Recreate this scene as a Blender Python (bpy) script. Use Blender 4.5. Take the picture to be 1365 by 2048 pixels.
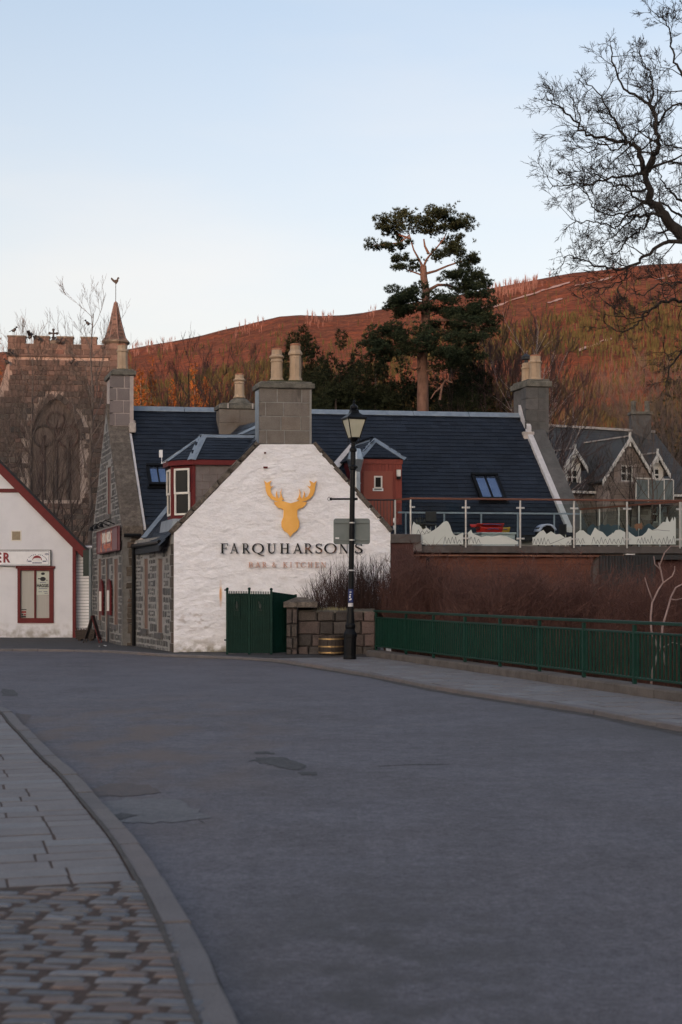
import bpy, math, random
import numpy as np
from mathutils import Vector, Matrix, noise as mnoise
from mathutils.geometry import tessellate_polygon

for _o in list(bpy.data.objects):
    bpy.data.objects.remove(_o)
SC = bpy.context.scene
COL = SC.collection
RAD = math.radians
random.seed(7)

# ------------------------------------------------------------------ camera
FPX, CX, HY, CAMH = 2844.0, 682.5, 1182.0, 1.65
cam_d = bpy.data.cameras.new('camera')
cam = bpy.data.objects.new('camera', cam_d)
COL.objects.link(cam)
cam.location = (0, 0, CAMH)
cam.rotation_euler = (RAD(90), 0, 0)
cam_d.sensor_fit = 'VERTICAL'
cam_d.sensor_height = 36.0
cam_d.lens = 36.0 * FPX / 2048.0
cam_d.shift_y = (HY - 1024.0) / 2048.0
cam_d.clip_start = 0.1
cam_d.clip_end = 6000
cam_d.dof.use_dof = True
cam_d.dof.focus_distance = 38.0
cam_d.dof.aperture_fstop = 3.2
SC.camera = cam
SC.cycles.transparent_max_bounces = 40

# ------------------------------------------------------------------ light
SUN_EL, SUN_AZ = 4.2, 200.0      # degrees; azimuth clockwise from +Y (camera looks along +Y)
world = bpy.data.worlds.new('World')
SC.world = world
world.use_nodes = True
_nt = world.node_tree
for n in list(_nt.nodes):
    _nt.nodes.remove(n)
w_out = _nt.nodes.new('ShaderNodeOutputWorld')
w_bg = _nt.nodes.new('ShaderNodeBackground')
w_sky = _nt.nodes.new('ShaderNodeTexSky')
w_sky.sky_type = 'NISHITA'
w_sky.sun_disc = False
w_sky.sun_elevation = RAD(SUN_EL)
w_sky.sun_rotation = RAD(SUN_AZ)
w_sky.altitude = 300
w_sky.air_density = 1.0
w_sky.dust_density = 5.5
w_sky.ozone_density = 2.2
w_bg.inputs['Strength'].default_value = 0.13
# thin high cloud: lifts the sky towards a warm white in long soft wisps
w_tc = _nt.nodes.new('ShaderNodeTexCoord')
w_map = _nt.nodes.new('ShaderNodeMapping')
w_map.inputs['Scale'].default_value = (1.3, 1.3, 5.5)
w_noise = _nt.nodes.new('ShaderNodeTexNoise')
w_noise.inputs['Scale'].default_value = 2.3
w_noise.inputs['Detail'].default_value = 5
w_ramp = _nt.nodes.new('ShaderNodeValToRGB')
w_ramp.color_ramp.elements[0].position = 0.40
w_ramp.color_ramp.elements[0].color = (0, 0, 0, 1)
w_ramp.color_ramp.elements[1].position = 0.78
w_ramp.color_ramp.elements[1].color = (0.16, 0.16, 0.16, 1)
w_mix = _nt.nodes.new('ShaderNodeMixRGB')
w_bw = _nt.nodes.new('ShaderNodeRGBToBW')       # high thin haze: same brightness as the clear sky, less blue
w_tint = _nt.nodes.new('ShaderNodeMixRGB')
w_tint.blend_type = 'MULTIPLY'
w_tint.inputs['Fac'].default_value = 1
w_tint.inputs['Color2'].default_value = (1.06, 0.885, 0.75, 1)
w_sep = _nt.nodes.new('ShaderNodeSeparateXYZ')
w_hr = _nt.nodes.new('ShaderNodeMapRange')       # the veil of high haze thickens towards the horizon
w_hr.inputs['From Min'].default_value = 0.0
w_hr.inputs['From Max'].default_value = 0.45
w_hr.inputs['To Min'].default_value = 0.92
w_hr.inputs['To Max'].default_value = 0.34
w_add = _nt.nodes.new('ShaderNodeMath')
w_add.operation = 'ADD'
w_add.use_clamp = True
L = _nt.links.new
L(w_tc.outputs['Generated'], w_map.inputs['Vector'])
L(w_map.outputs['Vector'], w_noise.inputs['Vector'])
L(w_noise.outputs['Fac'], w_ramp.inputs['Fac'])
L(w_tc.outputs['Generated'], w_sep.inputs[0])
L(w_sep.outputs['Z'], w_hr.inputs['Value'])
L(w_hr.outputs['Result'], w_add.inputs[0])
L(w_ramp.outputs['Color'], w_add.inputs[1])
L(w_add.outputs[0], w_mix.inputs['Fac'])
L(w_sky.outputs['Color'], w_mix.inputs['Color1'])
L(w_sky.outputs['Color'], w_bw.inputs[0])
L(w_bw.outputs[0], w_tint.inputs['Color1'])
w_base = _nt.nodes.new('ShaderNodeMixRGB')       # plus the even glow of a high veil lit by the whole sky
w_base.blend_type = 'ADD'
w_base.inputs['Fac'].default_value = 1
w_base.inputs['Color2'].default_value = (0.57, 0.63, 0.66, 1)
L(w_tint.outputs['Color'], w_base.inputs['Color1'])
L(w_base.outputs['Color'], w_mix.inputs['Color2'])
L(w_mix.outputs['Color'], w_bg.inputs['Color'])
L(w_bg.outputs['Background'], w_out.inputs['Surface'])

sun_d = bpy.data.lights.new('sun', 'SUN')
sun_d.energy = 1.2
sun_d.angle = RAD(0.53)
sun_d.color = (1.0, 0.50, 0.30)
sun = bpy.data.objects.new('sun', sun_d)
COL.objects.link(sun)
sun.location = (-60, -200, 120)
_sd = Vector((math.sin(RAD(SUN_AZ)) * math.cos(RAD(SUN_EL)), math.cos(RAD(SUN_AZ)) * math.cos(RAD(SUN_EL)), math.sin(RAD(SUN_EL))))
sun.rotation_euler = _sd.to_track_quat('Z', 'Y').to_euler()

vs = SC.view_settings
vs.view_transform = 'Standard'
vs.look = 'None'
vs.gamma = 1.0
vs.use_curve_mapping = False
vs.exposure = 2.15

# ------------------------------------------------------------------ placing helpers
def W(px, py, Y):
    """photo pixel at depth Y -> world point"""
    return Vector(((px - CX) * Y / FPX, Y, CAMH + (HY - py) * Y / FPX))

def onplane(px, py, P0, n):
    d = Vector(((px - CX) / FPX, 1.0, (HY - py) / FPX))
    c = Vector((0, 0, CAMH))
    t = (P0 - c).dot(n) / d.dot(n)
    return c + d * t

def tag(o, label=None, cat=None, group=None, kind=None):
    if label: o['label'] = label
    if cat: o['category'] = cat
    if group: o['group'] = group
    if kind: o['kind'] = kind
    return o

def thing(name, label, cat, loc, group=None):
    o = bpy.data.objects.new(name, None)
    o.empty_display_size = 0.3
    COL.objects.link(o)
    o.location = loc
    return tag(o, label, cat, group)

def root_loc(o):
    v = Vector((0, 0, 0))
    while o is not None:
        v += o.location
        o = o.parent
    return v

def link(name, me, parent=None):
    o = bpy.data.objects.new(name, me)
    COL.objects.link(o)
    if parent is not None: o.parent = parent
    return o

class MB:
    """collects shapes in world coordinates; build() links them as ONE mesh object"""
    def __init__(self):
        self.v = []; self.f = []; self.m = []; self.mi = 0
    def mesh(self, vs, fs):
        b = len(self.v)
        self.v.extend([tuple(p) for p in vs])
        self.f.extend([tuple(i + b for i in f) for f in fs])
        self.m.extend([self.mi] * len(fs))
        return self
    def box(self, o, a, b, c):
        """corner o and three edge vectors"""
        o, a, b, c = Vector(o), Vector(a), Vector(b), Vector(c)
        if a.cross(b).dot(c) < 0: a, b = b, a
        p = [o, o + a, o + a + b, o + b, o + c, o + a + c, o + a + b + c, o + b + c]
        return self.mesh(p, [(3, 2, 1, 0), (4, 5, 6, 7), (0, 1, 5, 4), (1, 2, 6, 5), (2, 3, 7, 6), (3, 0, 4, 7)])
    def cbox(self, c, sx, sy, sz):
        return self.box(Vector(c) - Vector((sx / 2, sy / 2, sz / 2)), (sx, 0, 0), (0, sy, 0), (0, 0, sz))
    def prism(self, poly, ext):
        """closed solid: planar polygon (3D points) extruded by ext"""
        ext = Vector(ext)
        poly = [Vector(p) for p in poly]
        n = len(poly)
        tr = tessellate_polygon([poly])
        nn = Vector((0, 0, 0))
        for i in range(n):
            nn += poly[i].cross(poly[(i + 1) % n])
        flip = nn.dot(ext) > 0
        vs = poly + [p + ext for p in poly]
        fs = []
        for t in tr:
            q = (poly[t[1]] - poly[t[0]]).cross(poly[t[2]] - poly[t[0]])
            if q.dot(ext) > 0: t = (t[0], t[2], t[1])
            fs.append(tuple(t))
            fs.append((t[0] + n, t[2] + n, t[1] + n))
        for i in range(n):
            j = (i + 1) % n
            fs.append((i, j, j + n, i + n) if flip else (j, i, i + n, j + n))
        return self.mesh(vs, fs)
    def holed(self, outer, holes, fmap, depth):
        """wall: outer and holes are (u,z) lists; fmap(u,z) -> point; depth = vector into the wall"""
        loops = [outer] + holes
        flat = [p for l in loops for p in l]
        tr = tessellate_polygon([[Vector((p[0], p[1], 0)) for p in l] for l in loops])
        depth = Vector(depth)
        P = [Vector(fmap(*p)) for p in flat]
        n = len(P)
        vs = P + [p + depth for p in P]
        fs = []
        for t in tr:
            q = (P[t[1]] - P[t[0]]).cross(P[t[2]] - P[t[0]])
            if q.length < 1e-9: continue
            if q.dot(depth) > 0: t = (t[0], t[2], t[1])
            fs.append(tuple(t)); fs.append((t[0] + n, t[2] + n, t[1] + n))
        b = 0
        for l in loops:
            k = len(l)
            for i in range(k):
                fs.append((b + i, b + (i + 1) % k, b + (i + 1) % k + n, b + i + n))
            b += k
        return self.mesh(vs, fs)
    def tube(self, pts, radii, n=6, cap=True):
        pts = [Vector(p) for p in pts]
        if not hasattr(radii, '__len__'): radii = [radii] * len(pts)
        vs = []; fs = []
        ref = None
        for i, p in enumerate(pts):
            d = (pts[min(i + 1, len(pts) - 1)] - pts[max(i - 1, 0)])
            if d.length < 1e-9: d = Vector((0, 0, 1))
            d.normalize()
            if ref is None:
                ref = Vector((1, 0, 0)) if abs(d.x) < 0.8 else Vector((0, 1, 0))
            a = (ref - d * ref.dot(d))
            if a.length < 1e-6:
                a = d.orthogonal()
            a.normalize(); ref = a
            b = d.cross(a)
            r = radii[i]
            for k in range(n):
                t = 2 * math.pi * k / n
                vs.append(p + a * (r * math.cos(t)) + b * (r * math.sin(t)))
        for i in range(len(pts) - 1):
            for k in range(n):
                k2 = (k + 1) % n
                fs.append((i * n + k, i * n + k2, (i + 1) * n + k2, (i + 1) * n + k))
        if cap:
            fs.append(tuple(reversed(range(n))))
            m = (len(pts) - 1) * n
            fs.append(tuple(m + k for k in range(n)))
        return self.mesh(vs, fs)
    def lathe(self, base, prof, n=16, axis=Vector((0, 0, 1)), start=0.0):
        """prof: list of (r, h) from bottom to top"""
        base = Vector(base)
        ax = Vector(axis).normalized()
        a = Vector((1, 0, 0)) if abs(ax.x) < .8 else Vector((0, 1, 0))
        a = (a - ax * a.dot(ax)).normalized(); b = ax.cross(a)
        vs = []; fs = []
        for r, h in prof:
            for k in range(n):
                t = start + 2 * math.pi * k / n
                vs.append(base + ax * h + (a * math.cos(t) + b * math.sin(t)) * r)
        for i in range(len(prof) - 1):
            for k in range(n):
                k2 = (k + 1) % n
                fs.append((i * n + k, i * n + k2, (i + 1) * n + k2, (i + 1) * n + k))
        fs.append(tuple(reversed(range(n))))
        m = (len(prof) - 1) * n
        fs.append(tuple(m + k for k in range(n)))
        return self.mesh(vs, fs)
    def ellip(self, c, rx, ry, rz, n=10, rot=None):
        c = Vector(c); vs = []; fs = []
        m = max(4, n // 2)
        for i in range(m + 1):
            th = math.pi * i / m
            for k in range(n):
                t = 2 * math.pi * k / n
                p = Vector((rx * math.sin(th) * math.cos(t), ry * math.sin(th) * math.sin(t), rz * math.cos(th)))
                if rot is not None: p = rot @ p
                vs.append(c + p)
        for i in range(m):
            for k in range(n):
                k2 = (k + 1) % n
                fs.append((i * n + k, (i + 1) * n + k, (i + 1) * n + k2, i * n + k2))
        return self.mesh(vs, fs)
    def build(self, name, mats, parent=None, smooth=False, kind=None, bevel=0.0, loc=None):
        if not isinstance(mats, (list, tuple)): mats = [mats]
        L0 = root_loc(parent) if parent is not None else Vector(loc if loc is not None else (0, 0, 0))
        me = bpy.data.meshes.new(name)
        va = np.array(self.v, dtype=np.float64).reshape(-1, 3) - np.array(L0)
        me.from_pydata(va.tolist(), [], self.f)
        for m in mats: me.materials.append(m)
        if len(mats) > 1: me.polygons.foreach_set('material_index', self.m)
        if smooth: me.polygons.foreach_set('use_smooth', [True] * len(me.polygons))
        me.update()
        o = link(name, me, parent)
        if parent is None: o.location = L0
        if kind: o['kind'] = kind
        if bevel:
            md = o.modifiers.new('soft_edges', 'BEVEL'); md.width = bevel; md.segments = 2; md.limit_method = 'ANGLE'
        return o

def block_mesh(seed, jit=0.03, bev=0.10, mat=None):
    """unit block, front face on +z, chamfered and slightly uneven"""
    r = random.Random(seed)
    J = lambda s=jit: r.uniform(-s, s)
    vs = []
    for z, k in ((-0.5, 0.5), (0.5 - bev * 1.2, 0.5), (0.5, 0.5 - bev)):
        for x, y in ((-k, -k), (k, -k), (k, k), (-k, k)):
            s = jit if z > -0.4 else 0
            vs.append((x + J(s), y + J(s), z + (J(jit * .8) if z > .4 else 0)))
    fs = [(3, 2, 1, 0), (8, 9, 10, 11)]
    for a in (0, 4):
        for k in range(4):
            fs.append((a + k, a + (k + 1) % 4, a + 4 + (k + 1) % 4, a + 4 + k))
    me = bpy.data.meshes.new('block')
    me.from_pydata(vs, [], fs)
    if mat: me.materials.append(mat)
    return me

def place_block(name, me, parent, centre, a, b, n):
    """a, b, n: full-size edge vectors (along, up, outward)"""
    o = link(name, me, parent)
    L0 = root_loc(parent) if parent is not None else Vector((0, 0, 0))
    a, b, n = Vector(a), Vector(b), Vector(n)       # keep the frame square: no shear in object matrices
    ua = a.normalized(); b = (b - ua * b.dot(ua)).normalized() * b.length
    c_ = a.cross(b).normalized(); n = c_ * (n.length if n.dot(c_) >= 0 else -n.length)
    M = Matrix.Identity(4)
    for i, vec in enumerate((a, b, n)):
        for k in range(3): M[k][i] = vec[k]
    for k in range(3): M[k][3] = centre[k] - L0[k]
    o.matrix_basis = M
    return o

def pip(x, y, poly):
    c = False; n = len(poly); j = n - 1
    for i in range(n):
        xi, yi = poly[i]; xj, yj = poly[j]
        if (yi > y) != (yj > y) and x < (xj - xi) * (y - yi) / (yj - yi) + xi: c = not c
        j = i
    return c

# ------------------------------------------------------------------ materials
def mat(name, cols, scale=3.0, rough=0.8, bump=0.0, bscale=None, metal=0.0, island=0.0, isl_cols=None, detail=6.0,
        coords='pos', stretch=(1, 1, 1), spec=0.4, fine=None, nrough=0.6):
    """noise-driven procedural material. cols: list of (pos, rgb)"""
    m = bpy.data.materials.new(name)
    m.use_nodes = True
    nt = m.node_tree
    bs = nt.nodes['Principled BSDF']
    ln = nt.links.new
    bs.inputs['Roughness'].default_value = rough
    bs.inputs['Metallic'].default_value = metal
    bs.inputs['Specular IOR Level'].default_value = spec
    if not isinstance(cols, list): cols = [(0.0, cols)]
    geo = nt.nodes.new('ShaderNodeNewGeometry')
    if coords == 'obj':
        tc = nt.nodes.new('ShaderNodeTexCoord'); vec = tc.outputs['Object']
    else:
        vec = geo.outputs['Position']
    mp = nt.nodes.new('ShaderNodeMapping')
    mp.inputs['Scale'].default_value = stretch
    ln(vec, mp.inputs['Vector'])
    nz = nt.nodes.new('ShaderNodeTexNoise')
    nz.inputs['Scale'].default_value = scale
    nz.inputs['Detail'].default_value = detail
    nz.inputs['Roughness'].default_value = nrough
    ln(mp.outputs['Vector'], nz.inputs['Vector'])
    cr = nt.nodes.new('ShaderNodeValToRGB')
    els = cr.color_ramp.elements
    while len(els) < len(cols): els.new(0.5)
    while len(els) > len(cols): els.remove(els[-1])
    for e, (p, c) in zip(els, cols):
        e.position = p; e.color = (c[0], c[1], c[2], 1)
    ln(nz.outputs['Fac'], cr.inputs['Fac'])
    col = cr.outputs['Color']
    if island or isl_cols:
        oi = nt.nodes.new('ShaderNodeObjectInfo')
        ad = nt.nodes.new('ShaderNodeMath'); ad.operation = 'ADD'
        ln(geo.outputs['Random Per Island'], ad.inputs[0]); ln(oi.outputs['Random'], ad.inputs[1])
        fr = nt.nodes.new('ShaderNodeMath'); fr.operation = 'FRACT'
        ln(ad.outputs[0], fr.inputs[0])
        if isl_cols:
            ir = nt.nodes.new('ShaderNodeValToRGB')
            ir.color_ramp.interpolation = 'LINEAR'
            e2 = ir.color_ramp.elements
            while len(e2) < len(isl_cols): e2.new(0.5)
            for i, (e, c) in enumerate(zip(e2, isl_cols)):
                e.position = i / max(1, len(isl_cols) - 1); e.color = (c[0], c[1], c[2], 1)
            ln(fr.outputs[0], ir.inputs['Fac'])
            mx = nt.nodes.new('ShaderNodeMixRGB'); mx.blend_type = 'MULTIPLY'; mx.inputs['Fac'].default_value = 1
            ln(col, mx.inputs['Color1']); ln(ir.outputs['Color'], mx.inputs['Color2'])
            col = mx.outputs['Color']
        if island:
            mr = nt.nodes.new('ShaderNodeMapRange')
            mr.inputs['To Min'].default_value = 1 - island; mr.inputs['To Max'].default_value = 1 + island
            ln(fr.outputs[0], mr.inputs['Value'])
            mx = nt.nodes.new('ShaderNodeMixRGB'); mx.blend_type = 'MULTIPLY'; mx.inputs['Fac'].default_value = 1
            ln(col, mx.inputs['Color1']); ln(mr.outputs['Result'], mx.inputs['Color2'])
            col = mx.outputs['Color']
    for fine in ([] if not fine else fine if isinstance(fine, list) else [fine]):
        n3 = nt.nodes.new('ShaderNodeTexNoise'); n3.inputs['Scale'].default_value = fine[0]; n3.inputs['Detail'].default_value = 3
        ln(mp.outputs['Vector'], n3.inputs['Vector'])
        mr = nt.nodes.new('ShaderNodeMapRange')
        mr.inputs['From Min'].default_value = 0.3; mr.inputs['From Max'].default_value = 0.7
        mr.inputs['To Min'].default_value = 1 - fine[1]; mr.inputs['To Max'].default_value = 1 + fine[1]
        ln(n3.outputs['Fac'], mr.inputs['Value'])
        mx = nt.nodes.new('ShaderNodeMixRGB'); mx.blend_type = 'MULTIPLY'; mx.inputs['Fac'].default_value = 1
        ln(col, mx.inputs['Color1']); ln(mr.outputs['Result'], mx.inputs['Color2'])
        col = mx.outputs['Color']
    ln(col, bs.inputs['Base Color'])
    m['col_socket'] = col.node.name
    if bump:
        nb = nt.nodes.new('ShaderNodeTexNoise')
        nb.inputs['Scale'].default_value = bscale or scale * 4
        nb.inputs['Detail'].default_value = 5
        ln(mp.outputs['Vector'], nb.inputs['Vector'])
        bp = nt.nodes.new('ShaderNodeBump')
        bp.inputs['Strength'].default_value = 1.0
        bp.inputs['Distance'].default_value = bump
        ln(nb.outputs['Fac'], bp.inputs['Height'])
        ln(bp.outputs['Normal'], bs.inputs['Normal'])
    return m

def stain(m, centre, size, color, nscale=3.0, lo=0.45, hi=0.65, amount=1.0, stretch=(1, 1, 1)):
    """adds a stain of its own shape: an ellipsoid region broken up by noise"""
    nt = m.node_tree; ln = nt.links.new
    bs = nt.nodes['Principled BSDF']
    src = bs.inputs['Base Color'].links[0].from_socket
    geo = nt.nodes.new('ShaderNodeNewGeometry')
    sub = nt.nodes.new('ShaderNodeVectorMath'); sub.operation = 'SUBTRACT'; sub.inputs[1].default_value = centre
    ln(geo.outputs['Position'], sub.inputs[0])
    dv = nt.nodes.new('ShaderNodeVectorMath'); dv.operation = 'DIVIDE'; dv.inputs[1].default_value = size
    ln(sub.outputs[0], dv.inputs[0])
    le = nt.nodes.new('ShaderNodeVectorMath'); le.operation = 'LENGTH'
    ln(dv.outputs[0], le.inputs[0])
    mr = nt.nodes.new('ShaderNodeMapRange'); mr.inputs['From Min'].default_value = 1.0; mr.inputs['From Max'].default_value = 0.3
    ln(le.outputs['Value'], mr.inputs['Value'])
    mp = nt.nodes.new('ShaderNodeMapping'); mp.inputs['Scale'].default_value = stretch
    ln(geo.outputs['Position'], mp.inputs['Vector'])
    nz = nt.nodes.new('ShaderNodeTexNoise'); nz.inputs['Scale'].default_value = nscale; nz.inputs['Detail'].default_value = 7
    ln(mp.outputs['Vector'], nz.inputs['Vector'])
    m2 = nt.nodes.new('ShaderNodeMapRange'); m2.inputs['From Min'].default_value = lo; m2.inputs['From Max'].default_value = hi
    ln(nz.outputs['Fac'], m2.inputs['Value'])
    mu = nt.nodes.new('ShaderNodeMath'); mu.operation = 'MULTIPLY'
    ln(mr.outputs['Result'], mu.inputs[0]); ln(m2.outputs['Result'], mu.inputs[1])
    mu2 = nt.nodes.new('ShaderNodeMath'); mu2.operation = 'MULTIPLY'; mu2.inputs[1].default_value = amount
    ln(mu.outputs[0], mu2.inputs[0])
    mx = nt.nodes.new('ShaderNodeMixRGB'); mx.inputs['Color2'].default_value = (*color, 1)
    ln(mu2.outputs[0], mx.inputs['Fac']); ln(src, mx.inputs['Color1'])
    ln(mx.outputs['Color'], bs.inputs['Base Color'])

def glass_mat(name, tint, alpha=0.3, rough=0.03):
    m = bpy.data.materials.new(name); m.use_nodes = True
    nt = m.node_tree; ln = nt.links.new
    for n in list(nt.nodes):
        if n.type != 'OUTPUT_MATERIAL': nt.nodes.remove(n)
    out = [n for n in nt.nodes][0]
    tr = nt.nodes.new('ShaderNodeBsdfTransparent'); tr.inputs['Color'].default_value = (*tint, 1)
    gl = nt.nodes.new('ShaderNodeBsdfGlossy'); gl.inputs['Roughness'].default_value = rough
    gl.inputs['Color'].default_value = (.9, .95, 1, 1)
    fr = nt.nodes.new('ShaderNodeFresnel'); fr.inputs['IOR'].default_value = 1.4
    ge = nt.nodes.new('ShaderNodeNewGeometry')       # no false total reflection on the inner faces of a thin pane
    fb_ = nt.nodes.new('ShaderNodeMath'); fb_.operation = 'SUBTRACT'; fb_.inputs[0].default_value = 1.0
    ln(ge.outputs['Backfacing'], fb_.inputs[1])
    fm = nt.nodes.new('ShaderNodeMath'); fm.operation = 'MULTIPLY'
    ln(fr.outputs[0], fm.inputs[0]); ln(fb_.outputs[0], fm.inputs[1])
    mr = nt.nodes.new('ShaderNodeMath'); mr.operation = 'MULTIPLY_ADD'; mr.inputs[1].default_value = 1.0; mr.inputs[2].default_value = alpha
    ln(fm.outputs[0], mr.inputs[0])
    mx = nt.nodes.new('ShaderNodeMixShader')
    ln(mr.outputs[0], mx.inputs['Fac']); ln(tr.outputs[0], mx.inputs[1]); ln(gl.outputs[0], mx.inputs[2])
    ln(mx.outputs[0], out.inputs['Surface'])
    return m

M = {}
M['asphalt'] = mat('asphalt', [(.25, (.078, .069, .076)), (.42, (.103, .092, .102)), (.58, (.109, .100, .114)), (.75, (.132, .114, .117))], scale=.45, rough=.8, bump=.008, bscale=45, detail=11, fine=[(95, .45), (26, .28), (7, .17), (1.5, .12)], spec=.35, nrough=.68)

M['asphalt_patch'] = mat('asphalt_patch', [(.3, (.045, .042, .044)), (.7, (.070, .066, .069))], scale=3, rough=.85, bump=.008, bscale=45, fine=[(95, .35), (18, .25)])
M['gutter_dirt_shade'] = mat('gutter_dirt_shade', [(.3, (.040, .034, .032)), (.7, (.085, .072, .068))], scale=4, rough=.9, bump=.006, bscale=50, fine=[(80, .3)])  # dark tone shared by dirt strips and painted shade lines
M['asphalt_pale'] = mat('asphalt_pale', [(.3, (.085, .080, .086)), (.7, (.125, .116, .120))], scale=1.6, rough=.7, bump=.006, bscale=50, fine=[(95, .35), (14, .2)])
M['asphalt_red'] = mat('asphalt_red', [(.3, (.115, .085, .078)), (.7, (.078, .068, .070))], scale=6, rough=.85, bump=.005, bscale=60, fine=(60, .2))
M['earth'] = mat('earth', [(.3, (.035, .02, .014)), (.55, (.06, .032, .02)), (.75, (.08, .04, .02))], scale=4, rough=.95, bump=.03, bscale=9)
M['ground'] = mat('ground', [(.3, (.03, .03, .015)), (.6, (.06, .045, .025)), (.8, (.05, .055, .02))], scale=.4, rough=.95, bump=.05, bscale=3)
M['joint'] = mat('joint', [(.35, (.040, .027, .023)), (.65, (.080, .050, .041))], scale=14, rough=.95, bump=.01, bscale=40)
M['joint_grey'] = mat('joint_grey', [(.35, (.035, .03, .03)), (.65, (.06, .052, .05))], scale=14, rough=.95, bump=.01, bscale=40)
M['sett'] = mat('sett', [(.3, (.72, .72, .74)), (.7, (1, 1, 1))], scale=22, rough=.62, bump=.006, bscale=45, isl_cols=[(0.105, 0.1071, 0.1225), (0.1505, 0.1505, 0.1645), (0.1295, 0.1155, 0.1134), (0.14, 0.1015, 0.0896), (0.0875, 0.0896, 0.1036), (0.1435, 0.1435, 0.1575)], island=.18, fine=(130, .15))
M['slab'] = mat('slab', [(.3, (.80, .80, .82)), (.7, (1, 1, 1))], scale=5, rough=.8, bump=.004, bscale=50, isl_cols=[(0.1852, 0.1662, 0.1662), (0.1976, 0.1777, 0.1767), (0.1805, 0.1634, 0.1634), (0.1976, 0.19, 0.1947), (0.19, 0.1729, 0.171)], island=.06, fine=(80, .14))
M['kerb'] = mat('kerb', [(.3, (.78, .78, .78)), (.7, (1, 1, 1))], scale=4, rough=.8, bump=.006, bscale=40, isl_cols=[(0.1428, 0.126, 0.126), (0.1596, 0.1386, 0.1344), (0.1344, 0.1218, 0.126), (0.168, 0.1344, 0.126)], island=.06, fine=(110, .22))
M['plinth'] = mat('plinth', [(.3, (.075, .062, .054)), (.6, (.125, .105, .094)), (.8, (.09, .075, .06))], scale=3, rough=.9, bump=.012, bscale=22, island=.1, fine=(90, .2))
M['white'] = mat('whitewash', [(.25, (.76, .73, .745)), (.5, (.82, .795, .815)), (.8, (.85, .83, .85))], scale=2.2, rough=.85, bump=.030, bscale=8, stretch=(1, 1, 1.9), fine=[(26, .05), (3, .06)])
M['white_shop'] = mat('white_render', [(.25, (.60, .59, .62)), (.5, (.66, .65, .68)), (.8, (.70, .69, .72))], scale=1.5, rough=.85, bump=.006, bscale=30)
M['mortar'] = mat('mortar', [(.3, (.20, .19, .18)), (.7, (.30, .285, .27))], scale=6, rough=.95, bump=.01, bscale=30)
M['mortar_pink'] = mat('mortar_pink', [(.3, (.34, .28, .26)), (.7, (.44, .37, .35))], scale=6, rough=.95, bump=.01, bscale=30)
M['rubble'] = mat('rubble_granite', [(.25, (.62, .62, .62)), (.75, (1.1, 1.1, 1.1))], scale=5, rough=.9, bump=.02, bscale=16, isl_cols=[(0.1042, 0.1007, 0.1007), (0.1389, 0.1354, 0.1319), (0.0764, 0.0729, 0.0729), (0.1597, 0.1528, 0.1493), (0.118, 0.1076, 0.1007), (0.0521, 0.0486, 0.0473)], island=.1, fine=(28, .25))
M['rubble_brown'] = mat('rubble_brown', [(.25, (.6, .6, .6)), (.75, (1.1, 1.1, 1.1))], scale=4, rough=.9, bump=.02, bscale=16, isl_cols=[(0.09, 0.0713, 0.0562), (0.1125, 0.09, 0.0713), (0.0675, 0.0562, 0.045), (0.0975, 0.0675, 0.0525)], island=.12, fine=(28, .25))
M['ashlar'] = mat('ashlar', [(.25, (.72, .70, .68)), (.6, (1, 1, 1)), (.8, (1.08, 1.05, 1.0))], scale=3, rough=.9, bump=.010, bscale=40, isl_cols=[(0.1764, 0.1512, 0.1302), (0.1974, 0.168, 0.147), (0.168, 0.147, 0.1302), (0.1848, 0.1512, 0.126)], island=.08, fine=(70, .22))
M['ashlar_pink'] = mat('ashlar_pink', [(.25, (.8, .8, .8)), (.7, (1, 1, 1))], scale=3, rough=.9, bump=.010, bscale=40, isl_cols=[(0.1804, 0.1517, 0.1476), (0.205, 0.1681, 0.164), (0.164, 0.1435, 0.1435)], island=.08, fine=(70, .2))
M['ashlar_grey'] = mat('ashlar_grey', [(.25, (.6, .6, .6)), (.7, (1, 1, 1))], scale=4, rough=.9, bump=.010, bscale=40, isl_cols=[(0.108, 0.1008, 0.0972), (0.1296, 0.1188, 0.1152), (0.0936, 0.09, 0.0864)], island=.08, fine=(70, .2))
M['wallstone'] = mat('wall_stone', [(.25, (.55, .52, .5)), (.7, (1.1, 1.1, 1.1))], scale=5, rough=.92, bump=.02, bscale=22, isl_cols=[(.075, .062, .055), (.095, .078, .068), (.055, .047, .043), (.10, .075, .068), (.07, .062, .058)], island=.12, fine=(40, .25))
M['pinkstone'] = mat('pink_stone', [(.25, (.11, .078, .070)), (.7, (.17, .118, .108))], scale=4, rough=.92, bump=.02, bscale=22, island=.1, fine=(40, .25))
M['copestone'] = mat('cope_stone', [(.25, (.05, .04, .033)), (.5, (.11, .09, .075)), (.75, (.18, .15, .125))], scale=7, rough=.95, bump=.03, bscale=14, island=.15, fine=(40, .3))
M['capstone'] = mat('cap_stone', [(.25, (.06, .055, .05)), (.5, (.13, .12, .10)), (.75, (.20, .18, .155))], scale=5, rough=.95, bump=.02, bscale=20, fine=(50, .25))
M['church'] = mat('church_stone', [(.25, (.7, .7, .7)), (.7, (1.1, 1.1, 1.1))], scale=2, rough=.92, bump=.02, bscale=12, isl_cols=[(0.0886, 0.0644, 0.0564), (0.1288, 0.0902, 0.0789), (0.0684, 0.0548, 0.0508), (0.149, 0.1031, 0.0886), (0.1047, 0.0845, 0.0749), (0.0483, 0.0403, 0.0378), (0.1329, 0.0765, 0.0644)], island=.12, fine=(20, .2))
M['house_stone'] = mat('house_stone', [(.25, (.7, .7, .7)), (.7, (1.1, 1.1, 1.1))], scale=2, rough=.92, bump=.02, bscale=12, isl_cols=[(0.22, 0.1705, 0.143), (0.275, 0.2145, 0.1815), (0.187, 0.1485, 0.1265), (0.308, 0.2365, 0.198)], island=.1)
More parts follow.
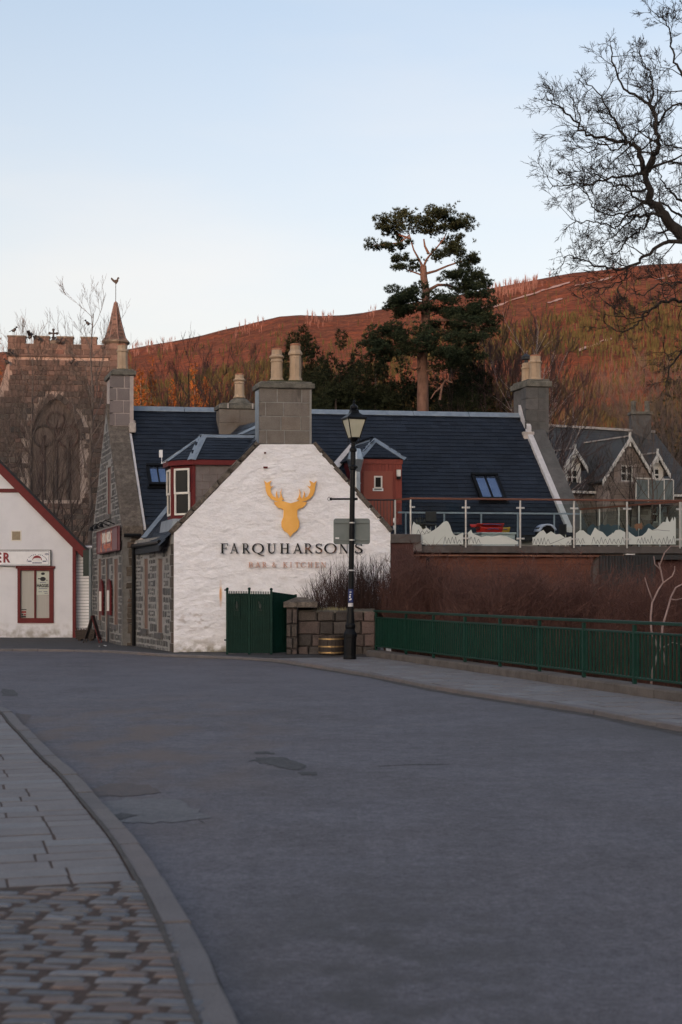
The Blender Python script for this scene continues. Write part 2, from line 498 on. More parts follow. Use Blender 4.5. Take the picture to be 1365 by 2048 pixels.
M['church_mortar'] = mat('church_mortar', [(.3, (.25, .195, .17)), (.7, (.34, .275, .245))], scale=3, rough=.95)
M['slate'] = mat('slate', [(.25, (.75, .75, .75)), (.7, (1.1, 1.1, 1.1))], scale=2.5, rough=.55, bump=.004, bscale=30, isl_cols=[(.011, .015, .026), (.015, .020, .032), (.009, .013, .023), (.013, .017, .027)], island=.24, spec=.30, fine=[(25, .2), (1.2, .18)])
M['slate_grey'] = mat('slate_grey', [(.25, (.7, .7, .7)), (.7, (1.1, 1.1, 1.1))], scale=2.5, rough=.6, bump=.004, bscale=30, isl_cols=[(.055, .052, .050), (.072, .066, .062), (.046, .045, .045), (.066, .06, .052)], island=.12, spec=.4)
M['roof_under'] = mat('roof_under', [(.3, (.012, .013, .017)), (.7, (.018, .02, .025))], scale=5, rough=.8)
M['lead'] = mat('lead', [(.25, (.17, .20, .24)), (.55, (.25, .29, .34)), (.8, (.33, .36, .40))], scale=5, rough=.42, bump=.006, bscale=9, metal=.35)
M['lead_pale'] = mat('lead_pale', [(.25, (.42, .40, .41)), (.7, (.58, .55, .56))], scale=6, rough=.6, bump=.005, bscale=12)
M['cement'] = mat('cement', [(.3, (.34, .29, .26)), (.7, (.50, .44, .41))], scale=6, rough=.9, bump=.01, bscale=20)
M['red'] = mat('red_paint', [(.3, (.105, .012, .014)), (.7, (.14, .018, .018))], scale=4, rough=.55, bump=.001, bscale=30, spec=.2)
M['red_dark'] = mat('red_paint_dark', spec=.2, cols=[(.3, (.085, .012, .014)), (.7, (.12, .016, .018))], scale=3, rough=.55)
M['red_board'] = mat('red_board', [(.3, (.19, .032, .02)), (.7, (.25, .045, .028))], scale=4, rough=.6, island=.1, stretch=(6, 6, .6))
M['red_door'] = mat('red_door', [(.3, (.24, .055, .032)), (.7, (.27, .065, .04))], scale=1.5, rough=.55)
M['cream'] = mat('cream_paint', [(.3, (.66, .61, .55)), (.7, (.74, .69, .63))], scale=5, rough=.5)
M['white_paint'] = mat('white_paint', [(.3, (.68, .67, .69)), (.7, (.78, .77, .79))], scale=4, rough=.5, island=.04)
M['brown_panel'] = mat('brown_panel', [(.3, (.13, .07, .05)), (.7, (.17, .095, .07))], scale=5, rough=.7, stretch=(4, 4, .8))
M['glass_dark'] = mat('window_glass', [(.3, (.010, .010, .010)), (.7, (.022, .019, .016))], scale=1.3, rough=.12, spec=.25)
M['glass_blind'] = mat('shop_blind', [(.3, (.30, .29, .27)), (.7, (.36, .345, .32))], scale=6, rough=.35, stretch=(14, 1, .2), spec=.5)
M['skyglass'] = mat('skylight_glass', [(.3, (.16, .22, .36)), (.7, (.22, .29, .44))], scale=2, rough=.08, spec=.8, metal=.8)
M['black_metal'] = mat('black_metal', [(.3, (.004, .004, .005)), (.7, (.008, .008, .009))], scale=9, rough=.42, spec=.16, bump=.002, bscale=40)
M['dark_grey'] = mat('dark_grey', [(.3, (.02, .02, .022)), (.7, (.03, .03, .033))], scale=6, rough=.5)
M['green'] = mat('green_paint', [(.3, (.005, .030, .020)), (.7, (.008, .041, .028))], scale=5, rough=.45, spec=.2, bump=.002, bscale=40, fine=(30, .15))
M['green_gate'] = mat('green_gate_paint', [(.3, (.0035, .022, .016)), (.7, (.006, .032, .024))], scale=5, rough=.5, spec=.12, bump=.002, bscale=40, fine=(30, .15))
M['sign_green'] = mat('sign_back_green', [(.3, (.014, .024, .02)), (.7, (.02, .032, .027))], scale=5, rough=.6)
M['sign_grey'] = mat('sign_back_grey', [(.3, (.115, .135, .13)), (.7, (.15, .17, .165))], scale=3, rough=.55)
M['steel'] = mat('steel', [(.3, (.45, .44, .44)), (.7, (.6, .58, .57))], scale=8, rough=.3, metal=.9)
M['galv'] = mat('galvanised', [(.3, (.36, .38, .40)), (.7, (.52, .54, .56))], scale=7, rough=.35, metal=.8)
M['pole_grey'] = mat('pole_grey', [(.3, (.10, .12, .13)), (.7, (.16, .18, .19))], scale=7, rough=.5)
M['gold'] = mat('gold_leaf', [(.3, (.72, .36, .085)), (.55, (.80, .43, .12)), (.8, (.88, .50, .17))], scale=1.8, rough=.36, metal=.88, spec=.5)
M['leaded_glass'] = mat('leaded_glass', [(.3, (.075, .052, .045)), (.7, (.12, .085, .072))], scale=2.5, rough=.6)
M['brass'] = mat('brass_hoop', [(.3, (.34, .22, .10)), (.7, (.5, .33, .15))], scale=9, rough=.42, metal=.7)
M['letter'] = mat('letter_black', [(.45, (.008, .008, .009)), (.6, (.02, .016, .014)), (.70, (.45, .22, .13))], scale=4.5, rough=.3, metal=.3)  # copper blotches stand in for varying reflections on polished letters
M['copper'] = mat('letter_copper', [(.3, (.55, .30, .21)), (.5, (.70, .42, .32)), (.75, (.85, .62, .52))], scale=8, rough=.35, metal=.7)
M['copper_strip'] = mat('copper_strip', [(.3, (.22, .10, .07)), (.7, (.34, .17, .12))], scale=3, rough=.5, metal=.5)
M['timber'] = mat('timber', [(.3, (.115, .034, .018)), (.7, (.175, .056, .030))], scale=3, rough=.65, island=.18, stretch=(.5, 2, 8), bump=.003, bscale=20)
M['handrail'] = mat('handrail_timber', [(.3, (.11, .04, .025)), (.7, (.17, .065, .04))], scale=4, rough=.5, stretch=(.5, 2, 8))
M['maroon'] = mat('maroon_render', [(.3, (.055, .024, .022)), (.7, (.085, .034, .030))], scale=3, rough=.85, bump=.01, bscale=20)
M['deck_grey'] = mat('deck_fascia', [(.3, (.055, .045, .042)), (.7, (.10, .085, .08))], scale=4, rough=.7)
M['concrete'] = mat('concrete', [(.3, (.13, .11, .105)), (.7, (.19, .16, .155))], scale=3, rough=.9, bump=.006, bscale=30)
M['wood_dark'] = mat('barrel_wood', [(.3, (.028, .020, .016)), (.7, (.048, .033, .025))], scale=4, rough=.75, island=.15, stretch=(6, 6, .6))
M['frost'] = mat('frosted_vinyl', [(.3, (.50, .52, .49)), (.7, (.57, .585, .555))], scale=1.3, rough=.6)
M['frost_blue'] = mat('blue_vinyl', [(.3, (.055, .085, .105)), (.7, (.075, .11, .13))], scale=2, rough=.4)
M['vinyl_line'] = mat('vinyl_line', (.09, .095, .10), rough=.6)
M['pane'] = glass_mat('balustrade_glass', (.86, .91, .90), alpha=.01)
M['lantern_glass'] = mat('lantern_glass', [(.3, (.46, .44, .34)), (.7, (.56, .54, .43))], scale=3, rough=.25, spec=.5)
M['pot'] = mat('clay_pot', [(.3, (.36, .25, .165)), (.6, (.46, .33, .225)), (.85, (.30, .21, .14))], scale=4, rough=.85, bump=.006, bscale=30)
M['pot_red'] = mat('terracotta', [(.3, (.30, .13, .075)), (.7, (.38, .18, .11))], scale=6, rough=.85)
M['moss'] = mat('moss', [(.3, (.03, .03, .012)), (.7, (.075, .07, .03))], scale=16, rough=1, bump=.02, bscale=30)
M['bark_dark'] = mat('bark_dark', [(.3, (.018, .014, .012)), (.7, (.040, .031, .026))], scale=9, rough=.95, bump=.02, bscale=16)
M['bark_brown'] = mat('bark_brown', [(.3, (.085, .060, .048)), (.7, (.15, .11, .09))], scale=6, rough=.95, bump=.01, bscale=14)
M['bark_grey'] = mat('bark_grey', [(.3, (.12, .09, .075)), (.7, (.22, .17, .145))], scale=6, rough=.95)
M['birch'] = mat('birch_bark', [(.35, (.12, .085, .075)), (.5, (.36, .29, .27)), (.8, (.46, .38, .36))], scale=6, rough=.85, stretch=(1, 1, 2.5))
M['twig_red'] = mat('twig_red', [(.3, (.070, .030, .024)), (.55, (.105, .048, .038)), (.8, (.14, .07, .057))], scale=1.8, rough=.9, island=.25)
M['twig_dark'] = mat('twig_dark', [(.3, (.042, .024, .022)), (.7, (.075, .042, .036))], scale=2.5, rough=.9, island=.25)
M['sapling'] = mat('sapling_bark', [(.3, (.24, .16, .145)), (.7, (.34, .24, .22))], scale=6, rough=.8)
M['pine_bark'] = mat('pine_bark', [(.3, (.13, .068, .048)), (.55, (.22, .115, .082)), (.8, (.28, .155, .115))], scale=5, rough=.95, bump=.02, bscale=12, stretch=(1, 1, .5))
M['needles'] = mat('pine_needles', [(.3, (.022, .034, .018)), (.55, (.040, .052, .026)), (.8, (.075, .075, .034))], scale=1.1, rough=.85, island=.3, spec=.2)
M['needles_dark'] = mat('spruce_needles', [(.3, (.014, .020, .010)), (.55, (.032, .036, .016)), (.75, (.075, .052, .022))], scale=.7, rough=.9, island=.3, spec=.2)
M['larch'] = mat('larch_needles', [(.3, (.16, .060, .016)), (.7, (.27, .095, .022))], scale=.6, rough=.9, island=.3, spec=.2)
M['hill'] = mat('heather_hill', [(.30, (.070, .026, .020)), (.44, (.150, .046, .021)), (.54, (.100, .037, .020)), (.66, (.165, .058, .026)), (.8, (.185, .098, .065))], scale=.012, rough=1, bump=2.5, bscale=.09, detail=12, fine=[(.18, .40), (.05, .25)], spec=.1, nrough=.7)
M['hill_wood'] = mat('hill_conifer', [(.3, (.036, .036, .016)), (.7, (.070, .060, .027))], scale=.03, rough=1, island=.4, spec=.1)
M['crest_birch'] = mat('crest_birch', [(.3, (.13, .07, .058)), (.7, (.20, .11, .095))], scale=.02, rough=1, island=.3, spec=.1)
M['hill_birch'] = mat('hill_birch', [(.3, (.10, .040, .028)), (.7, (.16, .066, .042))], scale=.02, rough=1, island=.35, spec=.1)
M['hill_rock'] = mat('hill_rock', [(.3, (.24, .16, .14)), (.7, (.36, .25, .22))], scale=.1, rough=1)
M['crow'] = mat('crow_feathers', (.008, .008, .010), rough=.5)
M['plastic_red'] = mat('plastic_red', [(.3, (.50, .018, .012)), (.7, (.58, .028, .016))], scale=2, rough=.35)
M['plastic_yellow'] = mat('plastic_yellow', [(.3, (.62, .33, .03)), (.7, (.70, .40, .04))], scale=2, rough=.35)
M['plastic_blue'] = mat('plastic_blue', (.06, .07, .20), rough=.4)
M['cover_grey'] = mat('cover_grey', [(.3, (.40, .41, .42)), (.7, (.50, .51, .52))], scale=3, rough=.5)
M['cover_lilac'] = mat('cover_lilac', [(.3, (.40, .40, .52)), (.7, (.50, .50, .62))], scale=3, rough=.7)
M['sign_plum'] = mat('sign_plum', [(.3, (.12, .045, .055)), (.7, (.16, .06, .07))], scale=2, rough=.45)
M['neon_copper'] = mat('sign_copper', [(.4, (.5, .14, .08)), (.7, (.7, .35, .25))], scale=9, rough=.4, metal=.5)
M['paper'] = mat('paper', [(.3, (.62, .62, .62)), (.7, (.74, .74, .74))], scale=9, rough=.8)
M['poster'] = mat('poster_paper', [(.3, (.46, .48, .42)), (.7, (.52, .54, .47))], scale=3, rough=.7)
M['ink'] = mat('ink', (.015, .015, .017), rough=.7)
M['ink_red'] = mat('ink_red', (.24, .02, .025), rough=.6)
M['ink_blue'] = mat('ink_blue', (.02, .03, .12), rough=.6)
M['vent_tan'] = mat('vent_tan', [(.3, (.24, .19, .12)), (.7, (.30, .24, .16))], scale=9, rough=.7)
M['dry_grass'] = mat('dry_grass', [(.3, (.20, .17, .08)), (.7, (.32, .28, .16))], scale=9, rough=.95)
M['litter'] = mat('leaf_litter', [(.3, (.10, .028, .014)), (.55, (.17, .05, .02)), (.8, (.06, .03, .018))], scale=9, rough=.95, island=.3)
# ================================================================== terrain
def fbm(x, y, s, o=4):
    v = 0; a = 1; t = 0
    for i in range(o):
        v += a * mnoise.noise(Vector((x * s, y * s, 3.7 + i * 11.3))); t += a
        a *= .5; s *= 2.05
    return v / t

FA, FB = Vector((0.84, 34.5)), Vector((4.99, 20.8))           # line of the railing in plan
FD = (FB - FA).normalized()
FN = Vector((-FD.y, FD.x))                                     # points away from the road
if FN.x < 0: FN = -FN

def ground_z(x, y):
    z = -0.12
    d = (Vector((x, y)) - FA).dot(FN)
    s = (Vector((x, y)) - FA).dot(FD)
    if d > 0.35 and s > -6:
        k = max(0, min(1, (d - .35) / 4.5)); k = k * k * (3 - 2 * k)
        f = max(0, min(1, (s + 6) / 5)) * max(0, min(1, (62 - s) / 20))
        z -= 2.4 * k * f
        z += .12 * k * fbm(x, y, .6, 3)
    return z

def axis(segs):
    out = []
    for a, b, st in segs:
        n = max(1, int(round((b - a) / st)))
        out += [a + (b - a) * i / n for i in range(n)]
    return out + [segs[-1][1]]

gx = axis([(-420, -40, 38), (-40, -2, 4), (-2, 26, .8), (26, 60, 4), (60, 420, 36)])
gy = axis([(-640, -20, 62), (-20, 4, 4), (4, 46, .8), (46, 90, 5), (90, 200, 22)])
mb = MB()
vs_ = [(x, y, ground_z(x, y)) for y in gy for x in gx]
nx = len(gx)
fs_ = [(j * nx + i, j * nx + i + 1, (j + 1) * nx + i + 1, (j + 1) * nx + i) for j in range(len(gy) - 1) for i in range(nx - 1)]
mb.mesh(vs_, fs_)
tag(mb.build('ground', M['ground'], smooth=True), 'dark earthy ground around the buildings and below the railing', 'ground', kind='structure')

# ---- the heather hill: a real slope from 150 m to 1 km, crest as seen against the sky
SKY = [(-700, 760), (-300, 735), (-60, 712), (0, 704), (60, 702), (200, 705), (255, 699), (300, 690), (345, 683), (400, 672), (445, 660), (490, 650), (530, 640),
       (560, 633), (600, 630), (640, 632), (690, 630), (730, 625), (770, 617), (820, 606), (880, 596), (930, 588), (985, 576), (1040, 566),
       (1090, 556), (1150, 545), (1200, 541), (1250, 534), (1300, 529), (1365, 526), (1450, 520), (1700, 535), (2100, 600)]
def skyline(px):
    for (a, b), (c, d) in zip(SKY, SKY[1:]):
        if a <= px <= c:
            t = (px - a) / (c - a)
            return b + (d - b) * t
    return SKY[0][1] if px < SKY[0][0] else SKY[-1][1]

def hill_point(px, t):
    Y = 170 + 1500 * t ** 1.15
    s = skyline(px)
    py = 1205 + (s - 1205) * min(1, t) ** .62
    p = W(px, py, Y)
    k = math.sin(math.pi * min(1, t)) 
    p.z += 13 * k * fbm(p.x, p.y, .008, 4)
    return p

cols_ = [i for i in range(-700, 2101, 14)]
rows_ = [i / 64 for i in range(65)]
vs_ = []
for t in rows_:
    for px in cols_:
        vs_.append(hill_point(px, t))
for px in cols_:                                                # far side of the crest
    p = hill_point(px, 1.0); vs_.append(Vector((p.x * 1.3, p.y * 1.3, p.z - 90)))
nx = len(cols_)
fs_ = [(j * nx + i, j * nx + i + 1, (j + 1) * nx + i + 1, (j + 1) * nx + i) for j in range(len(rows_)) for i in range(nx - 1)]
mb = MB(); mb.mesh(vs_, fs_)
tag(mb.build('hill', M['hill'], smooth=True), 'long heather-covered hill glowing russet behind the village', 'hill', kind='structure')

# ---- unseen ridge added behind the viewpoint, sized to keep the low sun off the foreground
mb = MB()
rx = [i * 60 for i in range(-25, 26)]
vs_ = []; fs_ = []
RIDGE_Y, ADDED_RIDGE_H = -500.0, 60.6
for (dy, hk) in ((120, 0), (60, .55), (0, 1.0), (-60, .9), (-200, .2), (-300, 0)):
    for x in rx:
        h = ADDED_RIDGE_H * hk
        if hk == 1.0: h += 1.3 * fbm(x, 5, .012, 3)
        vs_.append((x, RIDGE_Y + dy, -0.5 + h))
nx = len(rx)
for j in range(5):
    for i in range(nx - 1): fs_.append((j * nx + i, (j + 1) * nx + i, (j + 1) * nx + i + 1, j * nx + i + 1))
mb.mesh(vs_, fs_)
tag(mb.build('hill', M['hill'], smooth=True), 'unseen ridge added behind the viewpoint to shade the foreground', 'hill', kind='structure')

# ================================================================== road
_pe = Vector((.62, 34.9)) + (Vector((4.72, 20.9)) - Vector((.62, 34.9))).normalized() * 42
mb = MB(); mb.mesh([(-60, -6, 0), (_pe.x + .2, _pe.y, 0), (.80, 34.9, 0), (.80, 48, 0), (-60, 48, 0)], [(0, 1, 2, 3, 4)])
road = tag(mb.build('road', M['asphalt']), 'grey asphalt road curving left in front of the pub', 'road', kind='structure')

stain(M['asphalt'], (-2.6, 15, 0), (2.6, 9, 2), (.135, .098, .082), 1.6, .44, .62, .75, (1, .5, 1))
stain(M['asphalt'], (.2, 6.0, 0), (1.1, 3.2, 2), (.055, .050, .050), 3, .40, .60, .7)
stain(M['asphalt'], (-1, 28, 0), (5, 9, 2), (.122, .114, .130), .7, .42, .66, .6, (1, .35, 1))
stain(M['asphalt'], (3.5, 20, 0), (3, 14, 2), (.072, .064, .066), .9, .46, .68, .6, (1, .3, 1))
def G(px, py, z=0.0):
    """pixel on a level z -> plan point"""
    Y = (CAMH - z) * FPX / (py - HY)
    return Vector(((px - CX) * Y / FPX, Y, z))

def flat(name, pxs, m, label, z=0.004):
    pts = [G(px, py) for px, py in pxs]
    mb = MB(); tr = tessellate_polygon([pts])
    mb.mesh([(p.x, p.y, z) for p in pts], [tuple(t) if (pts[t[1]] - pts[t[0]]).cross(pts[t[2]] - pts[t[0]]).z > 0 else (t[0], t[2], t[1]) for t in tr])
    return tag(mb.build(name, M[m]), label, 'road patch', kind='structure')
def rough(pxs, amp, seed, n=7):
    r = random.Random(seed); out = []
    for i, a in enumerate(pxs):
        b = pxs[(i + 1) % len(pxs)]
        for k in range(n):
            t = k / n
            out.append((a[0] + (b[0] - a[0]) * t + r.uniform(-amp, amp), a[1] + (b[1] - a[1]) * t + r.uniform(-amp, amp) * .28))
    return out
flat('road_patch', rough([(500, 1522), (530, 1514), (575, 1516), (612, 1534), (590, 1541), (545, 1532)], 8, 1), 'asphalt_patch', 'largest of three dark tar patches in the middle of the road')
flat('road_patch', rough([(508, 1504), (540, 1503), (548, 1508), (515, 1509)], 4, 11, 4), 'asphalt_patch', 'thin dark tar streak just above the largest road patch')
flat('road_patch', rough([(596, 1545), (632, 1544), (640, 1550), (605, 1551)], 4, 12, 4), 'asphalt_patch', 'small dark tar streak below right of the largest road patch')
flat('road_patch', rough([(172, 1580), (230, 1566), (300, 1571), (322, 1586), (250, 1592), (190, 1594)], 7, 2), 'asphalt_red', 'reddish worn patch beside the left kerb')
flat('road_patch', rough([(185, 1612), (250, 1598), (360, 1600), (420, 1638), (300, 1646), (212, 1648)], 9, 3), 'asphalt_pale', 'pale grey repair strip beside the left kerb', .004)
flat('road_patch', rough([(205, 1636), (240, 1628), (278, 1631), (238, 1641)], 3, 4, 4), 'asphalt_patch', 'little dark hollow in the pale repair strip by the kerb', .008)
flat('road_patch', rough([(30, 1425), (60, 1430), (52, 1452), (30, 1450)], 4, 5, 4), 'asphalt_red', 'reddish worn patch at the far left road edge')
flat('road_patch', rough([(2, 1378), (30, 1380), (38, 1393), (6, 1392)], 3, 6, 4), 'asphalt_patch', 'dark patch at the far left edge of the road')
def gutter(P, side, s0, s1, wmax, label, seed, off=0.0, z=.0035, nm='gutter_dirt_shade', wmin=.02):
    r = random.Random(seed); vs = []; w = wmax * .5
    for i in range(s0, s1, 2):
        w = max(wmin, min(wmax, w + r.uniform(-.03, .03)))
        a = offs(P, i, side * (.005 + off)); b = offs(P, i, side * (off - w))
        vs += [(a.x, a.y, z), (b.x, b.y, z)]
    mb = MB(); n = len(vs) // 2
    mb.mesh(vs, [(2 * k, 2 * k + 2, 2 * k + 3, 2 * k + 1) if side < 0 else (2 * k, 2 * k + 1, 2 * k + 3, 2 * k + 2) for k in range(n - 1)])
    tag(mb.build(nm, M['gutter_dirt_shade']), label, 'road dirt', kind='structure')
def crack(pxs, w, label):
    mb = MB(); r = random.Random(len(pxs) + int(pxs[0][0]))
    P = []
    for (a, b), (c, d) in zip(pxs, pxs[1:]):
        for k in range(6):
            P.append(G(a + (c - a) * k / 6, b + (d - b) * k / 6 + r.uniform(-.6, .6)))
    P.append(G(*pxs[-1]))
    vs = []; 
    for i, p in enumerate(P):
        ww = w * (.3 + .7 * math.sin(math.pi * (i + .5) / len(P))) * r.uniform(.6, 1.2)
        vs += [(p.x, p.y - ww, .003), (p.x, p.y + ww, .003)]
    mb.mesh(vs, [(2 * i, 2 * i + 2, 2 * i + 3, 2 * i + 1) for i in range(len(P) - 1)])
    tag(mb.build('road_crack', M['asphalt_patch']), label, 'road crack', kind='structure')
crack([(740, 1534), (800, 1531), (850, 1529), (905, 1529)], .022, 'thin dark crack across the middle of the road')
crack([(355, 1610), (385, 1630), (410, 1648)], .03, 'dark joint at the end of the repair strip')
crack([(100, 1333), (150, 1332), (190, 1333)], .05, 'thin dark line across the far road on the left')
crack([(440, 1332), (520, 1330), (600, 1337)], .04, 'thin dark line in front of the gate')

# ================================================================== kerbs and pavements
KL = [(.55, 1.5), (.2, 3.0), (-.12, 4.2), (-.41, 5.42), (-.65, 6.54), (-.97, 7.85), (-1.34, 9.24), (-1.86, 10.96), (-2.3, 12.4), (-2.8, 13.9), (-3.76, 16.9), (-4.73, 19.7), (-6.6, 22.7), (-10, 25.6), (-16, 28), (-30, 29.5)]
KR = [(9.5, -2.0), (7.6, 4.5), (5.9, 10.5), (3.98, 16.6), (3.24, 19.3), (1.77, 23.1), (.98, 25.9), (.17, 28.4), (-.91, 31.5), (-1.75, 33.4), (-2.97, 34.6), (-4.25, 35.5), (-5.6, 37.2), (-6.7, 38.3), (-9.2, 38.9), (-16, 38.6), (-30, 37)]
PAV = 0.06
def resample(pts, step):
    P = [Vector((x, y)) for x, y in pts]
    # Catmull-Rom
    D = []
    for i in range(len(P) - 1):
        p0 = P[max(i - 1, 0)]; p1 = P[i]; p2 = P[i + 1]; p3 = P[min(i + 2, len(P) - 1)]
        for k in range(14):
            t = k / 14
            D.append(.5 * ((2 * p1) + (p2 - p0) * t + (2 * p0 - 5 * p1 + 4 * p2 - p3) * t * t + (3 * p1 - p0 - 3 * p2 + p3) * t ** 3))
    D.append(P[-1])
    out = [D[0]]; acc = 0
    for a, b in zip(D, D[1:]):
        l = (b - a).length; pos = 0
        while acc + (l - pos) >= step:
            pos += step - acc; out.append(a + (b - a) * (pos / l)); acc = 0
        acc += l - pos
    return out
KLs, KRs = resample(KL, .1), resample(KR, .1)
def offs(P, i, d):
    a = P[max(i - 3, 0)]; b = P[min(i + 3, len(P) - 1)]
    t = (b - a).normalized()
    return P[i] + Vector((-t.y, t.x)) * d
def kerb_line(P, side, width, lengths, top, name, label, m, smin=0, smax=1e9, seed=3):
    """row of kerb stones; side = +1 when the pavement lies left of the running direction"""
    r = random.Random(seed)
    K = thing(name, label, 'kerb', (P[len(P) // 2].x, P[len(P) // 2].y, 0)); K['kind'] = 'structure'
    i = smin
    while i < min(len(P) - 4, smax):
        n = int(r.choice(lengths) * 10)
        j = min(i + n, len(P) - 1)
        idx = sorted(set([i, (i + j) // 2, j]))
        tz = top + r.uniform(-.006, .006)
        mb = MB(); vs = []
        g = .006; c = .012
        for q, k in enumerate(idx):
            t = (P[min(k + 1, len(P) - 1)] - P[max(k - 1, 0)]).normalized()
            sh = t * (g if q == 0 else (-g if q == len(idx) - 1 else 0))
            ro = r.uniform(-.004, .004)
            A = offs(P, k, side * ro) + sh; A2 = offs(P, k, side * (c + ro)) + sh; B = offs(P, k, side * width) + sh
            vs += [(A.x, A.y, -.06), (A.x, A.y, tz - c), (A2.x, A2.y, tz), (B.x, B.y, tz), (B.x, B.y, -.06)]
        fs = []
        for q in range(len(idx) - 1):
            for k in range(4):
                f = (q * 5 + k, q * 5 + k + 1, q * 5 + 5 + k + 1, q * 5 + 5 + k)
                fs.append(f if side < 0 else tuple(reversed(f)))
        e = (len(idx) - 1) * 5
        fs += [(0, 1, 2, 3, 4), (e + 4, e + 3, e + 2, e + 1, e)] if side > 0 else [(4, 3, 2, 1, 0), (e, e + 1, e + 2, e + 3, e + 4)]
        mb.mesh(vs, fs).build('kerb_stone', M[m], K)
        i = j
    return K
gutter(KRs, -1, 120, 420, .22, 'dark damp dirt along the right kerb', 3)
gutter(KLs, 1, 16, 200, .024, 'thin painted shadow line along the left kerb', 4)  # paints the kerb's shadow line onto the road edge
gutter(KLs, 1, 16, 240, .026, 'dark mortar joint between the left kerb and the paving', 5, .163, PAV + .004, 'mortar_joint', .020)
kerb_line(KLs, +1, .135, [.9, 1.1, .9, .6, .35], PAV, 'kerb', 'curved kerb of pale stones along the near left pavement', 'kerb', smin=18, smax=290, seed=5)
kerb_line(KRs, -1, .15, [.9, .9, .7, 1.1], PAV + .008, 'kerb', 'kerb along the right and far pavement in front of the pub', 'kerb', smin=140, smax=620, seed=8)

def pavement(P, side, width_in, far_pts, name, label, m, z):
    inner = [offs(P, i, side * (width_in - .004)) for i in range(0, len(P), 4)]
    poly = inner + [Vector(p) for p in far_pts]
    pts = [Vector((p.x, p.y, 0)) for p in poly]
    mb = MB()
    tr = tessellate_polygon([pts])
    fs = []
    for t in tr:
        up = (pts[t[1]] - pts[t[0]]).cross(pts[t[2]] - pts[t[0]]).z > 0
        fs.append(tuple(t) if up else (t[0], t[2], t[1]))
    mb.mesh([(p.x, p.y, z) for p in poly], fs)
    return tag(mb.build(name, M[m]), label, 'pavement', kind='structure')
pl = pavement(KLs, +1, .135, [(-30, 20), (-30, -4), (.2, -4)], 'pavement', 'near left pavement of grey slabs and setts', 'joint', PAV - .008)

# slabs and setts of the near left pavement
slab_me = [block_mesh(i, .008, .02, M['slab']) for i in range(4)]
def kerb_x(P, y):
    for a, b in zip(P, P[1:]):
        if (a.y - y) * (b.y - y) <= 0 and abs(a.y - b.y) > 1e-6:
            return a.x + (b.x - a.x) * (y - a.y) / (b.y - a.y)
    return P[0].x
rs = random.Random(21)
# slabs follow the kerb's own direction
SE1 = Vector((math.cos(RAD(16)), math.sin(RAD(16)))); SE2 = Vector((-SE1.y, SE1.x)); SO = Vector((-1.05, 7.87))
def kerb_s(t):
    """distance along a row to the kerb line"""
    o = SO + SE2 * t
    best = None
    for a, b in zip(KLs, KLs[1:]):
        fa, fb = (a - o).dot(SE2), (b - o).dot(SE2)
        if fa * fb <= 0 and abs(fa - fb) > 1e-7:
            s_ = (a + (b - a) * (fa / (fa - fb)) - o).dot(SE1)
            if best is None or s_ > best: best = s_
    return best if best is not None else 0
t = 0.0
while t < 11.6:
    dt = .235 if rs.random() < .85 else .30
    x = min(kerb_s(t), kerb_s(t + dt)) - .165
    while True:
        w = rs.choice([.42, .5, .58, .34])
        c = SO + SE2 * (t + dt / 2) + SE1 * (x - w / 2)
        if c.x + w < -.245 * c.y - .3: break
        place_block('paving_slab', rs.choice(slab_me), pl, (c.x, c.y, PAV - .0395 + rs.uniform(-.002, .002)), (SE1 * (w - .016)).to_3d() + Vector((0, 0, rs.uniform(-.002, .002))), (SE2 * (dt - .018)).to_3d(), (0, 0, .07))
        x -= w
    t += dt
sett_me = []
for i in range(6):
    sett_me.append(block_mesh(100 + i, .035, .13, M['sett']))
y = 4.75
row = 0
cnt = 0
while y < 7.95:
    dy = rs.uniform(.088, .112)
    x = kerb_x(KLs, y + .05) - .09 - rs.uniform(0, .03)
    xl = -.245 * y - .25
    while x > xl:
        w = rs.uniform(.14, .26)
        gap = rs.uniform(.012, .030) if rs.random() < .85 else rs.uniform(.035, .06)
        sl = -.06
        cx = x - w / 2
        cy = y + dy / 2 + (kerb_x(KLs, y) - cx) * .07 + rs.uniform(-.008, .008)
        if (Vector((cx, cy + dy * .5)) - SO).dot(SE2) < -.01:
            place_block('sett', rs.choice(sett_me), pl, (cx, cy, PAV - .0450 + rs.uniform(-.003, .003)), (w, -w * .07 + rs.uniform(-.008, .008), rs.uniform(-.006, .006)), (dy * .05, dy - .027, rs.uniform(-.004, .004)), (0, 0, .09))
            cnt += 1
        x -= w + gap
    y += dy
print('setts', cnt)

# right pavement (bridge side), in front of the pub, and to the shop
PLA, PLB = Vector((.62, 34.9)), Vector((4.72, 20.9))        # foot of the plinth
PD = (PLB - PLA).normalized()
far = [Vector((-30, 62)), Vector((2.2, 62)), Vector((2.2, 37.0)), PLA + Vector((.25, .4)), PLA + PD * 14, PLA + PD * 36]
pr = pavement(KRs, -1, .15, far, 'pavement', 'paved footway between the railing and the right kerb', 'joint_grey', PAV - .010)
mb = MB()
far_poly = [offs(KRs, i, -.146) for i in range(len(KRs)) if KRs[i].y > 33.9 and KRs[i].x < -1.6]
far_poly = [p for k, p in enumerate(far_poly) if k % 3 == 0]
p0 = far_poly[0]
poly = far_poly + [Vector((-30, 60)), Vector((1.0, 60)), Vector((1.0, 36.2)), Vector((-.2, 35.2))]
pts = [Vector((p.x, p.y, 0)) for p in poly]
tr = tessellate_polygon([pts])
mb.mesh([(p.x, p.y, PAV - .006) for p in pts], [tuple(t) if (pts[t[1]] - pts[t[0]]).cross(pts[t[2]] - pts[t[0]]).z > 0 else (t[0], t[2], t[1]) for t in tr])
tag(mb.build('pavement', M['asphalt_patch']), 'dark asphalt footway in front of the pub and the shop', 'pavement', kind='structure')
PN = Vector((PD.y, -PD.x))
if PN.x > 0: PN = -PN                                             # towards the road
s = .6
cnt = 0
